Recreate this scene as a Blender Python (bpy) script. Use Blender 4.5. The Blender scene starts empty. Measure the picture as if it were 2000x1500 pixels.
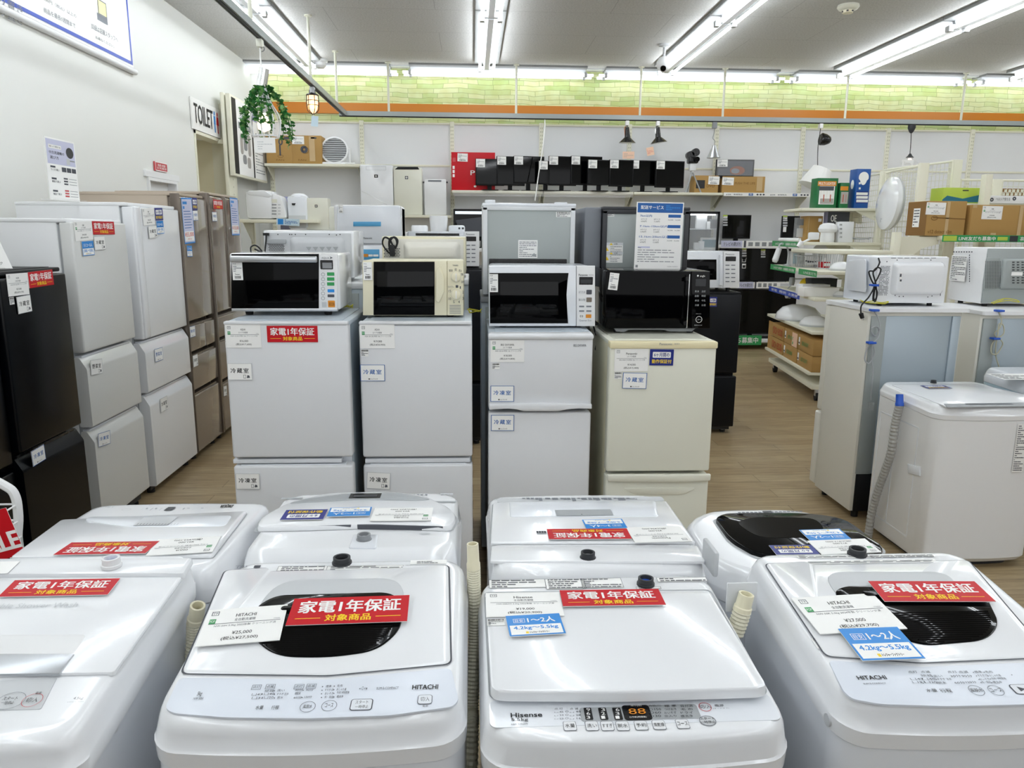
import bpy, bmesh, math, random
from mathutils import Vector as V, Matrix
from mathutils.geometry import tessellate_polygon
SC=bpy.context.scene; C=SC.collection
random.seed(7)
# ---------------------------------------------------------------- camera
FOC=1470.; PI=math.pi; EYE=V((0,0,1.65))
_p,_y,_r=math.radians(11.35),math.radians(3.05),.007
CF=V((math.sin(_y)*math.cos(_p),math.cos(_y)*math.cos(_p),-math.sin(_p)))
_r0=V((math.cos(_y),-math.sin(_y),0)); _u0=_r0.cross(CF)
CR=_r0*math.cos(_r)+_u0*math.sin(_r); CU=CR.cross(CF)
cd=bpy.data.cameras.new('camera'); cam=bpy.data.objects.new('camera',cd); C.objects.link(cam)
cd.sensor_fit='HORIZONTAL'; cd.sensor_width=36; cd.lens=FOC/2000*36; cd.clip_start=.05; cd.clip_end=100
cam.matrix_world=Matrix(((CR.x,CU.x,-CF.x,EYE.x),(CR.y,CU.y,-CF.y,EYE.y),(CR.z,CU.z,-CF.z,EYE.z),(0,0,0,1)))
SC.camera=cam
# ---------------------------------------------------------------- light and exposure
W=bpy.data.worlds.new('world'); SC.world=W; W.use_nodes=True
W.node_tree.nodes['Background'].inputs[0].default_value=(.96,.98,1,1)
W.node_tree.nodes['Background'].inputs[1].default_value=1.0     # added ambient fill, let in where the room is left open behind the camera
TUBE=12.5                                                      # strength of the ceiling fluorescent tubes
SC.view_settings.view_transform='Standard'; SC.view_settings.look='None'
SC.view_settings.exposure=0.66; SC.view_settings.gamma=1; SC.view_settings.use_curve_mapping=False
# ---------------------------------------------------------------- pixel rays
def ray(x,y): return CF*FOC+CR*(x-1000)-CU*(y-750)
def PY(x,y,Y): d=ray(x,y); return EYE+d*(Y/d.y)
def PX(x,y,X): d=ray(x,y); return EYE+d*(X/d.x)
def PZ(x,y,Z): d=ray(x,y); return EYE+d*((Z-EYE.z)/d.z)
# ---------------------------------------------------------------- materials
def lin(h):
    h=h.lstrip('#'); c=[int(h[i:i+2],16)/255 for i in (0,2,4)]
    return tuple(x/12.92 if x<=.04045 else ((x+.055)/1.055)**2.4 for x in c)+(1,)
MT={}
def mat(n,h,rough=.5,metal=0,emit=0,alpha=1,coat=0,trans=0,bump=0,scale=60,var=.04,spec=.5,stretch=None):
    m=bpy.data.materials.new(n); m.use_nodes=True; nt=m.node_tree; b=nt.nodes['Principled BSDF']
    b.inputs['Base Color'].default_value=lin(h); b.inputs['Metallic'].default_value=metal
    b.inputs['Alpha'].default_value=alpha; b.inputs['Coat Weight'].default_value=coat; b.inputs['Coat Roughness'].default_value=.04
    b.inputs['Transmission Weight'].default_value=trans; b.inputs['Specular IOR Level'].default_value=spec
    if emit: b.inputs['Emission Color'].default_value=lin(h); b.inputs['Emission Strength'].default_value=emit
    tc=nt.nodes.new('ShaderNodeTexCoord'); mp=nt.nodes.new('ShaderNodeMapping'); nz=nt.nodes.new('ShaderNodeTexNoise')
    nt.links.new(tc.outputs['Object'],mp.inputs[0]); nt.links.new(mp.outputs[0],nz.inputs['Vector'])
    nz.inputs['Scale'].default_value=scale
    if stretch: mp.inputs['Scale'].default_value=stretch
    mr=nt.nodes.new('ShaderNodeMapRange'); mr.inputs[3].default_value=max(0,rough-var); mr.inputs[4].default_value=min(1,rough+var)
    nt.links.new(nz.outputs['Fac'],mr.inputs[0]); nt.links.new(mr.outputs[0],b.inputs['Roughness'])
    if bump:
        bp=nt.nodes.new('ShaderNodeBump'); bp.inputs['Strength'].default_value=bump; bp.inputs['Distance'].default_value=.004
        nt.links.new(nz.outputs['Fac'],bp.inputs['Height']); nt.links.new(bp.outputs[0],b.inputs['Normal'])
    MT[n]=m; return m
for a in [('white','#E9EBEE',.16,0,0,1,.5),('white_cool','#E4E8EE',.2,0,0,1,.4),('white_matte','#E6E7E8',.55),('panel_white','#DCE2EC',.3),('paper','#F2F2F0',.5),
    ('fridge_white','#DEE0E3',.33),('fridge_side','#B9C3CC',.35),('off_white','#DEDCD2',.4),('ivory','#E2E2D4',.3),('cream','#E6E0C4',.35),('old_cream','#E9DFB8',.4),
    ('black','#08080A',.28),('black_gloss','#040405',.07,0,0,1,0,0,0,60,.02,.16),('black_matte','#0C0D10',.5,0,0,1,0,0,0,60,.04,.3),('fridge_black','#04060A',.25,0,0,1,0,0,0,60,.04,.2),('navy_black','#070A12',.3,0,0,1,0,0,0,60,.04,.3),('dark_grey','#303236',.5),('grey','#8A8D90',.5),
    ('light_grey','#C4C7CA',.45),('mid_grey','#A5A9AC',.5),('pale_grey','#D6D9DC',.4),('silver','#C9CCD0',.28,.85,0,1,0,0,0,60,.01),('chrome','#E8E9EA',.08,1),('shelf','#E4E2CF',.45),('shelf_dark','#B9B79F',.5),
    ('wire','#DCDCCB',.4),('taupe','#8F8479',.1,.25,0,1,.6),('taupe_side','#B3A594',.4),('taupe_trim','#6E645B',.25,.4),('red','#C40A1C',.4,0,0,1,0,0,0,60,.04,.35),('yellow','#F4D21B',.5),('pale_yellow','#EFEBA6',.5),('ink','#141416',.6),('ink_grey','#7B7F86',.6),
    ('ink_soft','#4A4D55',.6),('blue','#1E86D6',.35),('navy','#1B2A83',.35),('ink_blue','#1F5FA8',.55),('royal','#1D46B4',.4),('green','#2F9B56',.4),('leaf','#2F7A38',.5),('leaf_light','#6FA65A',.5),('lime','#B5CC4B',.5),
    ('kraft','#B08B50',.75),('kraft_dark','#84602F',.75),('tape','#C8AC80',.25),('orange','#D98A1F',.45),('lilac','#C9CBE3',.45),('lilac_deep','#9A9CC0',.45),('hose','#DCD8C2',.45),('hose_grey','#A9A9A6',.5),
    ('blue_cap','#1C55C0',.4),('rust','#8A4A2A',.6),('copper','#B47245',.35,.6),('pale_blue','#C6DCE8',.35),('dw_blue','#4FA0CF',.3),('warm_box','#B34A2C',.6),('teal','#1C6E86',.5),
    ('box_green','#176B3B',.35),('box_blue','#14529E',.3),('skin_tone','#D9A07B',.6),('rubber','#17181A',.7),('wire_yellow','#C9C32C',.5),('beige_wall','#C9BE96',.6),('pink_tag','#F0C9AE',.5),('red_soft','#C84A50',.5),('photo_grey','#A9A5A0',.6)]:
    mat(*a)
mat('galvanised','#9FA6A5',.42,.25,scale=9,bump=.06,var=.12)
mat('galv_blue','#A6B2BA',.36,.35,scale=3,var=.05)
mat('brushed_white','#D9DAD8',.3,0,0,1,.3,scale=14,bump=.12,stretch=(1,1,40))
mat('gloss_panel','#D5D8DA',.07,0,0,1,.8)
mat('dark_glass','#040506',.05,spec=.2)
mat('oven_glass','#030304',.06,spec=.1)
mat('clear','#FFFFFF',.03,0,0,.12)
mat('film','#F4F6FA',.08,0,0,.16,.4,bump=.5,scale=18)
mat('smoke','#E8EDF2',.08,0,0,.22)
mat('tube','#F6FBFF',.4,emit=TUBE); mat('tube_wall','#F6FBFF',.4,emit=TUBE*.3)
mat('warm_bulb','#FFC27A',.4,emit=14)
mat('warm_glass','#FFD9A8',.2,emit=.9,alpha=.75)
mat('soft_bulb','#FFE7CF',.4,emit=1.1)
mat('led','#BFD8E8',.4,emit=.35)
mat('screen_glow','#D5DEE6',.3,emit=.5)  # emissive colour standing in for bright reflections on the black monitors
# ---------------------------------------------------------------- mesh builder
_tc={}
def glyphs(s,bold=0.):
    k=s
    if k not in _tc:
        c=bpy.data.curves.new('t','FONT'); c.body=s; c.size=1; c.resolution_u=2
        o=bpy.data.objects.new('t',c); me=o.to_mesh()
        vs=[(v.co.x,v.co.y) for v in me.vertices]; fs=[list(p.vertices) for p in me.polygons]
        o.to_mesh_clear(); bpy.data.objects.remove(o); bpy.data.curves.remove(c)
        if not vs: vs=[(0,0),(1,0),(1,1)]; fs=[]
        x0=min(v[0] for v in vs); x1=max(v[0] for v in vs); y0=min(v[1] for v in vs); y1=max(v[1] for v in vs)
        _tc[k]=([((x-x0)/(x1-x0+1e-9),(y-y0)/(y1-y0+1e-9)) for x,y in vs],fs,(x1-x0)/(y1-y0+1e-9))
    return _tc[k]
def rr(x0,y0,x1,y1,r,n=5):
    r=min(r,(x1-x0)/2-1e-5,(y1-y0)/2-1e-5); out=[]
    for cx,cy,a in ((x1-r,y0+r,-90),(x1-r,y1-r,0),(x0+r,y1-r,90),(x0+r,y0+r,180)):
        for i in range(n+1):
            t=math.radians(a+90*i/n); out.append((cx+r*math.cos(t),cy+r*math.sin(t)))
    return out
def ell(cx,cy,a,b,n=24): return [(cx+a*math.cos(2*PI*i/n),cy+b*math.sin(2*PI*i/n)) for i in range(n)]
def rpoly(pts,r,n=4):
    out=[]; N=len(pts)
    for i in range(N):
        p=V(pts[i]); a=V(pts[i-1])-p; b=V(pts[(i+1)%N])-p
        ra=min(r,a.length*.45,b.length*.45); A=p+a.normalized()*ra; B=p+b.normalized()*ra
        for k in range(n+1):
            t=k/n; q=A*(1-t)**2+p*2*t*(1-t)+B*t*t; out.append((q.x,q.y))
    return out
def smooth_path(pts,n=6):
    P=[V(p) for p in pts]; P=[P[0]*2-P[1]]+P+[P[-1]*2-P[-2]]; out=[]
    for i in range(1,len(P)-2):
        a,b,c,d=P[i-1:i+3]
        for k in range(n):
            t=k/n; out.append(.5*((2*b)+(c-a)*t+(2*a-5*b+4*c-d)*t*t+(3*b-a-3*c+d)*t**3))
    out.append(P[-2]); return out
class MB:
    def __init__(s,T=None): s.v=[]; s.f=[]; s.fm=[]; s.T=T
    def add(s,vs,fs,m):
        n=len(s.v); T=s.T
        s.v+=[T@V(p) for p in vs] if T else [V(p) for p in vs]
        s.f+=[[i+n for i in f] for f in fs]; s.fm+=[m]*len(fs); return s
    def box(s,x0,y0,z0,x1,y1,z1,m,b=0,seg=2):
        x0,x1=min(x0,x1),max(x0,x1); y0,y1=min(y0,y1),max(y0,y1); z0,z1=min(z0,z1),max(z0,z1)
        vs=[(x,y,z) for x in (x0,x1) for y in (y0,y1) for z in (z0,z1)]
        fs=[(0,1,3,2),(4,6,7,5),(0,4,5,1),(2,3,7,6),(0,2,6,4),(1,5,7,3)]
        b=min(b,(x1-x0)*.45,(y1-y0)*.45,(z1-z0)*.45)
        if b<=0: return s.add(vs,fs,m)
        bm=bmesh.new(); bv=[bm.verts.new(v) for v in vs]
        for f in fs: bm.faces.new([bv[i] for i in f])
        bmesh.ops.bevel(bm,geom=bm.edges[:],offset=b,segments=seg,affect='EDGES',profile=.5)
        bm.verts.index_update()
        s.add([v.co.copy() for v in bm.verts],[[v.index for v in f.verts] for f in bm.faces],m); bm.free(); return s
    def rings(s,R,m,c0=True,c1=True,closed=True):
        n=len(R[0]); vs=[p for r in R for p in r]; fs=[]
        for k in range(len(R)-1):
            for i in range(n if closed else n-1):
                j=(i+1)%n; fs.append((k*n+i,k*n+j,(k+1)*n+j,(k+1)*n+i))
        if c0: fs.append(list(range(n))[::-1])
        if c1: fs.append([(len(R)-1)*n+i for i in range(n)])
        return s.add(vs,fs,m)
    def cyl(s,a,b,r,m,n=14,r2=None,cap=True):
        a=V(a); b=V(b); d=(b-a).normalized(); x=d.orthogonal().normalized(); y=d.cross(x); r2=r if r2 is None else r2
        R=[[c+(x*math.cos(2*PI*i/n)+y*math.sin(2*PI*i/n))*q for i in range(n)] for c,q in ((a,r),(b,r2))]
        return s.rings(R,m,cap,cap)
    def tube(s,pts,r,m,n=7,sm=0,rib=0):
        P=smooth_path(pts,sm) if sm else [V(p) for p in pts]; R=[]; x=None
        for i,p in enumerate(P):
            d=(P[min(i+1,len(P)-1)]-P[max(i-1,0)]).normalized()
            if x is None: x=d.orthogonal().normalized()
            x=(x-d*x.dot(d)).normalized(); y=d.cross(x); q=r*(1+(rib if i%2 else 0))
            R.append([p+(x*math.cos(2*PI*k/n)+y*math.sin(2*PI*k/n))*q for k in range(n)])
        return s.rings(R,m)
    def lathe(s,prof,c,m,n=24,axis=V((0,0,1)),x=None,c0=True,c1=True):
        c=V(c); axis=V(axis).normalized(); x=x or axis.orthogonal().normalized(); y=axis.cross(x)
        R=[[c+axis*h+(x*math.cos(2*PI*i/n)+y*math.sin(2*PI*i/n))*max(r,1e-4) for i in range(n)] for r,h in prof]
        return s.rings(R,m,c0,c1)
    def quad(s,a,b,c,d,m): return s.add([a,b,c,d],[(0,1,2,3)],m)
    def build(s,name,par=None,label=None,o=None,ang=38,wn=False):
        me=bpy.data.meshes.new(name); inv=None
        if par is not None: inv=WM[par.name].inverted(); vs=[inv@v for v in s.v]
        else:
            if o is None:
                xs=[v.x for v in s.v]; ys=[v.y for v in s.v]; zs=[v.z for v in s.v]
                o=V(((min(xs)+max(xs))/2,(min(ys)+max(ys))/2,min(zs)))
            vs=[v-V(o) for v in s.v]
        me.from_pydata([tuple(v) for v in vs],[],s.f)
        ms=list(dict.fromkeys(s.fm)); 
        for m in ms: me.materials.append(MT[m])
        me.polygons.foreach_set('material_index',[ms.index(m) for m in s.fm])
        bm=bmesh.new(); bm.from_mesh(me); bmesh.ops.recalc_face_normals(bm,faces=bm.faces[:]); bm.to_mesh(me); bm.free()
        me.polygons.foreach_set('use_smooth',[True]*len(me.polygons)); me.set_sharp_from_angle(angle=math.radians(ang)); me.update()
        ob=bpy.data.objects.new(name,me); C.objects.link(ob)
        if par is not None: ob.parent=par; WM[ob.name]=WM[par.name].copy()
        else: ob.location=o; WM[ob.name]=Matrix.Translation(V(o))
        if wn: md=ob.modifiers.new('normals','WEIGHTED_NORMAL'); md.keep_sharp=True
        if label: ob['label']=label
        return ob
WM={}
def tag(o,label=None,cat=None,group=None,kind=None):
    if label: o['label']=label
    if cat: o['category']=cat
    if group: o['group']=group
    if kind: o['kind']=kind
    return o
def thing(name,label,cat,loc,rz=0,group=None):
    o=bpy.data.objects.new(name,None); C.objects.link(o); o.location=loc; o.rotation_euler=(0,0,rz); o.empty_display_size=.1
    WM[o.name]=Matrix.Translation(V(loc))@Matrix.Rotation(rz,4,'Z')
    return tag(o,label,cat,group)
def L(t): return MB(WM[t.name])
def struct(o): o['kind']='structure'; return o
def dup(o,loc,label=None,par=None):
    c=o.copy(); C.objects.link(c)
    if par: c.parent=par
    else: c.location=loc
    if label: c['label']=label
    for ch in o.children: dup(ch,None,None,c)
    return c
# ---------------------------------------------------------------- frames: a plane with u,v directions
class FR:
    def __init__(s,o,ex,ey,eps=.0015):
        s.o=V(o); s.ex=V(ex).normalized(); s.ey=V(ey).normalized(); s.n=s.ex.cross(s.ey); s.e=eps
    def uv(s,x,y):
        d=ray(x,y); t=(s.o-EYE).dot(s.n)/d.dot(s.n); p=EYE+d*t-s.o; return (p.dot(s.ex),p.dot(s.ey))
    def p(s,u,v,h=0): return s.o+s.ex*u+s.ey*v+s.n*h
    def poly(s,mb,pts,m,h=None):
        h=s.e if h is None else h
        mb.add([s.p(u,v,h) for u,v in pts],[list(range(len(pts)))],m); return mb
    def rect(s,mb,a,b,m,h=None,r=0):
        x0,x1=sorted((a[0],b[0])); y0,y1=sorted((a[1],b[1]))
        return s.poly(mb,rr(x0,y0,x1,y1,r) if r else [(x0,y0),(x1,y0),(x1,y1),(x0,y1)],m,h)
    def frame(s,mb,a,b,w,m,h=None):
        x0,x1=sorted((a[0],b[0])); y0,y1=sorted((a[1],b[1]))
        for A,B in (((x0,y0),(x1,y0+w)),((x0,y1-w),(x1,y1)),((x0,y0+w),(x0+w,y1-w)),((x1-w,y0+w),(x1,y1-w))): s.rect(mb,A,B,m,h)
    def slab(s,mb,pts,h0,h1,m,b=0,cap0=True):
        cx=sum(p[0] for p in pts)/len(pts); cy=sum(p[1] for p in pts)/len(pts)
        wx=max(p[0] for p in pts)-cx; wy=max(p[1] for p in pts)-cy
        def sc(k): return [(cx+(u-cx)*(1-k/max(wx,1e-4)),cy+(v-cy)*(1-k/max(wy,1e-4))) for u,v in pts]
        R=[(pts,h0)]+([(pts,h1-b),(sc(b*.3),h1-b*.3),(sc(b),h1)] if b else [(pts,h1)])
        return mb.rings([[s.p(u,v,h) for u,v in q] for q,h in R],m,cap0,True)
    def plate(s,mb,outer,holes,h0,h1,m):
        loops=[outer]+holes; flat=[p for l in loops for p in l]
        tri=tessellate_polygon([[V((u,v,0)) for u,v in l] for l in loops])
        mb.add([s.p(u,v,h1) for u,v in flat],[list(t) for t in tri],m)
        for l in loops: mb.rings([[s.p(u,v,h) for u,v in l] for h in (h0,h1)],m,False,False)
    def txt(s,mb,t,a,b,m='ink',bold=0,h=None,keep=None):
        h=s.e*1.6 if h is None else h; vs,fs,asp=glyphs(t,bold); x0,y0=a; x1,y1=b
        if keep:      # keep proportions inside the box: 'l' or 'c'
            w=abs(y1-y0)*asp
            if w<abs(x1-x0):
                sg=1 if x1>x0 else -1
                if keep=='c': c=(x0+x1)/2; x0=c-sg*w/2
                x1=x0+sg*w
        q=abs(y1-y0)*bold*(1.3 if asp>1 else 1)
        for i,(a_,b_) in enumerate(((-1,-.6),(1,-.6),(1,.6),(-1,.6)) if bold>=.012 else (((-1,0),(1,0)) if bold else ((0,0),))):
            mb.add([s.p(x0+a_*q+(x1-x0)*u,y0+b_*q+(y1-y0)*v,h+i*.00004) for u,v in vs],fs,m)
    # the same with points taken from the view onto this plane
    def T(s,mb,t,a,b,m='ink',bold=0,h=None,keep=None): s.txt(mb,t,s.uv(*a),s.uv(*b),m,bold,h,keep)
    def R(s,mb,a,b,m,h=None,r=0): s.rect(mb,s.uv(*a),s.uv(*b),m,h,r)
    def F(s,mb,a,b,w,m,h=None): s.frame(mb,s.uv(*a),s.uv(*b),w,m,h)
    def line(s,mb,a,b,w,m,h=None):
        A=V(s.uv(*a)); B=V(s.uv(*b)); d=(B-A).normalized()*w/2; q=V((-d.y,d.x)); s.poly(mb,[A+q,B+q,B-q,A-q],m,h)
    def ring(s,mb,c,a,w,m,h=None,n=24,b=None):
        h=s.e if h is None else h; b=b or a; o=ell(c[0],c[1],a,b,n); i=ell(c[0],c[1],a-w,b-w,n)
        mb.add([s.p(u,v,h) for u,v in o+i],[(k,(k+1)%n,n+(k+1)%n,n+k) for k in range(n)],m)
def FRONT(y,x=0,eps=.0012): return FR((x,y,0),(1,0,0),(0,0,1),eps)
def SIDE(x,eps=.0012): return FR((x,0,0),(0,1,0),(0,0,1),eps)
# ---------------------------------------------------------------- printed cards (designs drawn in card metres, x right, y up)
def d_red(f,mb,w,h):
    f.rect(mb,(0,0),(w,h),'red'); T=lambda s,x0,y0,x1,y1,m,b: f.txt(mb,s,(w*x0,h*y0),(w*x1,h*y1),m,b)
    T('家電1年保証',.07,.42,.93,.88,'paper',.018); T('対象商品',.31,.1,.69,.34,'yellow',.018)
    for a,b in ((.06,.27),(.73,.94)): f.rect(mb,(w*a,h*.21),(w*b,h*.23),'yellow',f.e*1.5)
def d_price(br,ty,sp,p1,p2,green=True,bar=False):
    def D(f,mb,w,h):
        f.rect(mb,(0,0),(w,h),'paper'); T=lambda s,x0,y0,x1,y1,m='ink',b=0: f.txt(mb,s,(w*x0,h*y0),(w*x1,h*y1),m,b)
        f.frame(mb,(w*.06,h*.81),(w*.15,h*.93),h*.012,'ink_soft',f.e*1.5); T('TF',.075,.84,.135,.9,'ink_soft')
        if green: f.rect(mb,(w*.06,h*.58),(w*.14,h*.71),'green',f.e*1.5); T('POP',.07,.61,.13,.68,'paper')
        T(br,.5-.018*len(br),.74,.5+.018*len(br),.83,'ink',.01); T(ty,.37,.62,.63,.7,'ink_soft'); T('770000',.86,.6,.94,.63,'ink_grey')
        f.rect(mb,(w*.06,h*.565),(w*.95,h*.578),'ink_soft',f.e*1.5)
        T(sp,.14,.47,.9,.54,'ink_soft')
        T(p1,.39,.24,.63,.34,'ink',.006); T(p2,.28,.09,.72,.2,'ink',.006)
    return D
def d_size(a,b):
    def D(f,mb,w,h):
        f.rect(mb,(0,0),(w,h),'blue'); f.rect(mb,(w*.035,h*.05),(w*.965,h*.5),'paper',f.e*1.4)
        T=lambda s,x0,y0,x1,y1,m='ink',bo=0: f.txt(mb,s,(w*x0,h*y0),(w*x1,h*y1),m,bo)
        f.frame(mb,(w*.12,h*.62),(w*.33,h*.82),h*.012,'paper',f.e*1.4); T('目安',.15,.65,.3,.79,'paper')
        T(a,.38,.6,.88,.86,'paper',.015); T(b,.1,.25,.9,.44,'blue',.02)
        f.rect(mb,(w*.3,h*.09),(w*.35,h*.18),'yellow',f.e*1.8); T('トレジャーファクトリー',.37,.09,.72,.18,'ink',.02)
    return D
def d_room(s,blue=True):
    def D(f,mb,w,h):
        f.rect(mb,(0,0),(w,h),'ink_blue' if blue else 'light_grey'); k=.025
        f.rect(mb,(w*k,h*k*1.3),(w*(1-k),h*(1-k*1.3)),'paper',f.e*1.4)
        T=lambda s,x0,y0,x1,y1,m='ink',bo=0: f.txt(mb,s,(w*x0,h*y0),(w*x1,h*y1),m,bo)
        for i,c in enumerate(s):
            x=.13+.26*i; T(c,x,.42,x+.21,.7,'ink_blue' if blue else 'ink',.02)
        if blue: f.rect(mb,(w*.33,h*.09),(w*.38,h*.17),'ink',f.e*1.8); T('トレファク',.4,.09,.7,.17,'ink',.02)
        else:
            f.frame(mb,(w*.64,h*.1),(w*.74,h*.32),w*.015,'ink_soft',f.e*1.8); f.poly(mb,[(w*.77,h*.12),(w*.9,h*.14),(w*.88,h*.27),(w*.8,h*.3)],'ink_soft',f.e*1.8)
    return D
def d_six(f,mb,w,h):
    f.rect(mb,(0,0),(w,h),'navy'); f.rect(mb,(w*.12,h*.48),(w*.88,h*.84),'paper',f.e*1.4,h*.05)
    f.txt(mb,'6ヶ月間の',(w*.18,h*.54),(w*.82,h*.78),'navy',.015,f.e*2); f.txt(mb,'動作保証付',(w*.1,h*.13),(w*.92,h*.38),'yellow',.015,f.e*2)
def barcode(f,mb,x0,y0,x1,y1,m='ink',n=22):
    rnd=random.Random(int(x0*9999)); x=x0; d=(x1-x0)/n/1.5
    while x<x1: w=d*rnd.choice((.4,.6,1)); f.rect(mb,(x,y0),(x+w,y1),m,f.e*1.8); x+=w+d*rnd.choice((.4,.7))
def lines(f,mb,x0,y0,x1,y1,n,m='ink_grey',fill=.5,seed=1):
    rnd=random.Random(seed); dy=(y1-y0)/n
    for i in range(n):
        y=y1-dy*(i+.75); x=x0
        while x<x1*.999-x0*-.001:
            w=min((x1-x0)*rnd.uniform(.05,.22),x1-x); f.rect(mb,(x,y),(x+w,y+dy*fill),m,f.e*1.6); x+=w+(x1-x0)*.025
            if rnd.random()<.12: break
def d_small(sp='中古'):
    def D(f,mb,w,h):
        f.rect(mb,(0,0),(w,h),'paper'); f.txt(mb,sp,(w*.08,h*.86),(w*.4,h*.95),'ink_grey',0,f.e*1.6)
        lines(f,mb,w*.1,h*.45,w*.9,h*.8,4,seed=3); lines(f,mb,w*.25,h*.28,w*.75,h*.4,2,'ink',seed=4); barcode(f,mb,w*.2,h*.08,w*.8,h*.24,n=12)
    return D
def card(fr,px,design,name,label,cat,group=None,lift=.004,th=.0012,bend=0):
    """px: four corners TL,TR,BR,BL of the card (in its own reading direction) as seen on plane fr"""
    q=[V(fr.uv(*p)) for p in px]; w=((q[1]-q[0]).length+(q[2]-q[3]).length)/2; h=((q[3]-q[0]).length+(q[2]-q[1]).length)/2
    c=(q[0]+q[1]+q[2]+q[3])/4; d=((q[1]-q[0])+(q[2]-q[3])).normalized(); e=V((-d.y,d.x))
    EX=fr.ex*d.x+fr.ey*d.y; EY=fr.ex*e.x+fr.ey*e.y
    o=fr.p(c.x,c.y,lift)-EX*w/2-EY*h/2; f=FR(o,EX,EY,.0004); mb=MB()
    f.slab(mb,[(0,0),(w,0),(w,h),(0,h)],-th,0,'paper'); design(f,mb,w,h)
    return tag(mb.build(name,o=fr.p(c.x,c.y,lift)),label,cat,group)
def box4(x0,y0,x1,y1): return [(x0,y0),(x1,y0),(x1,y1),(x0,y1)]
# ================================================================ the room
XL,YB,ZC=-3.06,11.3,3.9
def nodes(m): nt=m.node_tree; return nt,nt.nodes['Principled BSDF']
def brickmat(n,c1,c2,cm,bw,rh,mort,rough,rot=0,grain=0,axis='xy',bump=.1,squash=1,coat=0):
    m=mat(n,'#808080',rough); nt,b=nodes(m); N=nt.nodes.new; K=nt.links.new
    tc=N('ShaderNodeTexCoord'); mp=N('ShaderNodeMapping'); mp.inputs['Rotation'].default_value=(PI/2 if axis=='xz' else 0,0,rot)
    K(tc.outputs['Object'],mp.inputs[0]); bt=N('ShaderNodeTexBrick'); K(mp.outputs[0],bt.inputs['Vector'])
    bt.inputs['Color1'].default_value=lin(c1); bt.inputs['Color2'].default_value=lin(c2); bt.inputs['Mortar'].default_value=lin(cm)
    bt.inputs['Scale'].default_value=1; bt.inputs['Brick Width'].default_value=bw; bt.inputs['Row Height'].default_value=rh
    bt.inputs['Mortar Size'].default_value=mort; bt.inputs['Bias'].default_value=0; bt.offset=.37; bt.offset_frequency=2; bt.squash=squash; bt.squash_frequency=3
    b.inputs['Coat Weight'].default_value=coat
    return m,nt,b,mp,bt
m,nt,b,mp,bt=brickmat('floor_planks','#B4A17F','#A58F6D','#665440',1.2,.15,.0016,.42,coat=.12)
N=nt.nodes.new; K=nt.links.new
g=N('ShaderNodeTexNoise'); gm=N('ShaderNodeMapping'); gm.inputs['Scale'].default_value=(1.6,26,1); K(mp.inputs[0].links[0].from_socket,gm.inputs[0]); K(gm.outputs[0],g.inputs['Vector']); g.inputs['Scale'].default_value=2.2; g.inputs['Detail'].default_value=8; g.inputs['Roughness'].default_value=.65
cr=N('ShaderNodeValToRGB'); cr.color_ramp.elements[0].position=.33; cr.color_ramp.elements[0].color=(.5,.46,.40,1); cr.color_ramp.elements[1].position=.66; cr.color_ramp.elements[1].color=(1.12,1.1,1.06,1); K(g.outputs['Fac'],cr.inputs[0])
mx=N('ShaderNodeMixRGB'); mx.blend_type='MULTIPLY'; mx.inputs[0].default_value=.8; K(bt.outputs['Color'],mx.inputs[1]); K(cr.outputs[0],mx.inputs[2]); K(mx.outputs[0],b.inputs['Base Color'])
m,nt,b,mp,bt=brickmat('ceiling_board','#CDCDCB','#CBCBC9','#A5A5A5',1.82,.91,.0025,.9)
N=nt.nodes.new; K=nt.links.new
g=N('ShaderNodeTexNoise'); g.inputs['Scale'].default_value=55; g.inputs['Detail'].default_value=5; K(mp.outputs[0],g.inputs['Vector'])
cr=N('ShaderNodeValToRGB'); cr.color_ramp.elements[0].position=.3; cr.color_ramp.elements[0].color=(.8,.8,.8,1); cr.color_ramp.elements[1].position=.6; K(g.outputs['Fac'],cr.inputs[0])
mx=N('ShaderNodeMixRGB'); mx.blend_type='MULTIPLY'; mx.inputs[0].default_value=1; K(bt.outputs['Color'],mx.inputs[1]); K(cr.outputs[0],mx.inputs[2]); K(mx.outputs[0],b.inputs['Base Color'])
# stone pattern wallpaper
m,nt,b,mp,bt=brickmat('stone_paper','#DDE2B4','#CBD89A','#A3AE78',.36,.062,.003,.7,axis='xz',squash=.6)
N=nt.nodes.new; K=nt.links.new
g=N('ShaderNodeTexNoise'); g.inputs['Scale'].default_value=2.2; K(mp.inputs[0].links[0].from_socket,g.inputs['Vector'])
ad=N('ShaderNodeMixRGB'); ad.blend_type='ADD'; ad.inputs[0].default_value=.09; K(mp.outputs[0],ad.inputs[1]); K(g.outputs['Color'],ad.inputs[2]); K(ad.outputs[0],bt.inputs['Vector'])
b2=N('ShaderNodeTexBrick'); K(ad.outputs[0],b2.inputs['Vector'])
for k,v in (('Scale',1),('Brick Width',.36),('Row Height',.062),('Mortar Size',0),('Bias',-.55)): b2.inputs[k].default_value=v
b2.offset=.37; b2.squash=.6; b2.squash_frequency=3
b2.inputs['Color1'].default_value=(1,1,1,1); b2.inputs['Color2'].default_value=lin('#CDE6BE'); b2.inputs['Mortar'].default_value=(1,1,1,1)
v=N('ShaderNodeTexNoise'); v.inputs['Scale'].default_value=7; K(mp.outputs[0],v.inputs['Vector'])
cr=N('ShaderNodeValToRGB'); cr.color_ramp.elements[0].position=.35; cr.color_ramp.elements[0].color=lin('#E9DDA4'); cr.color_ramp.elements[1].position=.65; cr.color_ramp.elements[1].color=(1,1,1,1); K(v.outputs['Fac'],cr.inputs[0])
mx=N('ShaderNodeMixRGB'); mx.blend_type='MULTIPLY'; mx.inputs[0].default_value=.8; K(bt.outputs['Color'],mx.inputs[1]); K(b2.outputs['Color'],mx.inputs[2])
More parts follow.
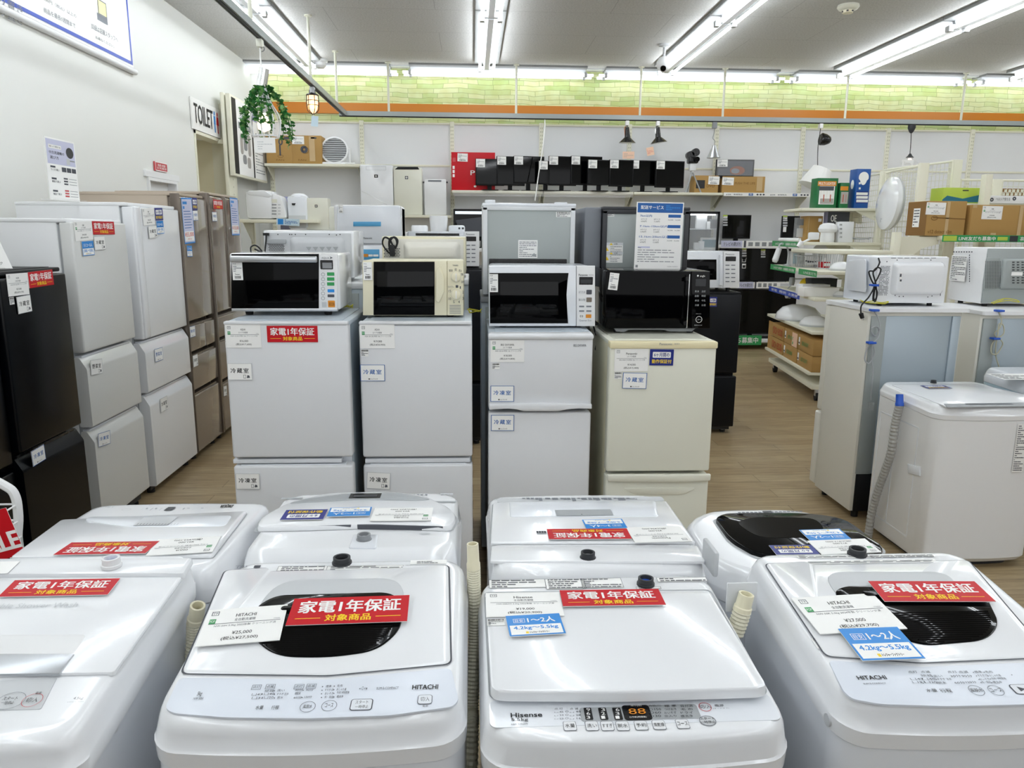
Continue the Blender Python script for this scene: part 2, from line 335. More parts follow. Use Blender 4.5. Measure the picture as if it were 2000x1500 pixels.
m2=N('ShaderNodeMixRGB'); m2.blend_type='MULTIPLY'; m2.inputs[0].default_value=.35; K(mx.outputs[0],m2.inputs[1]); K(cr.outputs[0],m2.inputs[2]); K(m2.outputs[0],b.inputs['Base Color'])
mat('wall_paint','#DFE0DC',.7,bump=.05,scale=120); mat('wood_band','#C77A1E',.4,bump=.05,scale=5,stretch=(1,1,12))
XR,YF=9.6,-5.0
struct(MB().box(XL-.2,YF,-.1,XR+.1,YB+.2,0,'floor_planks').build('floor',o=(0,0,0)))
struct(MB().box(XL-.2,YF,ZC,XR+.1,YB+.2,ZC+.1,'ceiling_board').build('ceiling',o=(.3,.2,ZC)))
struct(MB().box(XR,YF,0,XR+.1,YB,ZC,'wall_paint').build('wall_right'))
wb=MB().box(XL-.2,YB,0,XR+.1,YB+.1,ZC,'stone_paper'); struct(wb.build('wall_back',o=(0,YB,0)))
# left wall with its two openings
ty0,ty1,tz1=PX(378,255,XL).y,PX(437,270,XL).y,PX(380,254,XL).z      # toilet passage
dy0,dy1,dz1=PX(286,350,XL).y,PX(343,360,XL).y,PX(286,345,XL).z      # white door
w=MB(); b0=XL-.12
for y0,y1,z0,z1 in ((YF,dy0,0,ZC),(dy0,dy1,dz1,ZC),(dy1,ty0,0,ZC),(ty0,ty1,tz1,ZC),(ty1,YB,0,ZC)): w.box(b0,y0,z0,XL,y1,z1,'wall_paint')
struct(w.build('wall_left'))
a=MB(); xb=XL-1.3
a.box(xb-.05,ty0-.05,0,xb,ty1+.8,tz1,'beige_wall'); a.box(xb,ty0-.06,0,b0,ty0,tz1,'beige_wall'); a.box(xb,ty1+.75,0,b0,ty1+.8,tz1,'beige_wall'); a.box(xb,ty0-.06,tz1,b0,ty1+.8,tz1+.05,'white_matte')
a.box(b0-.02,ty1-.03,0,XL+.012,ty1,tz1,'shelf'); a.box(b0-.02,ty0,tz1-.035,XL+.012,ty1,tz1,'shelf'); a.box(b0-.02,ty0,0,XL+.012,ty0+.03,tz1,'shelf')
a.box(b0-.45,ty1-.03,0,b0-.02,ty1+.02,tz1,'cream')
struct(a.build('door_1'))
d=thing('door_2','white flush door at the left wall under the small red sign','door',(XL,(dy0+dy1)/2,0)); struct(d)
struct(MB().box(b0,dy0,0,b0+.05,dy1,dz1,'white_matte').build('door_panel',d))
q=MB()
for y0,y1,z0,z1,xx in ((dy0+.001,dy0+.03,0,dz1-.03,b0+.052),(dy1-.03,dy1-.001,0,dz1-.03,b0+.052),(dy0-.06,dy1+.06,dz1+.001,dz1+.06,XL+.001),(dy0+.001,dy1-.001,dz1-.03,dz1-.001,b0+.052)): q.box(xx,y0,z0,XL+.022,y1,z1,'white_matte')
struct(q.build('door_frame',d))
struct(MB().box(XL-.02,-.75,0,6.5,-.6,1.3,'dark_grey').build('light_blocker'))   # added unseen blocker behind the camera, keeps low light off the washer fronts
struct(MB().box(XL,YB-.012,3.18,XR,YB,ZC,'stone_paper').build('trim_1',o=(0,YB,0)))
z0,z1=PY(1000,224,YB-.03).z,PY(1000,206,YB-.03).z
struct(MB().box(XL+.25,YB-.04,z0-.02,XR,YB-.012,z1,'wood_band').build('trim_2'))
x1=PY(520,140,YB-.02).x
struct(MB().box(XL,YB-.03,0,x1,YB-.012,ZC,'wall_paint').build('trim_3'))
struct(MB().box(XL,YB-.24,ZC-.012,XR,YB-.16,ZC,'pale_grey').build('trim_4'))
# ---------------------------------------------------------------- fluorescent fittings
mat('fixture_grey','#8C8E8E',.6)
def fitting(along,label,tm='tube'):
    t=thing('fluorescent_light',label,'ceiling light',(0,0,0)); t['group']='twin tube ceiling lights'
    Q=Matrix.Identity(4) if along=='y' else Matrix.Rotation(-PI/2,4,'Z'); Ln=1.19
    m=MB(Q); m.rings([[(-.03,y,.0),(.03,y,.0),(.05,y,.09),(-.05,y,.09)] for y in (-Ln-.02,Ln+.02)],'pale_grey'); m.build('housing',t)
    m=MB(Q); m.rings([[(-.16,y,.085),(-.15,y,.08),(.15,y,.08),(.16,y,.085),(.16,y,.118),(-.16,y,.118)] for y in (-Ln-.03,Ln+.03)],'fixture_grey'); m.build('back_plate',t)
    for s in (-1,1):
        for e in (-1,1):
            k=MB(Q); k.box(s*.09-.025,e*(Ln+.02)-.025,-.03,s*.09+.025,e*(Ln+.02)+.015,.03,'light_grey',.006); k.box(min(0,s*.09),e*(Ln+.02)-.02,.01,max(0,s*.09),e*(Ln+.02)+.01,.04,'pale_grey'); k.build('socket',t)
        MB(Q).cyl((s*.09,-Ln,0),(s*.09,Ln,0),.0165,tm,10).build('tube',t)
    return t
ly=fitting('y',None); first=True
runs=((-2.16,'nearest the left wall'),(.2,'over the microwave row, second row from the left'),(2.62,'beside the dome camera, middle row'),(5.1,'right of the smoke detector'),(7.55,'rightmost row'))
for x,w1 in runs:
    for k,w2 in enumerate(('end fitting','second fitting','third fitting','','','')):
        if x>7 and k>1: continue
        o=ly if first else dup(ly,(0,0,0)); first=False
        o.location=(x,9.47-2.46*k,3.78); o['label']=('twin tube ceiling light, '+w1+', '+w2) if w2 else 'twin tube ceiling light in a row out of view behind'
lx=fitting('x',None,'tube_wall')
for k in range(5):
    o=lx if k==0 else dup(lx,(0,0,0)); o.location=(-2.33+2.7*k,11.06,PY(1000,147,11.06).z)
    o['label']=('twin tube light along the stone wall, '+('left end by the plant lamp','left of the centre ceiling row','in the middle of the wall','right of the dome camera','far right end')[k])
    for c in o.children:
        if c.name.startswith('tube'): c.scale=(1.1,1,1)
# ---------------------------------------------------------------- lighting rails and their hangers
def rail(a,b,label,hs):
    a=V(a); b=V(b); t=thing('lighting_rail',label,'lighting rail',(a+b)/2); d=(b-a).normalized(); s=d.cross(V((0,0,1)))
    m=MB(); P=lambda p,w,h: p+s*w+V((0,0,h))
    m.rings([[P(p,-.03,0),P(p,.03,0),P(p,.03,.06),P(p,-.03,.06)] for p in (a,b)],'galvanised'); m.build('channel',t)
    m=MB(); m.rings([[P(p,-.012,-.012),P(p,.012,-.012),P(p,.012,.002),P(p,-.012,.002)] for p in (a,b)],'black_matte'); m.build('track_slot',t)
    for h in hs:
        m=MB(); m.cyl(V(h)+V((0,0,.05)),(h[0],h[1],ZC),.016,'wire',10); m.cyl((h[0],h[1],ZC-.015),(h[0],h[1],ZC),.04,'wire',12); m.build('hanger',t)
rail((-1.73,3.0,3.2),(-1.73,10.82,3.2),'grey lighting rail running along the left wall under the ceiling',[(-1.73,4.7,3.2),(-1.73,6.45,3.2),(-1.73,8.69,3.2),(-1.73,10.3,3.2)])
rail((-1.8,10.88,3.2),(9.5,10.88,3.2),'grey lighting rail running along the back wall below the stone paper',[(x,10.88,3.2) for x in (-1.13,.61,2.33,3.5,5.25,6.94,8.6)])
# ================================================================ refrigerators
def fridge(label,loc,rz,w,d,h,doors,dm,sm,name='refrigerator',top='fridge_side',cap=.0,feet=True,seam=.008,hdl='groove',trim='mid_grey',split=None,group=None,style=None):
    """doors: list of (z0,z1) from the top down; local front is -Y"""
    t=thing(name,label,'refrigerator',loc,rz,group); td=.065
    m=L(t); m.box(-w/2+.004,td+.012,.05,w/2-.004,d,h-.012,sm,.008); m.box(-w/2+.012,td,.06,w/2-.012,td+.013,h-.03,trim); m.build('cabinet',t)
    m=L(t); m.box(-w/2,.025,h-.02,w/2,d,h,top,.006); m.box(-w/2+.03,.06,h,w/2-.03,d-.03,h+.003,top); m.build('top_panel',t)
    for k,(z0,z1) in enumerate(doors):
        m=L(t); z1-=seam
        for x0,x1 in ([(-w/2,w/2)] if not(split and k in split) else [(-w/2,split[k]-.002),(split[k]+.002,w/2)]):
            if hdl=='chamfer' and (k or style!='plain_top'):
                pr=rpoly([(.0,z0),(.0,z1-.06),(.035,z1),(td,z1),(td,z0)],.008,3)
                m.rings([[(x,y,z) for y,z in pr] for x in (x0,x1)],dm)
            else: m.box(x0,0,z0,x1,td,z1,dm,.010,3)
        D=m.build('door' if k==0 else ('freezer_door' if k==len(doors)-1 else 'drawer'),t)
        if hdl=='groove' and k>0:
            m=L(t); m.box(-w/2+.03,.012,z1,w/2-.03,.05,z1+seam*.7,trim); m.build('handle_groove',D)
        if hdl=='chamfer' and (k or style!='plain_top'):
            m=L(t); m.box(x0+.02 if split else -w/2+.02,.03,z1-.006,w/2-.02,td,z1+seam*.6,'white_cool' if dm!='fridge_black' else 'black',.002); m.build('handle_recess',D)
    if feet:
        for x in (-w/2+.07,w/2-.07):
            m=L(t); m.cyl((x,.07,0),(x,.07,.02),.024,'rubber',12); m.cyl((x,.07,.02),(x,.07,.06),.014,'silver',10); m.build('foot',t)
        m=L(t); m.box(-w/2+.02,.05,.025,w/2-.02,.065,.06,'dark_grey'); m.build('kick_plate',t)
        for x in (-w/2+.06,w/2-.06): L(t).cyl((x,d-.06,0),(x,d-.06,.055),.02,'rubber',10).build('foot',t)
    return t
def pxfridge(label,xl,xr,ytop,Y,d,doors_px,dm,sm,**k):
    x0=PY(xl,ytop,Y).x; x1=PY(xr,ytop,Y).x; xm=(xl+xr)/2; h=PY(xm,ytop,Y).z
    zs=[(max(.05,PY(xm,a,Y).z) if a else .06, PY(xm,b,Y).z) for a,b in doors_px]
    return fridge(label,((x0+x1)/2,Y,0),0,x1-x0,d,h,zs,dm,sm,**k)
Y1,Y2,Y3,Y4=3.03,3.10,3.10,3.06
A1=pxfridge('white two-door fridge under the silver-handled microwave, second from the left aisle',436,679,629,Y1,.56,[(894,630),(None,908)],'fridge_white','galv_blue',seam=.004,trim='white_cool')
A2=pxfridge('white two-door fridge under the cream dial microwave',700,922,632,Y2,.56,[(893,633),(None,906)],'fridge_white','galv_blue',seam=.004,trim='white_cool')
A3=pxfridge('white fridge with freezer on top, under the white microwave with a curved window',954,1159,651,Y3,.55,[(799,652),(None,804)],'fridge_white','galv_blue',seam=.004,hdl='none')
A4=pxfridge('ivory two-door fridge under the black microwave',1192,1401,667,Y4,.56,[(921,669),(None,926)],'ivory','cream',seam=.004,hdl='none',top='ivory')
for t,Yk,px in ((A1,Y1,(455,667,896,906)),(A2,Y2,(713,918,895,905))):     # recessed grip between the two doors
    f=FRONT(Yk+.01); m=MB(); a=f.uv(px[0],px[3]); b=f.uv(px[1],px[2]); m.box(a[0],Yk+.012,a[1],b[0],Yk+.06,b[1],'white_cool',.003); m.build('grip_recess',t)
    f=FRONT(Yk); m=MB(); x0,x1=(437,679) if t is A1 else (701,921)
    a=f.uv(x0,634); b=f.uv(x1,628); m.box(a[0],Yk-.006,a[1],b[0],Yk+.03,b[1],'fridge_white',.004); m.build('door_cap',t)
f=FRONT(Y3); m=MB(); P=[f.uv(*p) for p in ((955,788),(1000,787),(1080,786),(1155,788),(1155,797),(1130,796),(1108,798),(1090,801.5),(1022,801.5),(1008,798),(990,796),(955,799))]
f.slab(m,rpoly(P,.004),-.002,.02,'fridge_white',.006); m.build('door_handle',A3)
m=MB(); f.T(m,'IRIS OHYAMA',(1120,677),(1145,672),'ink_grey',.01); m.build('maker_mark',A3)
m=MB(); a=f.uv(953,664); b=f.uv(1160,651); m.box(a[0],Y3-.012,a[1],b[0],Y3+.06,b[1],'fridge_white',.012,3); m.build('door_cap',A3)
f=FRONT(Y4); m=MB(); a=f.uv(1191,681); b=f.uv(1402,667); m.box(a[0],Y4-.008,a[1],b[0],Y4+.05,b[1],'old_cream',.006); m.build('door_cap',A4)
m=MB(); f2=FRONT(Y4-.009); f2.T(m,'Panasonic',(1288,674),(1313,669.5),'ink_grey',.01); f2.T(m,'NR-B14',(1317,673),(1327,670),'ink_grey'); m.build('maker_mark',A4)
m=MB(); P=[f.uv(*p) for p in ((1186,926),(1387,925),(1386,937),(1340,940),(1240,940),(1186,938))]; f.slab(m,rpoly(P,.005),-.002,.014,'ivory',.005)
P=[f.uv(*p) for p in ((1215,952),(1360,952),(1335,966),(1240,966))]; f.slab(m,rpoly(P,.02),-.001,.004,'ivory',.003); m.build('drawer_handle',A4)
f=FRONT(Y4); 
# cards and stickers on the four front fridges
def stick(fr,par,a,b,seed=1,name='barcode_sticker'):
    m=MB(); A=fr.uv(*a); B=fr.uv(*b); x0,x1=sorted((A[0],B[0])); y0,y1=sorted((A[1],B[1])); fr.rect(m,A,B,'paper'); W_=x1-x0; H_=y1-y0
    barcode(fr,m,x0+W_*.05,y0+H_*.68,x1-W_*.05,y1-H_*.06,n=14); lines(fr,m,x0+W_*.06,y0+H_*.08,x1-W_*.06,y0+H_*.6,4,'ink_soft',.55,seed); return m.build(name,par)
fA,fB,fC,fD=(FRONT(y) for y in (Y1,Y2,Y3,Y4))
G='price cards on the fridges'; GR='compartment cards on the fridges'; GW='red warranty cards'
card(fA,box4(441,634,510,679),d_price('AQUA','2ドア冷蔵庫','AQR-13J 2021年製 126L クリーニング済','¥16,000','(税込¥17,600)'),'price_card','white price card at top left of the fridge under the silver-handled microwave','price card',G,.002)
card(fA,box4(522,636,621,668),d_red,'warranty_card','red warranty card on the white fridge under the silver-handled microwave','warranty card',GW)
card(fA,box4(445,709,493,742),d_room('冷蔵室',False),'compartment_card','white card with black writing on the upper door under the silver-handled microwave','sign card',GR)
card(fA,box4(461,924,508,955),d_room('冷凍室',False),'compartment_card','white card with black writing on the freezer door of the leftmost front fridge','sign card',GR)
stick(fA,A1,(440,664),(457,679))
card(fB,box4(703,634,771,680),d_price('AQUA','2ドア冷蔵庫','AQR-13K 2021年製 126L クリーニング済','¥19,000','(税込¥20,900)'),'price_card','white price card at top left of the fridge under the cream dial microwave','price card',G,.002)
card(fB,box4(704,712,752,744),d_room('冷蔵室'),'compartment_card','blue bordered card on the upper door under the cream dial microwave','sign card',GR)
card(fB,[(717,921),(763,923),(762,956),(716,953)],d_room('冷凍室',False),'compartment_card','white card with black writing on the freezer door under the cream dial microwave','sign card',GR)
stick(fB,A2,(705,682),(720,696),2)
card(fC,box4(958,664,1024,707),d_price('IRIS OHYAMA','2ドア冷蔵庫','IRSD-12B 2019年製 118L クリーニング済','¥18,000','(税込¥19,800)'),'price_card','white price card on the top freezer door of the fridge under the curved window microwave','price card',G,.002)
card(fC,box4(958,753,1004,784),d_room('冷凍室'),'compartment_card','blue bordered card at the bottom left of a top freezer door','sign card',GR)
card(fC,box4(959,810,1004,841),d_room('冷蔵室'),'compartment_card','blue bordered card on the lower door just below the wavy handle','sign card',GR)
stick(fC,A3,(961,709),(976,721),3)
card(fD,box4(1200,681,1266,725),d_price('Panasonic','2ドア冷蔵庫','NR-B14BW 2018年製 138L クリーニング済','¥14,000','(税込¥15,400)',False),'price_card','white price card on the ivory fridge','price card',G,.002)
card(fD,[(1269,682),(1316,682),(1314,714),(1268,713)],d_six,'guarantee_card','navy guarantee card on the ivory fridge','warranty card')
card(fD,[(1216,727),(1263,728),(1262,759),(1215,758)],d_room('冷蔵室'),'compartment_card','blue bordered card on the ivory fridge','sign card',GR,.006)
stick(fD,A4,(1200,726),(1214,740),4)
# ---------------------------------------------------------------- the row along the left wall (fronts face +X)
def wallfridge(label,x,y0,y1,d,h,doors,dm,sm,**k): return fridge(label,(x,(y0+y1)/2,0),PI/2,y1-y0,d,h,doors,dm,sm,**k)
B0=wallfridge('black fridge cut off by the left edge of the photo',-1.97,2.62,3.21,.62,1.47,[(.66,1.45),(.06,.64)],'fridge_black','fridge_black',top='black_matte',hdl='none',seam=.01)
B1=wallfridge('black two-door fridge with a red card, next to the tall white fridges',-1.95,3.235,3.755,.62,1.475,[(.70,1.46),(.06,.69)],'fridge_black','black_matte',top='black_matte',hdl='chamfer',seam=.012,trim='black_matte',style='plain_top')
W1=wallfridge('white wood-grain three-door fridge with a red card, beside the black fridges',-2.0,3.955,4.555,.66,1.705,[(1.025,1.70),(.63,1.012),(.09,.617)],'brushed_white','white_matte',top='white_matte',hdl='chamfer',seam=.012,trim='mid_grey',style='plain_top')
W2=wallfridge('glossy white three-door fridge with a navy card, beside the taupe mirror fridges',-2.0,4.66,5.375,.67,1.81,[(.995,1.80),(.665,.985),(.06,.652)],'white','white_matte',top='white_matte',hdl='chamfer',seam=.012,trim='mid_grey',style='plain_top')
m=L(W2); m.box(-.345,-.012,1.0,-.27,.05,1.79,'white',.01,3); m.box(-.268,-.002,1.0,-.255,.03,1.79,'light_grey',.003); m.build('door_handle',W2)
T1=wallfridge('taupe mirror-front fridge with a tall price board, nearer of the taupe pair',-2.0,5.395,5.945,.68,1.905,[(1.02,1.90),(.80,1.0),(.52,.78),(.06,.5)],'taupe','taupe_side',top='taupe_side',hdl='groove',seam=.02,trim='taupe_trim',split={1:.06})
m=L(T1); m.box(-.277,-.004,.06,-.262,.06,1.9,'taupe_trim',.004); m.build('door_edge_trim',T1)
T2=wallfridge('taupe mirror-front french door fridge with a red card, farthest along the left wall',-2.0,5.965,6.77,.68,1.94,[(1.02,1.93),(.82,1.0),(.48,.80),(.06,.46)],'taupe','taupe_side',top='taupe_side',hdl='groove',seam=.02,trim='taupe_trim',split={0:.0})
m=L(T2); m.box(-.404,-.006,.06,-.36,.06,1.93,'taupe_trim',.004); m.box(-.02,-.004,1.03,.02,.03,1.92,'taupe_trim',.003); m.build('door_edge_trim',T2)
s0,s1,s2=SIDE(-1.95),SIDE(-2.0),SIDE(-2.0)
card(s0,[(10,536),(52,532),(56,575),(16,579)],d_price('AQUA','冷凍冷蔵庫','AQR-20N 2022年製 クリーニング済','¥27,000','(税込¥29,700)',False),'price_card','white price card on the black fridge beside a red card','price card',G,.003)
card(s0,[(52,532),(100,526),(103,556),(55,563)],d_red,'warranty_card','red warranty card on the black fridge','warranty card',GW,.005)
card(s0,[(29,580),(55,576),(61,607),(34,614)],d_room('冷蔵室',False),'compartment_card','white card with black writing on the upper door of the black fridge','sign card',GR,.006)
card(s0,[(59,882),(84,867),(87,897),(62,912)],d_room('冷凍室'),'compartment_card','blue bordered card on the freezer drawer of the black fridge','sign card',GR,.005)
stick(s0,B1,(17,581),(28,594),5)
card(s1,[(142,432),(178,432),(180,467),(147,472)],d_price('冷蔵庫','3ドア冷蔵庫','2021年製 クリーニング済','¥44,000','(税込¥48,400)'),'price_card','white price card on the wood-grain white fridge','price card',G,.003)
card(s1,[(177,432),(221,433),(222,458),(180,458)],d_red,'warranty_card','red warranty card on the wood-grain white fridge','warranty card',GW,.005)
card(s1,[(157,472),(180,470),(182,498),(160,500)],d_size('2〜3人','200L〜350L'),'size_card','blue household size card on the wood-grain white fridge','sign card',None,.006)
card(s1,[(181,462),(203,461),(205,487),(184,489)],d_room('冷蔵室',False),'compartment_card','white card with black writing on the upper door of the wood-grain white fridge','sign card',GR,.005)
card(s1,[(174,703),(197,701),(199,728),(177,734)],d_room('野菜室',False),'compartment_card','white vegetable drawer card on the wood-grain white fridge','sign card',GR,.005)
card(s1,[(189,847),(212,841),(215,865),(191,874)],d_room('冷凍室'),'compartment_card','curled blue bordered card on the bottom drawer of the wood-grain white fridge','sign card',GR,.005)
card(s2,[(276,406),(300,407),(301,437),(279,442)],d_price('冷蔵庫','3ドア冷蔵庫','2020年製 330L クリーニング済','¥45,000','(税込¥49,500)',False),'price_card','white price card on the glossy white fridge beside a navy card','price card',G,.004)
card(s2,[(299,406),(315,406),(317,430),(302,431)],d_six,'guarantee_card','navy guarantee card on the glossy white fridge in the left row','warranty card',None,.006)
card(s2,[(303,432),(316,431),(319,456),(305,457)],d_size('2〜3人','200L〜350L'),'size_card','blue household size card on the glossy white fridge','sign card',None,.007)
card(s2,[(287,442),(303,440),(305,464),(289,466)],d_room('冷蔵室',False),'compartment_card','white card with black writing on the upper door of the glossy white fridge','sign card',GR,.008)
card(s2,[(300,682),(316,678),(317,702),(302,708)],d_room('野菜室'),'compartment_card','blue bordered vegetable card on the middle drawer of the glossy white fridge','sign card',GR,.005)
card(s2,[(310,779),(324,774),(328,796),(314,807)],d_room('冷凍室',False),'compartment_card','tilted white card on the bottom door of the glossy white fridge','sign card',GR,.005)
def d_board(price):
    def D(f,mb,w,h):
        f.rect(mb,(0,0),(w,h),'blue'); f.rect(mb,(w*.04,h*.03),(w*.96,h*.97),'lilac',f.e*1.4); f.rect(mb,(w*.1,h*.86),(w*.5,h*.92),'blue',f.e*1.8); f.rect(mb,(w*.1,h*.76),(w*.25,h*.82),'blue',f.e*1.8)
        for k in range(7): f.rect(mb,(w*.12,h*(.7-.06*k)),(w*(.85 if k%2 else .75),h*(.715-.06*k)),'ink_blue',f.e*1.8)
        f.rect(mb,(w*.06,h*.06),(w*.94,h*.27),'paper',f.e*1.7); f.txt(mb,price,(w*.08,h*.14),(w*.92,h*.25),'red',.01,f.e*2.2); f.txt(mb,'(税込)',(w*.3,h*.08),(w*.7,h*.12),'red',0,f.e*2.2)
    return D
card(s2,[(352,387),(374,386),(379,475),(360,476)],d_board('¥55,000'),'price_board','tall blue price board on the nearer taupe fridge','price board',None,.004)
card(s2,[(373,386),(382,387),(385,410),(375,410)],d_six,'guarantee_card','navy guarantee card on the nearer taupe fridge','warranty card',None,.006)
card(s2,[(375,411),(384,411),(386,430),(376,431)],d_room('冷蔵室'),'compartment_card','blue bordered card on the upper door of the nearer taupe fridge','sign card',GR,.005)
card(s2,[(364,480),(374,480),(374,501),(364,501)],d_size('3〜4人','351L〜'),'size_card','blue household size card on the nearer taupe fridge','sign card',None,.005)
card(s2,[(369,638),(379,636),(381,656),(371,660)],d_room('製氷室'),'compartment_card','blue bordered card on the small ice drawer of the nearer taupe fridge','sign card',GR,.005)
card(s2,[(375,696),(384,691),(386,714),(377,717)],d_room('冷凍室',False),'compartment_card','white card with black writing on a lower drawer of the nearer taupe fridge','sign card',GR,.005)
card(s2,[(414,390),(432,391),(434,409),(415,407)],d_red,'warranty_card','red warranty card on the farther taupe fridge','warranty card',GW,.008)
card(s2,[(412,414),(421,414),(422,432),(413,432)],d_room('冷蔵室'),'compartment_card','blue bordered card on the left door of the farther taupe fridge','sign card',GR,.008)
card(s2,[(447,386),(462,387),(467,460),(452,459)],d_board('¥135,000'),'price_board','tall blue price board on the farther taupe fridge','price board',None,.006)
card(s2,[(435,755),(441,753),(442,772),(436,774)],d_room('冷凍室',False),'compartment_card','white card with black writing on a lower drawer of the farther taupe fridge','sign card',GR,.006)
# ================================================================ washing machines
def washer(label,cx,y0,w,d,zf,zr,rz=0,sm='white_cool',inf=.024,inb=.03,ins=.012,rc=.05,lip=.026,drop=.085,name='washing_machine',top='white',bulge=.016):
    """local x centred, y 0 = user side, sloping top plane zf (front) .. zr (rear)"""
    t=thing(name,label,'washing machine',(cx,y0,0),rz); k=(zr-zf)/d
    def ring(f,b,s,r,dz,z=None):
        out=[]
        for x,y in rr(-w/2+s,f,w/2-s,d-b,r,6)+[]: out.append((x,y))
        q=[]                                   # extra points along the front so that it can bow outwards
        for i,(x,y) in enumerate(out):
            q.append((x,y)); X,Y_=out[(i+1)%len(out)]
            if abs(y-f)<1e-6 and abs(Y_-f)<1e-6 and abs(X-x)>.1: q+=[(x+(X-x)*j/12,y) for j in range(1,12)]
        q=[(x,y-bulge*max(0,1-(2*x/w)**2)*max(0,1-y/.3)) for x,y in q]
        return [(x,y,(zf+k*y+dz) if z is None else z) for x,y in q]
    m=L(t); m.rings([ring(.02,.02,.01,rc,0,.035),ring(0,0,0,rc,0,.06),ring(0,0,0,rc,-drop),ring(.002,.002,.002,rc,-drop+.002)],sm); m.build('body',t)
    m=L(t); m.rings([ring(.06,.05,.05,rc,0,0),ring(.06,.05,.05,rc,0,.035)],'dark_grey'); m.build('base',t)
    m=L(t)
    m.rings([ring(-.003,0,-.003,rc,-drop+.004),ring(-.005,0,-.004,rc,-drop*.62),ring(-.0015,0,-.002,rc,-drop*.58),ring(inf*.1,inb*.2,ins*.2,rc,-lip),ring(inf*.25,inb*.4,ins*.5,rc,-lip*.5),ring(inf*.55,inb*.7,ins*.8,rc*.97,-lip*.18),ring(inf,inb,ins+.004,rc*.9,-lip*.03),ring(inf+.01,inb+.01,ins+.014,rc*.85,0)],top); m.build('top_cover',t)
    o=WM[t.name]@V((0,0,zf)); fr=FR(o,(1,0,0),(0,d,(zr-zf)) if abs(rz)<1 else (0,d,-(zr-zf)),.0012)
    if rz and abs(rz)<1: fr=FR(o,WM[t.name].to_3x3()@V((1,0,0)),WM[t.name].to_3x3()@V((0,d,zr-zf)),.0012)
    return t,fr
def inlet(t,p,r=.02,cap='dark_grey',inside='black',h=.016,name='water_inlet'):
    m=MB(); p=V(p); m.lathe([(r*1.15,0),(r*1.15,h*.3),(r,h*.35),(r,h),(r*.75,h),(r*.7,h*.5)],p,cap,20,c0=True,c1=False); m.lathe([(r*.72,h*.5),(0,h*.45)],p,inside,20,c0=False); return m.build(name,t)
GW='red warranty cards'; GP='price cards on the washing machines'
# --- front row, second from left: dark-window washer
def outline(f,par,P,h=.001,k=.01,m_='mid_grey',name='lid_gap'):
    m=MB(); c=V((sum(p[0] for p in P)/len(P),sum(p[1] for p in P)/len(P))); q=rpoly(P,.014,5); n=len(q); big=[tuple(c+(V(p)-c)*(1+k)) for p in q]
    m.add([f.p(*p,h) for p in big+q],[(i,(i+1)%n,n+(i+1)%n,n+i) for i in range(n)],m_); return m.build(name,par)
def darkwin(t,f,left,lid,arch,win,texts,seed,ctl=None):
    m=MB(); f.slab(m,rpoly([f.uv(*p) for p in lid],.012),-.002,.004,'white',.003)
    P=[f.uv(*p) for p in lid]; lidf=m.build('lid',t)
    m=MB(); q=rpoly(P,.014,5); c=V((sum(p[0] for p in P)/len(P),sum(p[1] for p in P)/len(P))); big=[tuple(c+(V(p)-c)*1.012) for p in q]
    n=len(q); m.add([f.p(*p,.0022) for p in big+q],[(i,(i+1)%n,n+(i+1)%n,n+i) for i in range(n)],'ink_soft'); m.build('lid_gap',lidf)
    m=MB(); f.slab(m,rpoly([f.uv(*p) for p in arch],.05,6),.003,.0055,'light_grey',.002); m.build('grip_recess',lidf)
    m=MB(); W_=rpoly([f.uv(*p) for p in win],.06,7); f.slab(m,W_,.004,.0075,'dark_glass',.002)
    u0,v1=f.uv(*win[0]); u1,v0=min(f.uv(*p)[0] for p in win),min(f.uv(*p)[1] for p in win); u2=max(f.uv(*p)[0] for p in win); H_=v1-v0
    for k in range(15):
        v=v0+H_*(.03+.036*k); xs=[]
        for i in range(len(W_)):
            (x0,y0_),(x1,y1_)=W_[i-1],W_[i]
            if (y0_-v)*(y1_-v)<0: xs.append(x0+(x1-x0)*(v-y0_)/(y1_-y0_))
        if len(xs)>1: m.rings([[f.p(u,v+a,b) for a,b in ((0,.0075),(H_*.012,.0095),(H_*.024,.0075))] for u in (min(xs)+.012,max(xs)-.012)],'black_gloss')
    m.build('window',lidf)
    m=MB(); a=(u1+(u2-u1)*.18,v1-H_*.14); b=(u2-(u2-u1)*.18,v1-H_*.04); f.slab(m,rr(a[0],a[1],b[0],b[1],.006),.007,.012,'black_gloss',.002); m.build('lid_handle',lidf)
    if ctl:
        m=MB(); f.slab(m,rpoly([f.uv(*p) for p in ctl],.012,4),-.003,.0009,'panel_white',.0005); m.build('control_panel',t)
        f=FR(f.p(0,0,.0010),f.ex,f.ey,.0009)
    m=MB(); texts(f,m); m.build('control_markings',t)
    return lidf
H1,f=washer('front row washing machine with dark lid window and the ¥25,000 price sheet',-.266,1.085,.502,.485,.895,.951)
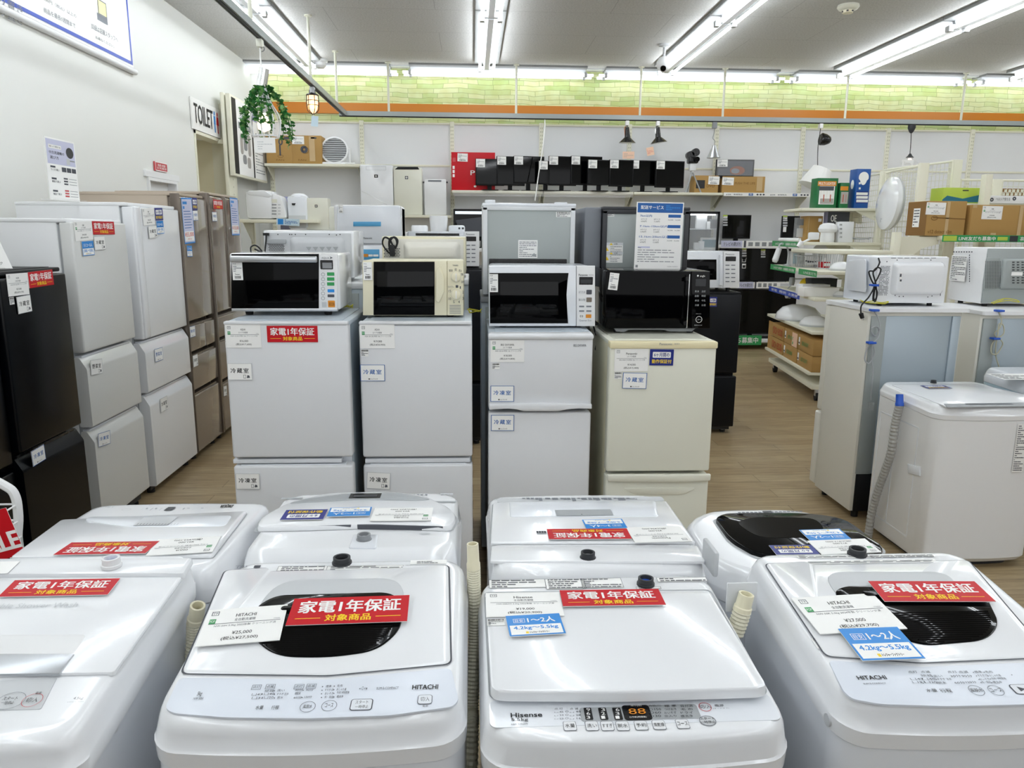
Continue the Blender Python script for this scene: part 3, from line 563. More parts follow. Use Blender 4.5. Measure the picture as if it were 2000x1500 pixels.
def tx(f,m):
    T=lambda s,x0,y0,x1,y1,mm='ink_soft',b=0: f.T(m,s,(x0,y1),(x1,y0),mm,b)
    T('5kg',383,1352,397,1362,'ink'); T('NW-50H',377,1363,398,1368)
    T('HITACHI',805,1338,856,1348,'ink',.015); T('SLIM＆COMPACT',735,1342,779,1348)
    for x,y,s in ((493,1340,'点灯'),(520,1339,'点滅'),(576,1339,'点灯'),(600,1338,'点滅')): T(s,x,y,x+16,y+6); f.F(m,(x-3,y+8),(x+19,y-2),.0008,'ink_grey')
    for x,y,w_,s in ((516,1348,20,'洗剤 液量'),(541,1347,16,'洗い'),(491,1355,23,'凵47'),(515,1354,22,'凵40'),(540,1354,25,'すすぎ 注水'),(491,1362,23,'凵31'),(515,1361,20,'凵20'),(541,1361,13,'脱水'),(576,1346,16,'30分'),(597,1346,16,'90分'),(575,1353,13,'槽乾燥'),(573,1361,17,'60分'),(594,1360,16,'120分'),(636,1339,12,'標準'),(658,1338,12,'毛布'),(634,1346,18,'すすぎ1回'),(657,1345,20,'おしゃれ着'),(634,1353,18,'おいそぎ'),(657,1351,26,'予約 9時間後'),(633,1360,19,'洗・風脱'),(657,1359,14,'槽洗浄')): T(s,x,y,x+w_,y+5.2)
    for x,y in ((630,1342),(653,1341),(629,1349),(652,1348),(628,1356),(652,1355),(628,1363),(652,1362),(536,1350),(536,1357),(536,1364),(592,1349),(590,1363),(512,1357),(512,1364),(703,1346)): f.poly(m,ell(*f.uv(x,y),.0011,.0011,8),'ink_soft')
    T('水量',498,1379,516,1387,'ink'); T('行程',529,1379,546,1387,'ink')
    for x,y,a,s,w_ in ((601,1381,14,'風脱水',10),(643,1379,14,'コース',9)): u,v=f.uv(x,y); f.ring(m,(u,v),.0125,.0009,'ink_grey'); T(s,x-w_,y-4,x+w_,y+4,'ink')
    u,v=f.uv(706,1377); r_=rr(u-.018,v-.013,u+.018,v+.013,.005); f.poly(m,r_,'ink_soft',.001); f.poly(m,rr(u-.0165,v-.0118,u+.0165,v+.0118,.004),'white_cool',.0013); T('スタート',694,1369,720,1376,'ink'); T('一時停止',693,1378,720,1385,'ink')
    u,v=f.uv(830,1367); f.poly(m,rr(u-.012,v-.011,u+.012,v+.011,.005),'ink_soft',.001); f.poly(m,rr(u-.011,v-.010,u+.011,v+.010,.004),'white_cool',.0013); T('切/入',821,1362,839,1371,'ink'); T('電源',825,1378,836,1382,'ink')
    T('○ ⁍⁌',706,1342,718,1349,'ink_soft')
darkwin(H1,f,0,((440,1116),(524,1111),(527,1118),(788,1112),(789,1106),(876,1106),(880,1298),(640,1321),(355,1317)),
    ((548,1136),(780,1132),(795,1185),(640,1192),(492,1200)),((500,1190),(540,1168),(760,1162),(789,1180),(783,1235),(735,1276),(640,1289),(540,1287),(492,1250)),tx,1,((350,1324),(640,1328),(881,1305),(896,1368),(884,1381),(760,1398),(600,1404),(440,1402),(340,1394),(322,1384)))
p=PZ(668,1101,.945); inlet(H1,p,.0185)
m=MB()
f.R(m,(538,1120),(790,1104),'paper'); 
for x0,x1,y0,y1 in ((540,635,1117,1106),(637,788,1115,1105)):
    a=f.uv(x0,y0); b=f.uv(x1,y1); lines(f,m,a[0]+.008,a[1],b[0],b[1],3,'ink_soft',.4,x0); f.frame(m,a,b,.0008,'ink_soft',.002)
f.R(m,(801,1103),(873,1094),'paper',.001); a=f.uv(814,1102); b=f.uv(870,1096); lines(f,m,a[0],a[1],b[0],b[1],2,'ink_soft',.4,9)
f.T(m,'TIP',(458,1112),(484,1106),'ink_grey'); a=f.uv(495,1110); b=f.uv(510,1105); f.rect(m,a,b,'ink_soft'); m.build('warning_label',H1)
stick(f,H1,(369,1297),(412,1276),7)
card(f,[(407,1200),(563,1192),(547,1258),(385,1275)],d_price('HITACHI','全自動洗濯機','NW-50H 5.0kg 2023年製 クリーニング済','¥25,000','(税込¥27,500)'),'price_card','white price sheet lying across the dark window of the washer with the ¥25,000 price','price card',GP,.011)
card(f,[(574,1181),(801,1175),(795,1225),(561,1235)],d_red,'warranty_card','red warranty card lying on the dark window of the second washer from left','warranty card',GW,.014)
# --- front row, right: same kind, other layout
H2,f=washer('front row washing machine with dark lid window and a blue size card',.862,1.085,.5,.485,.895,.951)
def tx(f,m):
    T=lambda s,x0,y0,x1,y1,mm='ink_soft',b=0: f.T(m,s,(x0,y1),(x1,y0),mm,b)
    T('HITACHI',1677,1320,1727,1329,'ink',.015); T('SLIM＆COMPACT',1687,1334,1729,1338)
    for x,y,s in ((1775,1311,'点灯'),(1800,1311,'点滅'),(1852,1311,'点灯'),(1874,1311,'点滅')): T(s,x,y,x+14,y+5)
    for x,y,w_,s in ((1800,1318,18,'洗剤 液量'),(1824,1319,14,'洗い'),(1780,1325,22,'凵47'),(1803,1325,22,'凵40'),(1832,1325,24,'すすぎ 注水'),(1784,1331,20,'凵31'),(1808,1331,20,'凵20'),(1833,1332,13,'脱水'),(1858,1319,16,'30分'),(1880,1319,16,'90分'),(1866,1332,16,'60分'),(1888,1331,16,'120分'),(1905,1311,10,'標準'),(1926,1311,10,'毛布'),(1911,1318,16,'すすぎ1回'),(1934,1318,18,'おしゃれ着'),(1915,1325,15,'おいそぎ'),(1938,1324,24,'予約 9時間後'),(1919,1331,14,'洗・風脱'),(1941,1331,13,'槽洗浄')): T(s,x,y,x+w_,y+5)
    for x,y in ((1821,1322),(1829,1328),(1830,1335),(1803,1335),(1901,1314),(1922,1314),(1907,1321),(1930,1321),(1912,1328),(1934,1327),(1916,1334),(1937,1334),(1976,1319)): f.poly(m,ell(*f.uv(x,y),.0011,.0011,8),'ink_soft')
    T('水量',1811,1346,1827,1353,'ink'); T('行程',1839,1346,1855,1354,'ink')
    for x,y,s,w_ in ((1907,1349,'風脱水',9),(1945,1349,'コース',8)): f.ring(m,f.uv(x,y),.0125,.0009,'ink_grey'); T(s,x-w_,y-4,x+w_,y+4,'ink')
    u,v=f.uv(1996,1347); f.poly(m,rr(u-.017,v-.012,u+.017,v+.012,.005),'ink_soft',.001); f.poly(m,rr(u-.0155,v-.0108,u+.0155,v+.0108,.004),'white_cool',.0013); f.poly(m,[(u-.006,v-.006),(u+.006,v),(u-.006,v+.006)],'ink_soft',.0016)
darkwin(H2,f,0,((1494,1103),(1574,1099),(1584,1105),(1820,1103),(1822,1098),(1890,1096),(2050,1285),(1800,1296),(1613,1283)),
    ((1605,1120),(1850,1120),(1880,1165),(1750,1180),(1640,1180)),((1627,1160),(1650,1150),(1880,1148),(1925,1170),(1952,1225),(1925,1255),(1800,1266),(1730,1240),(1660,1200)),tx,2,((1617,1290),(1800,1303),(2050,1293),(2060,1375),(1850,1380),(1720,1376),(1665,1366),(1648,1352)))
p=PZ(1674,1084,.945); inlet(H2,p,.0185)
m=MB(); f.R(m,(1560,1092),(1822,1083),'paper'); a=f.uv(1562,1091); b=f.uv(1700,1084); lines(f,m,a[0],a[1],b[0],b[1],3,'ink_soft',.4,4); a=f.uv(1702,1091); b=f.uv(1820,1084); lines(f,m,a[0],a[1],b[0],b[1],3,'ink_soft',.4,5)
f.R(m,(1575,1103),(1824,1092),'paper'); a=f.uv(1580,1102); b=f.uv(1820,1094); lines(f,m,a[0],a[1],b[0],b[1],2,'ink_soft',.4,6); m.build('warning_label',H2)
stick(f,H2,(1597,1268),(1644,1246),8)
card(f,[(1553,1177),(1716,1167),(1756,1237),(1590,1247)],d_price('HITACHI','全自動洗濯機','NW-50K 5.0kg 2024年製 クリーニング済','¥27,000','(税込¥29,700)'),'price_card','white price sheet on the right end front washer above the blue card','price card',GP,.010)
card(f,[(1691,1147),(1903,1145),(1940,1187),(1728,1184)],d_red,'warranty_card','red warranty card lying on the right end front washer','warranty card',GW,.013)
card(f,[(1641,1242),(1759,1236),(1795,1300),(1675,1302)],d_size('1〜2人','4.2kg〜5.5kg'),'size_card','blue household size card on the right end front washer with the dark window','sign card',None,.014)
# --- front row, third: flat lid
HS,f=washer('front row washing machine with plain raised lid and lit digits on its panel',.264,1.045,.5,.475,.879,.922,inb=.02,inf=.012,lip=.018)
_r=f.uv(948,1158); _q=f.uv(960,1350); fl=FR(f.p(0,_r[1],.004),f.ex,f.ey*(_r[1]-_q[1])-f.n*.022,.0012)
lidP=[fl.uv(*p) for p in ((947,1158),(1386,1153),(1495,1330),(1497,1338),(1480,1343),(1210,1351),(990,1350),(966,1347),(958,1338))]
m=MB(); fl.slab(m,rpoly(lidP,.012,5),-.019,0,'white',.006); lid=m.build('lid',HS)
outline(f,lid,[f.uv(*p) for p in ((947,1158),(1386,1153),(1497,1352),(1480,1362),(1210,1371),(975,1368),(958,1360))],.0006,.012)
m=MB(); f.slab(m,rr(*f.uv(957,1422),*f.uv(1500,1355),.012),-.002,.0006,'white_cool'); m.build('control_panel',HS)
m=MB(); T=lambda s,x0,y0,x1,y1,mm='ink_soft',b=0: f.T(m,s,(x0,y1),(x1,y0),mm,b)
T('Hisense',998,1393,1058,1403,'ink',.02); T('5.5kg',999,1404,1031,1412,'ink',.01); T('HW-55E2W',999,1414,1031,1418)
for x,s in ((1083,'点 灯'),(1113,'点 滅')): T(s,x,1384,x+16,1388)
for k,(a_,b_) in enumerate((('46','40'),('34','28'),('22','16'))): T('⌞⌟ '+a_+' ○',1083,1390+6.5*k,1110,1394+6.5*k); T('⌞⌟ '+b_,1113,1390+6.5*k,1134,1394+6.5*k)
f.R(m,(1136,1411),(1227,1381),'mid_grey',.0012,.006); f.R(m,(1221,1409),(1266,1378),'black',.0016,.006); f.R(m,(1262,1407),(1359,1376),'mid_grey',.0012,.006)
for x,q in ((1149,'963'),(1178,'321'),(1206,'631')):
    f.R(m,(x-5,1408),(x+5,1384),'black',.002,.002)
    for j,c in enumerate(q): T(c,x-3,1385+7.5*j,x+3,1391+7.5*j,'paper',.02)
f.T(m,'88',(1229,1398),(1259,1386),'orange',0,.003); f.T(m,'残り(分)',(1232,1383),(1252,1379),'paper',0,.003); f.T(m,'○予約(時間後)',(1230,1406),(1262,1401),'paper',0,.003)
for j,(s1_,s2_,s3_) in enumerate((('時間(分)','標 準','自分流'),('○150','つけおき','毛 布'),('○60','おいそぎ','ドライ'),('○30','念入り','槽洗浄'))):
    for x,s in ((1268,s1_),(1298,s2_),(1330,s3_)): f.T(m,s,(x,1384+6.6*j),(x+22,1379+6.6*j),'ink',0,.003)
for x,y,w_,s in ((1113,1419,13,'水量'),(1156,1419,13,'洗い'),(1186,1419,13,'すすぎ'),(1216,1419,13,'脱水'),(1252,1418,13,'予約'),(1287,1417,13,'風乾燥'),(1333,1415,13,'コース')):
    u,v=f.uv(x,y); f.poly(m,rr(u-.0105,v-.0105,u+.0105,v+.0105,.003),'ink_grey',.001); f.poly(m,rr(u-.0097,v-.0097,u+.0097,v+.0097,.003),'white',.0014); f.T(m,s,(x-9,y+4),(x+9,y-4),'ink',0,.002)
u,v=f.uv(1377,1382); f.ring(m,(u,v),.0105,.0009,'red',.0014); f.T(m,'切/入',(1367,1386),(1387,1378),'ink',0,.002); T('電源',1397,1377,1412,1382,'ink'); T('(オートオフ)',1393,1384,1423,1387)
u,v=f.uv(1382,1409); f.poly(m,ell(u,v,.0135,.0115),'light_grey',.0012); f.ring(m,(u,v),.0135,.001,'ink_grey',.0016,b=.0115); f.T(m,'スタート',(1368,1408),(1394,1402),'ink',0,.002); f.T(m,'一時停止',(1369,1415),(1396,1409),'ink',0,.002)
m.build('control_markings',HS)
m=MB()
for x0,x1,y0,y1 in ((955,1064,1150,1132),(1067,1140,1152,1131),(1138,1212,1150,1130),(1285,1378,1138,1128),(1243,1290,1152,1147)):
    a=f.uv(x0,y0); b=f.uv(x1,y1); f.rect(m,a,b,'paper',.0012); f.frame(m,a,b,.0008,'ink_soft',.0018); lines(f,m,a[0]+.006,a[1]+.001,b[0]-.003,b[1],max(2,int((y0-y1)/4)),'ink_soft',.4,x0)
m.build('warning_label',HS)
p=f.p(*f.uv(1261,1142),0); inlet(HS,p,.0165,'dark_grey','blue_cap',.016)
fl.e=.0012
stick(fl,HS,(952,1223),(985,1210),11)
card(fl,[(950,1161),(1095,1159),(1099,1205),(948,1208)],d_price('Hisense','全自動洗濯機','HW-55E2W 5.5kg 2022年製 クリーニング済','¥19,000','(税込¥20,900)',False),'price_card','white price sheet on the plain raised lid of the washer with display','price card',GP,.003)
card(fl,[(1092,1158),(1283,1156),(1303,1186),(1100,1190)],d_red,'warranty_card','red warranty card on the plain raised lid of the washer with display','warranty card',GW,.006)
card(fl,[(989,1210),(1094,1204),(1103,1244),(994,1250)],d_size('1〜2人','4.2kg〜5.5kg'),'size_card','blue household size card on the plain raised lid of the washer with display','sign card',None,.007)
# --- front row, left end
HL,f=washer('washing machine with silver lid strip cut off at lower left',-.862,1.05,.515,.52,.892,.955,inb=.0,rc=.03)
m=MB(); a=f.uv(-120,1133); f.slab(m,rpoly([f.uv(*p) for p in ((-150,1133),(357,1131),(224,1318),(-250,1330))],.006),-.002,.006,'white',.003); lid=m.build('lid',HL)
outline(f,lid,[f.uv(*p) for p in ((-150,1133),(357,1131),(224,1318),(-250,1330))],.001,.006,'light_grey')
m=MB(); P=[f.uv(*p) for p in ((-200,1285),(146,1285),(118,1324),(-230,1326))]; f.slab(m,P,.004,.009,'silver',.002); m.build('lid_strip',lid)
m=MB(); P=[f.uv(*p) for p in ((-200,1246),(170,1245),(146,1283),(-200,1284))]; f.slab(m,rpoly(P,.008),.004,.007,'white_matte',.002); m.build('grip_recess',lid)
m=MB(); f.slab(m,rpoly([f.uv(*p) for p in ((-150,1100),(378,1098),(360,1129),(-160,1131))],.006),-.002,.012,'white',.005); m.build('rear_cover',HL)
m=MB(); f.slab(m,rpoly([f.uv(*p) for p in ((-200,1342),(112,1324),(80,1386),(-240,1395))],.004),-.001,.0015,'light_grey'); m.build('control_panel',HL)
f2=FR(f.p(0,0,.002),f.ex,f.ey,.0008); m=MB(); T=lambda s,x0,y0,x1,y1,mm='ink_soft',b=0: f2.T(m,s,(x0,y1),(x1,y0),mm,b)
T('スタート',3,1361,38,1369,'ink'); T('一時停止',0,1370,30,1377,'ink'); u,v=f2.uv(21,1369); f2.ring(m,(u,v),.022,.0008,'ink_grey',b=.02)
u,v=f2.uv(63,1368); f2.ring(m,(u,v),.0155,.0008,'red_soft',b=.0155); T('切/入',48,1363,78,1373,'ink'); T('電源',68,1352,83,1357,'ink')
T('4.5kg',141,1362,165,1369,'ink_soft'); T('HW-K45D',132,1371,164,1373,'ink_grey'); m.build('control_markings',HL)
f3=FR(f.p(0,0,.0065),f.ex,f.ey,.0008); m=MB(); f3.T(m,'Double Shower Wash',(-40,1190),(157,1177),'light_grey',0); m.build('lid_lettering',lid)
card(f3,[(33,1138),(238,1132),(208,1166),(-6,1168)],d_red,'warranty_card','red warranty card on the washer at the left end of the front row','warranty card',GW,.004)
p=f.p(*f.uv(220,1116),.012); inlet(HL,p,.0175,'white_matte','blue_cap',.02)
m=MB(); q=f.uv(0,1122); f.rect(m,f.uv(-40,1132),f.uv(42,1107),'paper',.0135); a=f.uv(-38,1131); b=f.uv(38,1108); lines(f,m,a[0],a[1],b[0],b[1],4,'light_grey',.4,3); m.build('warning_label',HL)
# side dimples seen on the flanks
for t,px,x in ((HL,(222,1419),-.606),(H2,(1619,1406),.611)):
    q=PX(*px,x); m=MB(); m.cyl(q-V((.004,0,0)),q+V((.004,0,0)),.011,'light_grey',16); m.build('side_plug',t)
# ---------------------------------------------------------------- second row, user side turned away
RZ=PI
D1,f=washer('washing machine with flat lid and red card behind the lower left washer',-.824,2.09,.50,.51,.886,.917,RZ,rc=.04,inf=.02,inb=.03)
def panel(t,f,pts,h0,h1,m_,b,name,r=.01,par=None):
    m=MB(); f.slab(m,rpoly([f.uv(*p) for p in pts],r),h0,h1,m_,b); return m.build(name,par or t)
lid=panel(D1,f,[(120,1020),(483,1003),(415,1091),(20,1094)],-.002,.008,'white',.004,'lid')
outline(f,lid,[f.uv(*p) for p in ((120,1020),(483,1003),(415,1091),(20,1094))],.001,.012)
panel(D1,f,[(175,1015),(455,1012),(440,1034),(345,1035),(250,1035),(165,1022)],.006,.009,'white_cool',.002,'grip_recess',.02,lid)
m=MB(); f.R(m,(260,1034),(348,1017),'light_grey',.0105); 
for k in range(14): f.R(m,(268+6*k,1033),(271+6*k,1030),'ink_soft',.011)
m.build('lid_window',lid)
m=MB(); u0,v0=f.uv(437,1087)
f.T(m,'DIQUA',(458,986),(428,992),'ink',.015,.0016)
f.R(m,(320,998),(344,991),'dark_grey',.0016); rnd=random.Random(5)
for x,y in ((257,988),(247,996),(300,987),(339,987),(360,986),(387,985)): f.ring(m,f.uv(x,y),.012,.0006,'ink_grey',b=.009)
for x in range(275,410,9): f.R(m,(x,996+rnd.randint(-3,2)),(x+6,993),'ink_grey',.0016)
f.T(m,'5.5kg',(226,989),(203,993),'ink_grey'); m.build('control_markings',D1)
m=MB(); 
for k in range(16): f.R(m,(424+1.6*k,1081-2*k),(432+1.2*k,1080-2*k),'light_grey',.011)
m.build('lint_vents',lid)
fl=FR(f.p(0,0,.009),f.ex,f.ey,.0012)
card(fl,[(287,1084),(106,1087),(138,1063),(309,1060)],d_red,'warranty_card','red warranty card upside down on the second row left end washer','warranty card',GW,.004)
card(fl,[(417,1084),(287,1084),(309,1060),(428,1046)],d_price('DIQUA','全自動洗濯機','5.5kg 2021年製 クリーニング済','¥21,000','(税込¥23,100)'),'price_card','white price sheet upside down on the second row left end washer','price card',GP,.003)
TO,f=washer('washing machine with domed lid and navy and blue cards, back turned',-.296,2.145,.52,.49,.892,.905,RZ,rc=.06,inf=.02,inb=.06,lip=.05,drop=.12)
dome=[f.uv(*p) for p in ((499,1039),(510,1018),(560,990),(640,970),(760,967),(830,975),(880,1000),(893,1017),(880,1038),(720,1033),(600,1037))]
m=MB(); f.slab(m,rpoly(dome,.03,5),-.002,.014,'white',.01); lid=m.build('lid',TO); outline(f,lid,dome,.001,.022)
m=MB(); f.slab(m,rpoly([f.uv(*p) for p in ((560,994),(600,983),(680,973),(780,972),(845,985),(820,988),(700,986),(610,991))],.02),.008,.0155,'mid_grey',.003); m.build('lid_band',lid)
m=MB(); f.R(m,(681,984),(746,974),'black_gloss',.0165); f.R(m,(690,982),(738,977),'dark_grey',.017); m.build('lid_window',lid)
m=MB(); f.slab(m,rpoly([f.uv(*p) for p in ((593,1036),(650,1032),(686,1032),(686,1034))],.002),.0,.012,'ink_soft'); f.slab(m,rpoly([f.uv(*p) for p in ((698,1034),(698,1032),(800,1033),(866,1037))],.002),.0,.012,'ink_soft'); m.build('lid_slot',lid)
m=MB(); f.R(m,(548,976),(592,972),'mid_grey'); f.R(m,(820,983),(891,979),'mid_grey')
for k in range(22):
    x=640+9*k+rnd.randint(0,4); 
    if x<860: f.R(m,(x,968),(x+5,966),'ink_grey')
f.R(m,(860,967),(885,964),'light_grey'); m.build('control_markings',TO)
fl=FR(f.p(0,0,.0155),f.ex,f.ey,.0012)
card(fl,[(632,1016),(546,1018),(560,998),(640,997)],d_six,'guarantee_card','navy guarantee card upside down on the domed lid washer','warranty card',None,.003)
card(fl,[(721,1010),(638,1013),(646,995),(728,994)],d_size('1〜2人','4.2kg〜5.5kg'),'size_card','blue household size card upside down on the domed lid washer','sign card',None,.005)
card(fl,[(843,1019),(724,1019),(731,995),(845,993)],d_price('TOSHIBA','全自動洗濯機','AW-45M5 4.5kg クリーニング済','¥23,000','(税込¥25,300)'),'price_card','white price sheet upside down on the domed lid washer','price card',GP,.003)
p=f.p(*f.uv(711,1055),-.002); inlet(TO,p,.0165,'grey','light_grey',.018)
m=MB(); f.slab(m,rpoly([f.uv(*p) for p in ((690,1045),(738,1045),(735,1071),(681,1071))],.006),-.012,.002,'white_cool',.002); m.build('inlet_pad',TO)
m=MB(); f.poly(m,ell(*f.uv(829,1043),.014,.007),'light_grey',.001); m.build('rear_mark',TO)
PA,f=washer('washing machine with grey panel, red and blue cards, back turned',.293,2.105,.505,.52,.890,.905,RZ,rc=.04,inf=.012,inb=.03)
lid=panel(PA,f,[(963,985),(1301,982),(1358,1063),(958,1064)],-.002,.006,'white',.003,'lid',.006)
outline(f,lid,[f.uv(*p) for p in ((963,985),(1301,982),(1358,1063),(958,1064))],.001,.012)
panel(PA,f,[(995,985),(1280,983),(1286,1013),(996,1014)],.004,.008,'white_cool',.002,'grip_recess',.01,lid)
m=MB(); f.R(m,(1087,1014),(1192,1001),'mid_grey',.0095); f.poly(m,ell(*f.uv(1136,1012),.002,.002,10),'ink',.011)
f.R(m,(1048,1048),(1066,1042),'light_grey',.0075)
for k in range(4): f.R(m,(1048+5*k,1047),(1051+5*k,1043),'ink_soft',.008)
m.build('lid_window',lid)
m=MB(); f.slab(m,rr(*f.uv(972,983),*f.uv(1292,971),.01),-.002,.002,'light_grey'); m.build('control_panel',PA)
m=MB()
for k in range(26):
    x=1020+8*k+rnd.randint(0,5); f.R(m,(x,977+rnd.randint(-1,3)),(x+5,974),'ink_grey',.003)
f.T(m,'Panasonic',(1243,975),(1216,978),'ink_grey',.01,.003); f.ring(m,f.uv(1035,974),.012,.0006,'ink_grey',.003,b=.008); m.build('control_markings',PA)
fl=FR(f.p(0,0,.0068),f.ex,f.ey,.0012)
card(fl,[(1225,1033),(1146,1036),(1136,1017),(1215,1016)],d_size('3〜4人','6.0kg〜7.0kg'),'size_card','blue household size card upside down on the grey panel washer','sign card',None,.003)
card(fl,[(1233,1056),(1075,1057),(1065,1037),(1225,1036)],d_red,'warranty_card','red warranty card upside down on the grey panel washer of the second row','warranty card',GW,.005)
card(fl,[(1348,1061),(1236,1060),(1226,1034),(1330,1028)],d_price('Panasonic','全自動洗濯機','NA-F60B13 6.0kg クリーニング済','¥33,000','(税込¥36,300)',False),'price_card','white price sheet upside down on the grey panel washer','price card',GP,.003)
panel(PA,f,[(960,1068),(1362,1068),(1378,1099),(957,1099)],-.003,.004,'white',.003,'rear_cover',.008)
p=f.p(*f.uv(1148,1092),.0); inlet(PA,p,.0165,'dark_grey','grey',.018)
YA,f=washer('washing machine with wide black glass lid, rounded white body',.785,1.97,.46,.39,.895,.875,RZ,rc=.14,inf=.03,inb=.03,ins=.02)
lid=panel(YA,f,[(1395,1018),(1415,1009),(1570,1008),(1648,1018),(1725,1075),(1720,1090),(1480,1092),(1425,1060)],-.002,.012,'dark_glass',.005,'lid',.05)
outline(f,lid,[f.uv(*p) for p in ((1395,1018),(1415,1009),(1570,1008),(1648,1018),(1725,1075),(1720,1090),(1480,1092),(1425,1060))],.0012,.03,'light_grey')
m=MB(); P=[f.uv(*p) for p in ((1435,1028),(1470,1018),(1590,1020),(1610,1040),(1600,1058),(1480,1060))]; f.poly(m,rpoly(P,.05),'black_gloss',.0125)
f.T(m,'YAMAZEN',(1525,1009),(1502,1011),'ink_grey',.01,.0135); m.build('lid_window',lid)
m=MB()
for k in range(16): f.R(m,(1442+8*k,1003-k*.15),(1446+8*k,1001-k*.15),'ink_grey',.0016)
f.R(m,(1492,1003),(1506,999),'dark_grey',.0018); m.build('control_markings',YA)
q=PX(1389,1088,.545); m=MB(); m.box(.537,q.y-.045,q.z-.03,.549,q.y+.045,q.z+.03,'light_grey',.006); m.build('side_grip',YA)
fl=FR(f.p(0,0,.0125),f.ex,f.ey,.0012)
card(fl,[(1661,1055),(1582,1058),(1560,1037),(1641,1035)],d_size('1〜2人','4.2kg〜5.5kg'),'size_card','blue household size card on the black glass lid','sign card',None,.003)
card(fl,[(1595,1085),(1515,1085),(1503,1068),(1590,1066)],d_six,'guarantee_card','navy guarantee card on the black glass lid','warranty card',None,.003)
card(fl,[(1720,1082),(1597,1085),(1584,1060),(1690,1054)],d_price('YAMAZEN','全自動洗濯機','4.5kg 2022年製 クリーニング済','¥12,000','(税込¥13,200)'),'price_card','white price sheet on the black glass lid','price card',GP,.004)
# ---------------------------------------------------------------- hoses
def hose(par,pts,r,m_,cuff=None,cm='cream',name='drain_hose',sp=.0036):
    m=MB(); P=[V(p) for p in pts]; n=max(6,int(sum((P[i+1]-P[i]).length for i in range(len(P)-1))/(len(P)-1)/sp))
    m.tube(P,r,m_,12,n,.17); h=m.build(name,par,ang=20)
    if cuff:
        m=MB(); a,b=V(cuff[0]),V(cuff[1]); d=(b-a); m.lathe([(r*1.12,0),(r*1.12,d.length*.25),(r*1.0,d.length*.3),(r*.95,d.length),(r*.7,d.length),(r*.65,d.length*.6)],a,cm,16,d,c1=False); m.lathe([(r*.66,d.length*.55),(0,d.length*.5)],a,'shelf_dark',16,d); m.build('hose_cuff',h)
    return h
yh=1.50; P=lambda x,y,Y_=yh: PY(x,y,Y_)
hose(HS,[P(925,1108),P(926,1160),P(928,1230,1.5),P(925,1300,1.47),P(922,1380,1.44),P(922,1430,1.40),P(918,1560,1.36)],.013,'hose',(P(925,1112),P(923,1062)))
yh=1.43; hose(H2,[PY(1434,1238,1.40),PY(1443,1214,1.40),PY(1450,1190,1.40)],.0165,'hose',(PY(1449,1193,1.40),PY(1458,1160,1.40)))
m=MB(); q=PY(1447,1165,1.42); m.box(q.x-.03,q.y,q.z-.035,q.x+.035,q.y+.006,q.z+.03,'pale_grey',.003); m.build('hose_bracket',H2)
a=PY(382,1215,1.47); b=PY(384,1178,1.47); hose(HL,[a-V((.012,0,.10)),a-V((.004,0,.04)),a],.016,'hose',(a,b+V((.006,-.01,0))))
# ================================================================ microwave ovens
def oven(label,loc,w,h,d,body,rz=0,feet=.02,face=None,name='microwave_oven',b=.012):
    t=thing(name,label,'microwave oven',loc,rz,'microwave ovens'); m=L(t)
    m.box(-w/2,.012,feet,w/2,d,h,body,b,3); m.build('cabinet',t)
    for x in (-w/2+.06,w/2-.06):
        for y in (.05,d-.05): L(t).cyl((x,y,0),(x,y,feet+.004),.015,'rubber',12,.02).build('foot',t)
    return t
def pxoven(label,x0,x1,yt,yb,Y,zbase,d,body,**k):
    a=PY(x0,yb,Y); c=PY(x1,yt,Y); xm=(a.x+c.x)/2; zt=PY((x0+x1)/2,yt,Y).z; zb=PY((x0+x1)/2,yb,Y).z
    t=oven(label,(xm,Y,zbase),c.x-a.x,zt-zbase,d,body,feet=max(.006,zb-zbase),**k); return t,FRONT(Y)
def slab(fr,t,name,pts,h0,h1,m_,b=.003,r=0,par=None):
    m=MB(); P=[fr.uv(*p) for p in pts]; fr.slab(m,rpoly(P,r) if r else P,h0,h1,m_,b); return m.build(name,par or t)
def marks(fr,t,L_,h=None,name='control_markings'):
    m=MB()
    for e in L_:
        k=e[0]
        if k=='t': fr.T(m,e[1],(e[2],e[5]),(e[4],e[3]),e[6] if len(e)>6 else 'ink',e[7] if len(e)>7 else 0,h)
        elif k=='r': fr.R(m,(e[1],e[4]),(e[3],e[2]),e[5],(h or fr.e)*(e[7] if len(e)>7 else 1.),e[6] if len(e)>6 else 0)
        elif k=='o': fr.ring(m,fr.uv(e[1],e[2]),e[3],e[4],e[5],h)
        elif k=='d': u,v=fr.uv(e[1],e[2]); fr.poly(m,ell(u,v,e[3],e[3],16),e[4],h)
    return m.build(name,t)
zA1=WM[A1.name].translation; hz=lambda t: max(c.matrix_basis.translation.z for c in t.children)
topz=lambda yt,Y,x: PY(x,yt,Y).z+.0035
Z1,Z2,Z3,Z4=topz(629,Y1,557),topz(632,Y2,811),topz(651,Y3,1056),topz(667,Y4,1296)
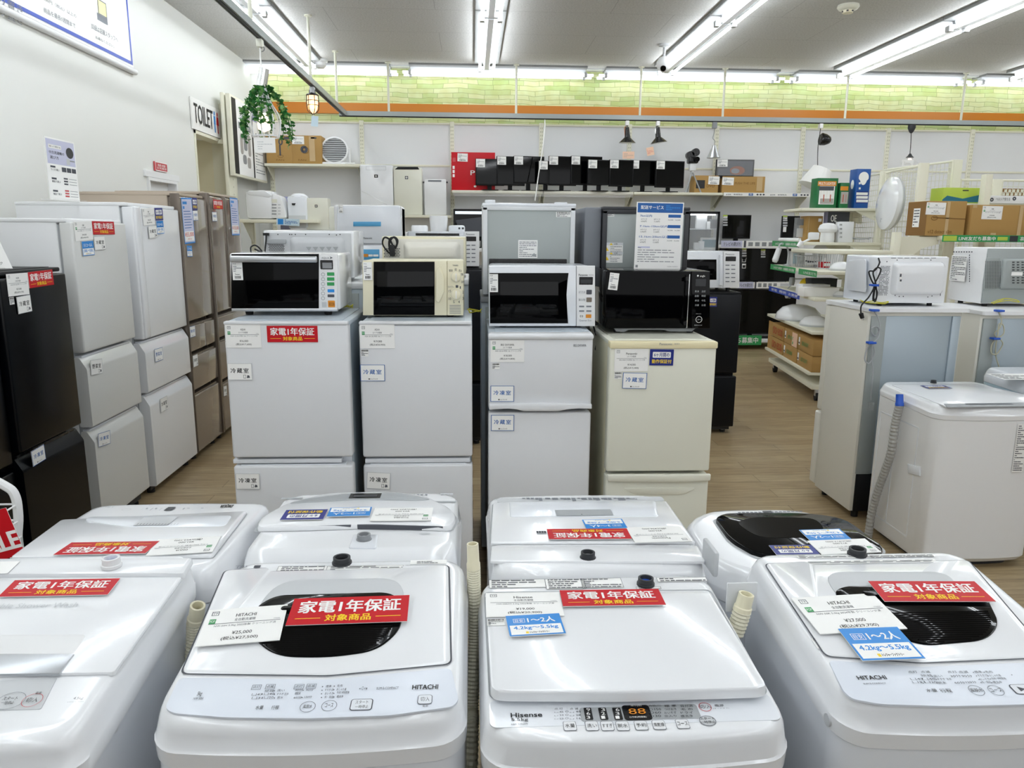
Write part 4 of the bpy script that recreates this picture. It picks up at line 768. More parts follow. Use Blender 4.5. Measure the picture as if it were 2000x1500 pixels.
# silver handle microwave
OV1,f=t,f=pxoven('white microwave with a wide silver handle bar and green buttons',452,660,495,606,Y1+.2,Z1,.34,'white')
y=Y1+.2
slab(f,t,'door',box4(452,496,623,604),-.014,.004,'oven_glass',.003); slab(f,t,'door_trim',box4(453,602,660,608),-.01,.006,'silver',.002)
m=MB(); a=f.uv(453,512); b_=f.uv(621,500); m.box(a[0],y-.03,a[1],b_[0],y-.012,b_[1],'silver',.006,3); 
for x in (a[0]+.02,b_[0]-.02): m.box(x-.008,y-.014,a[1]+.004,x+.008,y,b_[1]-.004,'dark_grey')
m.build('door_handle',t)
slab(f,t,'control_panel',box4(623,496,659,605),-.012,.004,'white_matte',.002)
g=FRONT(y-.0042,eps=.0008)
marks(g,t,[('r',626,508,650,526,'black',.003),('r',630,513,648,524,'grey',.001,1.8),('t','AQUA',628,502,643,506,'ink_grey'),('t','➤',644,501,650,506,'ink_soft')]+[('r',639,532+9.7*k,653,538.5+9.7*k,'green',.002) for k in range(3)]+[('r',640,565,653,571,'blue',.002),('r',640,575,653,580.5,'ink_soft',.002),('r',641,587,654,600,'orange',.003),('r',629,590,638,600,'light_grey',.002)]+[('o',631,536+9.3*k,.0075,.0012,'ink_soft') for k in range(6)]+[('t','あたため',643,590,653,597,'ink')])
g2=FRONT(y-.0045,eps=.0008); card(g2,box4(454,512,474,547),d_small(),'price_tag','white price tag on the silver-handled microwave','price tag','price tags on the microwaves',.001)
s=FR((WM[t.name].translation.x+(PY(660,500,y).x-PY(452,500,y).x)/2,0,0),(0,1,0),(0,0,1),.001)
m=MB(); a=s.uv(664,596); b_=s.uv(680,505); s.rect(m,a,b_,'paper'); lines(s,m,a[0]+.01,a[1]+.01,b_[0]-.01,b_[1]-.01,16,'ink_grey',.4,3); m.build('spec_label',t)
# cream dial microwave
t,f=pxoven('cream microwave with two round dials',709,905,510,616,Y2+.2,Z2,.32,'cream'); y=Y2+.2
slab(f,t,'door',box4(709,509,873,616),-.012,.006,'cream',.004); slab(f,t,'window',box4(730,511,849,615),.004,.0085,'oven_glass',.001); slab(f,t,'inner_window',box4(737,530,847,597),.008,.009,'dark_glass',.0003)
slab(f,t,'door_handle',((851,528),(858,520),(868,540),(868,570),(858,592),(851,588)),.005,.02,'cream',.006,.01)
slab(f,t,'control_panel',box4(873.5,509,905,616),-.012,.004,'cream',.003)
g=FRONT(y-.0042,eps=.0008)
for k,(cx_,cy_) in enumerate(((891,541),(891,575))):
    u,v=g.uv(cx_,cy_); m=MB(); m.lathe([(.0225,0),(.0225,.004),(.020,.005),(.019,.02),(.016,.022),(.0,.022)],(u,y-.004,v),'cream',24,V((0,-1,0))); m.lathe([(.0232,-.001),(.0232,.0015)],(u,y-.004,v),'silver',24,V((0,-1,0))); m.box(u-.002,y-.028,v-.017,u+.002,y-.024,v+.017,'paper',.001); m.build('dial',t)
marks(g,t,[('t','TWINBIRD',884,517,895,520,'ink_soft')]+[('t',s_,x,y_,x+w_,y_+5,'ink_soft') for s_,x,y_,w_ in (('解凍',877,526,7),('弱',888,524,4),('煮込',896,526,6),('強',900,533,5),('500W',901,548,6),('タイマー',875,558,12),('1',898,559,2),('2',903,568,3),('3',903,580,3),('4',895,587,3),('5',885,587,3),('10',876,581,5),('15',876,566,5))]+[('r',890,557,895,562,'ink_soft',.001)]+[('r',878,596+3*k,900,597+3*k,'ink_grey') for k in range(6)])
card(g,box4(710,512,727,547),d_small(),'price_tag','white price tag on the cream dial microwave','price tag','price tags on the microwaves',.006)
# white microwave with curved window
OV3,f=t,f=pxoven('white microwave with a curved black window on the top freezer fridge',956,1162,520,637,Y3+.15,Z3,.34,'white_cool',b=.02); y=Y3+.15
slab(f,t,'door',box4(955,519,1125,637),-.012,.008,'white_cool',.006); slab(f,t,'window',((956,533),(1110,533),(1108,548),(1106,575),(1107,600),(1109,631),(957,631)),.006,.0105,'oven_glass',.001)
slab(f,t,'inner_window',box4(977,550,1090,614),.0098,.0108,'dark_glass',.0003); slab(f,t,'control_panel',box4(1125.5,519,1162,637),-.012,.006,'white_matte',.004)
g=FRONT(y-.0062,eps=.0008)
marks(g,t,[('t','Panasonic',1130,535,1148,539,'ink',.01),('t','NE-E22A2',1150,536,1159,538,'ink_grey'),('r',1131,541,1158,556,'black',.002),('r',1134,546,1155,553,'dark_grey',.001,1.8),('r',1145,566,1156,575,'ink_soft',.003),('r',1145,581,1156,590,'taupe',.003),('r',1130,614,1141,621,'paper',.001),('r',1144,614,1155,621,'orange',.002),('t','Quarter Eco',1131,624,1155,628,'ink_grey'),('t','あたため',1130,568,1143,573,'ink_grey'),('t','飲み物',1130,583,1143,588,'ink_grey'),('t','取消',1132,615,1139,620,'ink')]+[('r',1131+14*i,597+9*j,1141+14*i,600+9*j,'ink_grey') for i in (0,1) for j in (0,1)])
card(f,[(954,535),(972,535),(973,570),(957,570)],d_small('POP'),'price_tag','white price tag with green mark on the curved window microwave','price tag','price tags on the microwaves',.013)
# black microwave
t,f=pxoven('black microwave with chrome bar handle on the ivory fridge',1183,1386,529,642,Y4+.22,Z4,.36,'black_gloss',b=.004); y=Y4+.22
slab(f,t,'door',box4(1183,530,1350,641),-.012,.004,'oven_glass',.002); slab(f,t,'control_panel',box4(1350.5,530,1386,641),-.012,.004,'black_gloss',.002)
m=MB(); a=f.uv(1337,639); b_=f.uv(1344,535); m.box(a[0],y-.032,a[1],b_[0],y-.018,b_[1],'chrome',.004,3)
for z in (a[1]+.02,b_[1]-.02): m.box(a[0]-.012,y-.026,z-.008,b_[0],y,z+.008,'black')
m.build('door_handle',t)
g=FRONT(y-.0042,eps=.0008)
marks(g,t,[('t','angle',1367,537,1377,542,'paper'),('d',1363,538.5,.004,'paper'),('r',1358,545,1379,559,'dark_grey',.002),('o',1365,624,.0145,.0018,'paper'),('t','スタート',1361,622,1369,626,'light_grey'),('t','切タイマー',1359,612,1370,614,'light_grey'),('t','取消/あたため',1356,634,1371,636,'light_grey')]+[('t',s_,1357+13*i,567+9*j,1365+13*i,571+9*j,'mid_grey') for j,r_ in enumerate((('解凍','温度'),('自動','時間'),('弁当','牛乳'),('冷凍','お酒'))) for i,s_ in enumerate(r_)])
m=MB(); P=[f.uv(*p) for p in ((1202,643),(1362,643),(1355,649),(1310,649),(1300,646),(1230,646),(1222,650),(1206,649))]; f.slab(m,P,-.28,-.03,'mid_grey'); m.build('base_pan',t)
card(f,[(1190,532),(1208,534),(1206,567),(1188,565)],d_small(),'price_tag','white price tag on the black microwave','price tag','price tags on the microwaves',.007)
# earth wires lying behind the ovens (yellow-green)
def wire(name,label,pts,r,m_,par=None,cat='cable',group=None,sm=6):
    m=MB(); m.tube(pts,r,m_,6,sm); o=m.build(name,par,ang=70)
    return tag(o,label,cat,group) if par is None else o
def coil(c,a,b,n,r,m_,name,label,par=None,ph=0):
    pts=[V((c.x+a*math.cos(i*.7+ph)*(1+.15*math.sin(i)),c.y+b*math.sin(i*.7+ph),c.z+r+.004*(i%5))) for i in range(n)]
    return wire(name,label,pts,r,m_,par,group=None)
coil(PY(674,604,3.55)+V((0,0,.004)),.035,.03,16,.0022,'wire_yellow','earth_wire','yellow earth wire behind the silver-handled microwave')
coil(PY(927,611,3.5),.03,.04,16,.0022,'wire_yellow','earth_wire','yellow earth wire beside the cream dial microwave')
wire('power_cord','',[PY(1157,630,3.42),PY(1163,650,3.45),PY(1168,668,3.45),PY(1163,683,3.45),PY(1166,668,3.45)],.004,'rubber',OV3)
# ================================================================ the row behind, backs turned
def backfridge(label,x0,x1,ytop,ybot,Y,d,frame,panel,top,hd=None,zbase=None,name='refrigerator',extra=None):
    a=PY(x0,ytop,Y); c=PY(x1,ytop,Y); zt=PY((x0+x1)/2,ytop,Y).z; zb=zbase if zbase is not None else PY((x0+x1)/2,ybot,Y).z
    t=thing(name,label,'refrigerator',((a.x+c.x)/2,Y,zb)); w=c.x-a.x; h=zt-zb; m=L(t)
    m.box(-w/2,.012,.012,w/2,d-.06,h-.012,frame,.004); m.build('cabinet',t)
    m=L(t); m.box(-w/2+.02,0,.02,w/2-.02,.014,h-.03,panel,.002); m.build('back_panel',t)
    m=L(t)
    for A in ((-w/2,-.006,.012,-w/2+.022,.03,h-.02),(w/2-.022,-.006,.012,w/2,.03,h-.02),(-w/2,-.006,h-.034,w/2,.03,h-.014)): m.box(*A,frame,.002)
    m.build('frame',t); m=L(t); m.box(-w/2-.003,-.008,h-.016,w/2+.003,d,h,top,.005); m.build('top_panel',t)
    m=L(t); m.box(-w/2,d-.058,.02,w/2,d,h-.02,frame,.008); m.build('door',t)
    for x in (-w/2+.05,w/2-.05):
        for y in (.05,d-.08): L(t).cyl((x,y,0),(x,y,.02),.018,'rubber',10).build('foot',t)
    return t,w,h,FRONT(Y)
# lower units carrying them
def lower(label,x0,x1,ztop,Y,d,m_,top='fridge_white'):
    a=PY(x0,500,Y).x; c=PY(x1,500,Y).x; w=c-a; t=thing('refrigerator',label,'refrigerator',((a+c)/2,Y,0)); m=L(t)
    m.box(-w/2,.01,.03,w/2,d-.06,ztop-.012,m_,.004); m.build('cabinet',t); L(t).box(-w/2-.003,0,ztop-.03,w/2+.003,d,ztop,top,.006).build('top_panel',t)
    L(t).box(-w/2+.02,0,.2,w/2-.02,.012,ztop-.05,'galvanised',.002).build('back_panel',t); L(t).box(-w/2,d-.055,.04,w/2,d,ztop-.035,m_,.008).build('door',t)
    for x in (-w/2+.05,w/2-.05):
        for y in (.05,d-.08): L(t).cyl((x,y,0),(x,y,.032),.018,'rubber',10).build('foot',t)
    return t
YB2=3.70
zl=[PY(697,553,3.72).z,PY(850,545,3.72).z,PY(1030,580,YB2).z,PY(1250,560,YB2).z]
lower('white fridge with a grey side behind the silver-handled microwave',508,706,zl[0],3.72,.52,'galv_blue')
lower('white fridge hidden behind the cream dial microwave',748,914,zl[1],3.72,.52,'fridge_side')
lower('grey fridge carrying the silver-backed mini fridge',940,1125,zl[2],YB2,.5,'fridge_side','grey')
lower('dark fridge carrying the grey mini fridge',1165,1350,zl[3],YB2,.5,'dark_grey','dark_grey')
t,w,h,f=backfridge('mini fridge with bare silver back panel behind the curved window oven',943,1124,397,578,YB2,.44,'pale_grey','galvanised','white_cool',zbase=zl[2])
L(t).box(-w/2+.01,-.004,h-.004,-w/2+.06,.05,h+.014,'white_cool',.004).build('hinge_cover',t); L(t).box(w/2-.1,-.004,h-.004,w/2-.04,.05,h+.006,'white_cool',.003).build('hinge_cover',t)
m=MB(); a=f.uv(955,580); b_=f.uv(1107,506); f.slab(m,rr(a[0],a[1],b_[0],b_[1],.004),-.003,.002,'black'); m.cyl(f.p(a[0]+.03,b_[1]-.03,.008),f.p(b_[0]-.03,b_[1]-.03,.008),.01,'dark_grey',10); m.build('compressor_recess',t)
stick(f,t,(1086,424),(1115,414),12); m=MB(); a=f.uv(1012,504); b_=f.uv(1050,469); f.rect(m,a,b_,'paper'); lines(f,m,a[0]+.005,a[1]+.005,b_[0]-.005,b_[1]-.005,9,'ink_grey',.4,5); f.poly(m,[f.uv(1038,500),f.uv(1048,500),f.uv(1043,494)],'mid_grey',.003); m.build('rating_label',t)
t,w,h,f=backfridge('dark grey mini fridge with the delivery board before it',1178,1347,404,558,YB2,.46,'dark_grey','galvanised','dark_grey',zbase=zl[3])
m=L(t); m.box(-w/2-.085,.03,.0,-w/2-.001,.44,h-.003,'ink_grey',.008); m.build('side_housing',t)
stick(f,t,(1184,423),(1200,410),13); m=MB(); a=f.uv(1180,513); b_=f.uv(1217,474); f.rect(m,a,b_,'paper')
for px in ((1180,482),(1180,500)): f.poly(m,[f.uv(px[0]+1,px[1]+8),f.uv(px[0]+9,px[1]+8),f.uv(px[0]+5,px[1]+1)],'yellow',.003)
for y_ in (474,492): f.R(m,(1180,y_+5),(1217,y_),'pale_grey',.0025); f.poly(m,[f.uv(1190,y_+4.5),f.uv(1197,y_+4.5),f.uv(1193.5,y_+.5)],'yellow',.003); f.T(m,'注意',(1199,y_+4),(1206,y_+1),'ink',0,.003)
a=f.uv(1191,512); b_=f.uv(1215,480); lines(f,m,a[0],a[1],b_[0],b_[1],10,'ink_grey',.35,8); m.build('warning_label',t)
# delivery board standing on the black oven
fb=FRONT(3.5); 
def d_deliv(f,mb,w,h):
    f.rect(mb,(0,0),(w,h),'paper'); f.rect(mb,(w*.02,h*.845),(w*.98,h*.985),'ink_blue',f.e*1.4); T=lambda s,x0,y0,x1,y1,m='ink_soft',b=0: f.txt(mb,s,(w*x0,h*y0),(w*x1,h*y1),m,b,f.e*2)
    T('配送サービス',.09,.895,.57,.95,'paper',.015); lines(f,mb,w*.62,h*.88,w*.92,h*.96,3,'blue',.5,2)
    for k,s in enumerate(('7km以内','7.1km-15km以内','15.1km-25km以内')):
        y=.78-.155*k; T(s,.08,y,.08+.05*len(s),y+.035,'ink_blue',.012); f.rect(mb,(w*.68,h*(y-.005)),(w*.95,h*(y+.04)),'ink_blue',f.e*1.4)
        for i,(x,p) in enumerate(((.1,'4,950'),(.38,'7,150'))): T(('A','B')[i]+'サイズ',x,y-.045,x+.13,y-.02); T(p+'円',x,y-.08,x+.12,y-.055,'ink')
        for x in (.68,.83): T('16,500',x,y-.05,x+.11,y-.03)
    lines(f,mb,w*.06,h*.1,w*.85,h*.34,7,'ink_grey',.3,4); f.rect(mb,(w*.06,h*.315),(w*.32,h*.34),'lilac',f.e*1.5); f.rect(mb,(w*.03,h*.02),(w*.08,h*.06),'grey',f.e*1.5); T('トレジャーファクトリー',.72,.03,.95,.05,'ink',.01)
o=card(fb,[(1244,394),(1335,396),(1329,526),(1238,525)],d_deliv,'delivery_board','white and blue delivery price board standing on the black microwave','sign board',None,.002,.003)
# microwaves with their backs turned
def backoven(label,x0,x1,yt,Y,zb,d,body,panel,group='microwave ovens'):
    a=PY(x0,yt,Y).x; c=PY(x1,yt,Y).x; zt=PY((x0+x1)/2,yt,Y).z; w=c-a; h=zt-zb
    t=thing('microwave_oven',label,'microwave oven',((a+c)/2,Y,zb),0,group); m=L(t); m.box(-w/2,.006,.018,w/2,d,h,body,.008); m.build('cabinet',t)
    m=L(t); m.box(-w/2+.012,0,.025,w/2-.012,.012,h-.012,panel,.003); m.build('back_panel',t)
    for x in (-w/2+.06,w/2-.06):
        for y in (.05,d-.05): L(t).cyl((x,y,0),(x,y,.02),.014,'rubber',10).build('foot',t)
    return t,w,h,FRONT(Y)
def bulge(t,f,a,b,m_,dep=.05,s=.03):
    m=MB(); A=f.uv(*a); B=f.uv(*b); x0,x1=sorted((A[0],B[0])); y0,y1=sorted((A[1],B[1]))
    m.rings([[f.p(u,v,h) for u,v in rr(x0+k,y0+k,x1-k,y1-k,.02)] for k,h in ((0,0),(s*.3,dep*.5),(s*.8,dep*.95),(s,dep))],m_,False,True); return m.build('back_bulge',t)
def vents(t,f,a,b,nx,ny,m_='dark_grey',r=.003):
    m=MB(); A=f.uv(*a); B=f.uv(*b); x0,x1=sorted((A[0],B[0])); y0,y1=sorted((A[1],B[1]))
    for j in range(ny):
        for i in range(nx): f.poly(m,ell(x0+(x1-x0)*(i+.5+.5*(j%2))/(nx+.5),y0+(y1-y0)*(j+.5)/ny,r,r,6),m_)
    return m.build('vent_holes',t)
t,w,h,f=backoven('microwave with silver-grey back behind the silver-handled one',513,690,450,3.78,zl[0]+.003,.34,'white','light_grey')
bulge(t,f,(566,463),(675,520),'light_grey',.03); vents(t,f,(524,477),(557,500),9,9); m=MB(); f.slab(m,rr(*f.uv(520,476),*f.uv(559,467),.004),.0,.012,'mid_grey',.003); m.build('vent_hood',t)
m=MB()
for k in range(5): P=[f.uv(*p) for p in ((600+13*k,482),(611+13*k,482),(606+13*k,490))]; m.add([f.p(*P[0],.031),f.p(*P[1],.031),f.p(*P[2],.031)],[(0,1,2)],'mid_grey')
for x,y_ in ((544,458),(567,458),(571,458),(578,458),(598,458),(644,458),(658,459),(665,458)): f.poly(m,ell(*f.uv(x,y_),.003,.003,8),'dark_grey',.0125)
m.build('pressed_marks',t)
m=MB(); m.tube([f.p(*f.uv(521,455),.01),f.p(*f.uv(521,470),.014),f.p(*f.uv(519,490),.012),f.p(*f.uv(518,520),.012)],.004,'rubber',6,5); m.box(*(f.p(*f.uv(515,460),.002)),*(f.p(*f.uv(526,455),.014)),'rubber'); m.build('power_cord',t)
wire('power_cord','',[PY(490,492,3.5),PY(490,483,3.5),PY(497,479,3.5),PY(505,483,3.5),PY(512,492,3.5),PY(505,490,3.52),PY(497,486,3.52)],.0035,'rubber',OV1)
t,w,h,f=backoven('cream microwave with its back turned behind the dial microwave',745,910,462,3.78,zl[1]+.003,.33,'cream','off_white')
bulge(t,f,(788,472),(899,512),'off_white',.035); vents(t,f,(749,484),(782,503),10,6)
m=MB(); m.tube([f.p(*f.uv(x,y_),h_) for x,y_,h_ in ((768,500,.02),(755,488,.02),(748,475,.02),(752,464,.025),(762,468,.02),(772,485,.025),(778,470,.03),(770,463,.03),(762,474,.03),(765,490,.03),(776,478,.03),(773,465,.03),(763,466,.03),(761,480,.03),(766,500,.03))],.0045,'rubber',6,5); m.box(*(f.p(*f.uv(763,500),.01)),*(f.p(*f.uv(772,478),.045)),'rubber',.004); m.build('power_cord',t)
# ================================================================ back wall shelving (posts 1.27 m apart)
PXs=[-2.82+1.27*i for i in range(9)]; YP=11.2
mt=thing('slotted_shelving','cream slotted wall shelving with white back panels along the back wall','shelving',(1.5,YP,0))
m=MB()
ztop=PY(1000,240,YP).z
for i,x in enumerate(PXs):
    m=MB(); m.box(x-.03,YP-.03,0,x+.03,YP+.03,ztop,'shelf',.003)
    for k in range(int((ztop-1.5)/.05)):
        for s in (-.012,.012): z=1.5+.05*k; m.add([(x+s-.005,YP-.0308,z),(x+s+.005,YP-.0308,z),(x+s+.005,YP-.0308,z+.022),(x+s-.005,YP-.0308,z+.022)],[(0,1,2,3)],'shelf_dark')
    m.build('post',mt)
zmid=PY(1440,331,YP).z
for i in range(len(PXs)):
    x0=PXs[i]+.03; x1=(PXs[i+1] if i<8 else PXs[i]+1.27)-.03
    for z0,z1 in ((.12,1.0),(1.0,zmid),(zmid,ztop-.03)):
        MB().box(x0,YP,z0+.006,x1,YP+.015,z1-.006,'white_matte').build('back_panel',mt)
    m=MB(); m.box(x0,YP-.012,ztop-.04,x1,YP+.02,ztop-.015,'shelf',.003); m.build('top_bar',mt)
    m=MB(); m.box(x0,YP-.01,zmid-.014,x1,YP+.02,zmid+.014,'shelf',.003); m.build('cross_bar',mt)
    if i not in (2,3,4,5): MB().box(x0,YP-.42,.0,x1,YP+.0,.12,'shelf',.003).build('base_deck',mt)
def board(x0,x1,z,depth,par=mt,name='shelf_board',th=.035):
    MB().box(x0,YP-.03-depth,z-th,x1,YP-.03,z,'shelf',.003).build(name,par)
    for x in (x0+.02,x1-.02):
        m=MB(); m.rings([[(xx,YP-.03,z-th),(xx,YP-.03,z-.2),(xx,YP-.06,z-.2),(xx,YP-.04-depth*.85,z-th)] for xx in (x-.004,x+.004)],'shelf'); m.build('bracket',par)
zS1=PY(620,320,10.8).z; zS2=PY(1230,375,10.8).z; zS3=PY(840,420,10.7).z
board(PXs[0],PXs[1],zS1,.38); 
for i in range(2,6): board(PXs[i]+.005,PXs[i+1]-.005,zS2,.42)
board(PXs[1],PXs[2],zS3,.45)
YS=10.85
def pbox(name,label,cat,x0,y0,x1,y1,Y,d,m_,group=None,b=.004,rz=0,z=None):
    a=PY(x0,y1,Y); c=PY(x1,y0,Y); zb=a.z if z is None else z; t=thing(name,label,cat,((a.x+c.x)/2,Y,zb),rz,group); w=c.x-a.x; h=c.z-zb
    L(t).box(-w/2,0,0,w/2,d,h,m_,b).build('body',t); 
    if rz: o=WM[t.name]; f=FR(o@V((0,-.0005,0)),o.to_3x3()@V((1,0,0)),(0,0,1),.0015)
    else: f=FRONT(Y-.0005,eps=.0015)
    return t,w,h,f
# top left shelf: fan boxes and fan
KG='kraft fan boxes on the back wall shelf'
t,w,h,f=pbox('cardboard_box','kraft fan box on the top left wall shelf, left of its pair','cardboard box',521,265,570,316,YS,.3,'kraft',KG,z=zS1)
m=MB(); f.R(m,(555,272),(568,267),'ink_soft'); u,v=f.uv(548,277); f.ring(m,(u,v),.03,.018,'ink_soft',b=.045); f.R(m,(546,304),(548,283),'ink_soft'); f.ring(m,f.uv(548,305),.04,.006,'kraft_dark',b=.02); f.T(m,'FAN',(540,314),(555,311),'kraft_dark'); m.build('printing',t)
t,w,h,f=pbox('cardboard_box','kraft fan box with white price tag on the top left wall shelf','cardboard box',571,265,627,316,YS,.3,'kraft',KG,z=zS1)
m=MB(); u,v=f.uv(594,292); f.ring(m,(u,v),.05,.035,'ink_soft',b=.05); f.ring(m,(u+.02,v-.01),.045,.006,'kraft_dark',b=.045); f.R(m,(607,271),(618,268),'ink_soft'); f.R(m,(603,266),(616,315),'tape'); f.T(m,'FAN',(583,314),(598,311),'kraft_dark'); m.build('printing',t)
card(f,[(571,266),(594,266),(594,282),(570,281)],d_small(),'price_tag','white price tag on a kraft fan box on the top left shelf','price tag','price tags on the wall shelves',.004)
o=PY(651,290,YS); zf=zS1
t=thing('desk_fan','white round desk fan with grey grille on the top left wall shelf','fan',(o.x,YS+.1,zf))
R_=.19; cz=o.z-zf-.02; m=L(t); m.lathe([(.0,-.06),(.1,-.06),(R_*.95,-.03),(R_,.0),(R_,.03),(R_-.02,.035),(R_-.025,.02)],(0,0,cz),'white_matte',28,V((0,-1,.25)),c1=False); m.build('housing',t)
m=L(t); m.lathe([(R_-.02,.015),(0,.012)],(0,0,cz),'grey',28,V((0,-1,.25)),c0=False)
ax=V((0,-1,.25)).normalized(); ux=V((1,0,0)); uy=ax.cross(ux)
for k in range(-5,6):
    q=k*.03; l=math.sqrt(max(0,(R_-.02)**2-q*q)); c_=V((0,0,cz))+ax*.03-uy*q; m.cyl(c_-ux*l,c_+ux*l,.006,'light_grey',6)
m.build('grille',t)
m=L(t); m.box(-.17,-.09,0,.17,.12,.03,'white_matte',.012); 
for s in (-1,1): m.box(s*.2-.015,-.02,.01,s*.2+.015,.04,cz+.03,'white_matte',.008)
m.box(-.2,-.03,.01,.2,.05,.04,'white_matte',.01); m.build('stand',t)
coil(V((PY(680,310,YS).x,YS+.05,zS1)),.07,.05,14,.008,'white_matte','power_cord','',t)
# air purifiers
def purifier(name,label,x0,x1,yt,m_,Y=10.86,d=.2,top=None,mark=None,yb=None,z=None):
    z=zS3 if z is None else z; t,w,h,f=pbox(name,label,'air purifier',x0,yt,x1,yb or 420,Y,d,m_,'air purifiers',.02,z=z); return t,w,h,f
t,w,h,f=purifier('air_purifier','tall white air purifier with black square mark, left on the wall shelf',705,767,322,'white')
m=MB(); f.frame(m,f.uv(715,332),f.uv(754,325),.004,'light_grey',.002); m.build('display',t); m=MB(); f.R(m,(731,347),(738,341),'black'); f.T(m,'✚',(733,346),(736,342),'paper',0,.003); m.build('mark',t)
f2=f; m=MB(); m.tube([f.p(*f.uv(x,y_),.004) for x,y_ in ((706,373),(715,377),(728,384),(742,392),(756,400))],.006,'clear',5,3); m.build('film',t)
t,w,h,f=purifier('air_purifier','cream air purifier with black top vent, middle on the wall shelf',770,824,327,'ivory')
m=MB(); f.slab(m,[f.uv(*p) for p in ((771,331),(777,326),(816,326),(819,331))],-.02,.003,'black_matte'); m.build('top_vent',t); m=MB(); f.R(m,(791,350),(797,344),'ink_soft'); f.T(m,'✚',(792,349),(796,345),'paper',0,.003); m.build('mark',t)
t,w,h,f=purifier('air_purifier','slim white air purifier with two side knobs, right on the wall shelf',829,872,350,'white_matte',d=.14)
m=MB(); f.R(m,(836,355),(862,352),'ink_grey'); m.build('display',t)
for x in (827,873): 
    m=MB(); q=f.uv(x,356); p=f.p(*q,.0); m.cyl(p,p+V((0,.05,0)),.012,'dark_grey',10); m.build('side_knob',t)
# left corner shelf with bread maker and others
zc=PX(500,427,-2.75).z
cs=thing('corner_shelf','cream shelf in the back left corner carrying small kitchen appliances','shelf',(-2.3,10.2,0))
YC=9.6; a=PY(468,428,YC); c=PY(566,430,YC); zc=a.z
MB().box(a.x,YC,zc-.04,c.x+.35,YC+.45,zc,'shelf',.004).build('shelf_board',cs); m=MB(); m.rings([[(xx,YC+.05,zc-.04),(xx,YC+.44,zc-.04),(xx,YC+.44,zc-.3)] for xx in (a.x+.02,a.x+.03)],'shelf'); m.build('bracket',cs)
for x in (a.x+.02,c.x+.3): MB().box(x-.025,YC+.46,0,x+.025,YC+.5,zc-.002,'shelf').build('post',cs)
t,w,h,f=pbox('bread_maker','white bread maker with grey buttons on the corner shelf','bread maker',480,372,534,425,YC+.05,.3,'white',b=.05,z=zc)
m=MB(); P=[f.uv(*p) for p in ((531,378),(548,384),(557,412),(558,426),(531,426))]; f.slab(m,rpoly(P,.02),-.26,.0,'white_matte',.01); m.build('control_side',t)
m=MB(); f.R(m,(531,396),(541,389),'ivory',.002); 
for k in range(4): f.R(m,(531,401+6*k),(540,399+6*k),'grey',.002); f.R(m,(543,401+6*k),(548,399+6*k),'light_grey',.002)
m.build('buttons',t); m=MB(); f.slab(m,rpoly([f.uv(*p) for p in ((482,374),(515,371),(532,382),(526,386),(484,380))],.02),-.2,.004,'white',.004); m.build('lid',t)
t,w,h,f=pbox('water_server','grey white pot dispenser with dark spout on the corner shelf','dispenser',563,383,599,446,YC+.1,.26,'white_cool',b=.03,z=PY(580,446,YC+.1).z)
m=L(t); m.lathe([(w*.5,h*.6),(w*.52,h*.9),(w*.46,h),(w*.3,h*1.08),(w*.1,h*1.1)],(0,.13,0),'white_cool',24); m.build('pot_lid',t); m=MB(); f.poly(m,[f.uv(*p) for p in ((570,397),(578,397),(576,401),(571,401))],'black',.01); m.build('spout',t); m=MB(); f.R(m,(565,446),(597,421),'light_grey',.002); m.build('base_front',t)
t,w,h,f=pbox('air_purifier','small cream air purifier right of the pot dispenser','air purifier',599,387,640,449,YC+.12,.2,'ivory','air purifiers',b=.012,z=PY(620,449,YC+.12).z)
m=MB(); f.R(m,(615,405),(620,400),'black'); f.T(m,'✚',(616,404),(619,401),'paper',0,.003); m.build('mark',t)
cs2=thing('display_stand','white stand under the pot dispenser and small purifier','display stand',(PY(605,449,YC).x,YC+.2,0)); z_=PY(605,449,YC+.12).z
zz=min(PY(580,446,YC+.1).z,PY(620,449,YC+.12).z); xs=PY(561,449,YC).x,PY(642,449,YC).x; MB().box(xs[0],YC+.06,0,xs[1],YC+.4,zz-.002,'white_matte',.006).build('body',cs2)
t,w,h,f=pbox('sign_board','lilac grey board behind the bread maker','board',548,384,563,448,YC+.42,.04,'lilac_deep',b=.004)
fc=FRONT(YC-.003); card(fc,[(538,426),(582,429),(588,441),(542,439)],lambda f,mb,w,h:(f.rect(mb,(0,0),(w,h),'pale_blue'),f.rect(mb,(w*.06,h*.1),(w*.3,h*.9),'blue',f.e*1.5),lines(f,mb,w*.36,h*.15,w*.92,h*.9,4,'ink_blue',.5,4)),'price_rail_card','pale blue price card hanging from the corner shelf edge','price card',None,.002)
# ---------------------------------------------------------------- top right shelf: monitors and others
t,w,h,f=pbox('television_box','bright red television carton at the left of the monitors','television box',882,298,967,369,YS+.02,.14,'red',z=zS2)
m=MB(); f.T(m,'Pi',(919,342),(931,333),'paper',.012); f.R(m,(884,316),(890,308),'red_soft'); 
for y0 in (324,332,340): f.R(m,(884,y0+6),(888,y0),'paper')
f.poly(m,ell(*f.uv(928,364),.02,.014,12),'paper'); m.build('printing',t)
card(f,[(894,299),(914,300),(913,316),(893,315)],d_small(),'price_tag','white price tag on the red television carton','price tag','price tags on the wall shelves',.004)
MG='monitors on the top right wall shelf'; TG='white price tags on the monitors'
mons=[(929,969,310,362,'first from the left, before the red carton'),(970,1001,305,362,'second from the left'),(1003,1056,305,358,'third from the left, wide with a glare streak'),(1051,1076,314,360,'fourth from the left, behind the white cord'),(1071,1114,305,362,'fifth from the left'),(1114,1172,305,361,'sixth from the left, widest and tallest'),(1147,1190,312,361,'seventh from the left, tilted before the widest'),(1189,1232,312,364,'eighth from the left'),(1229,1281,313,362,'ninth from the left'),(1279,1333,314,366,'rightmost, beside the small tripod')]
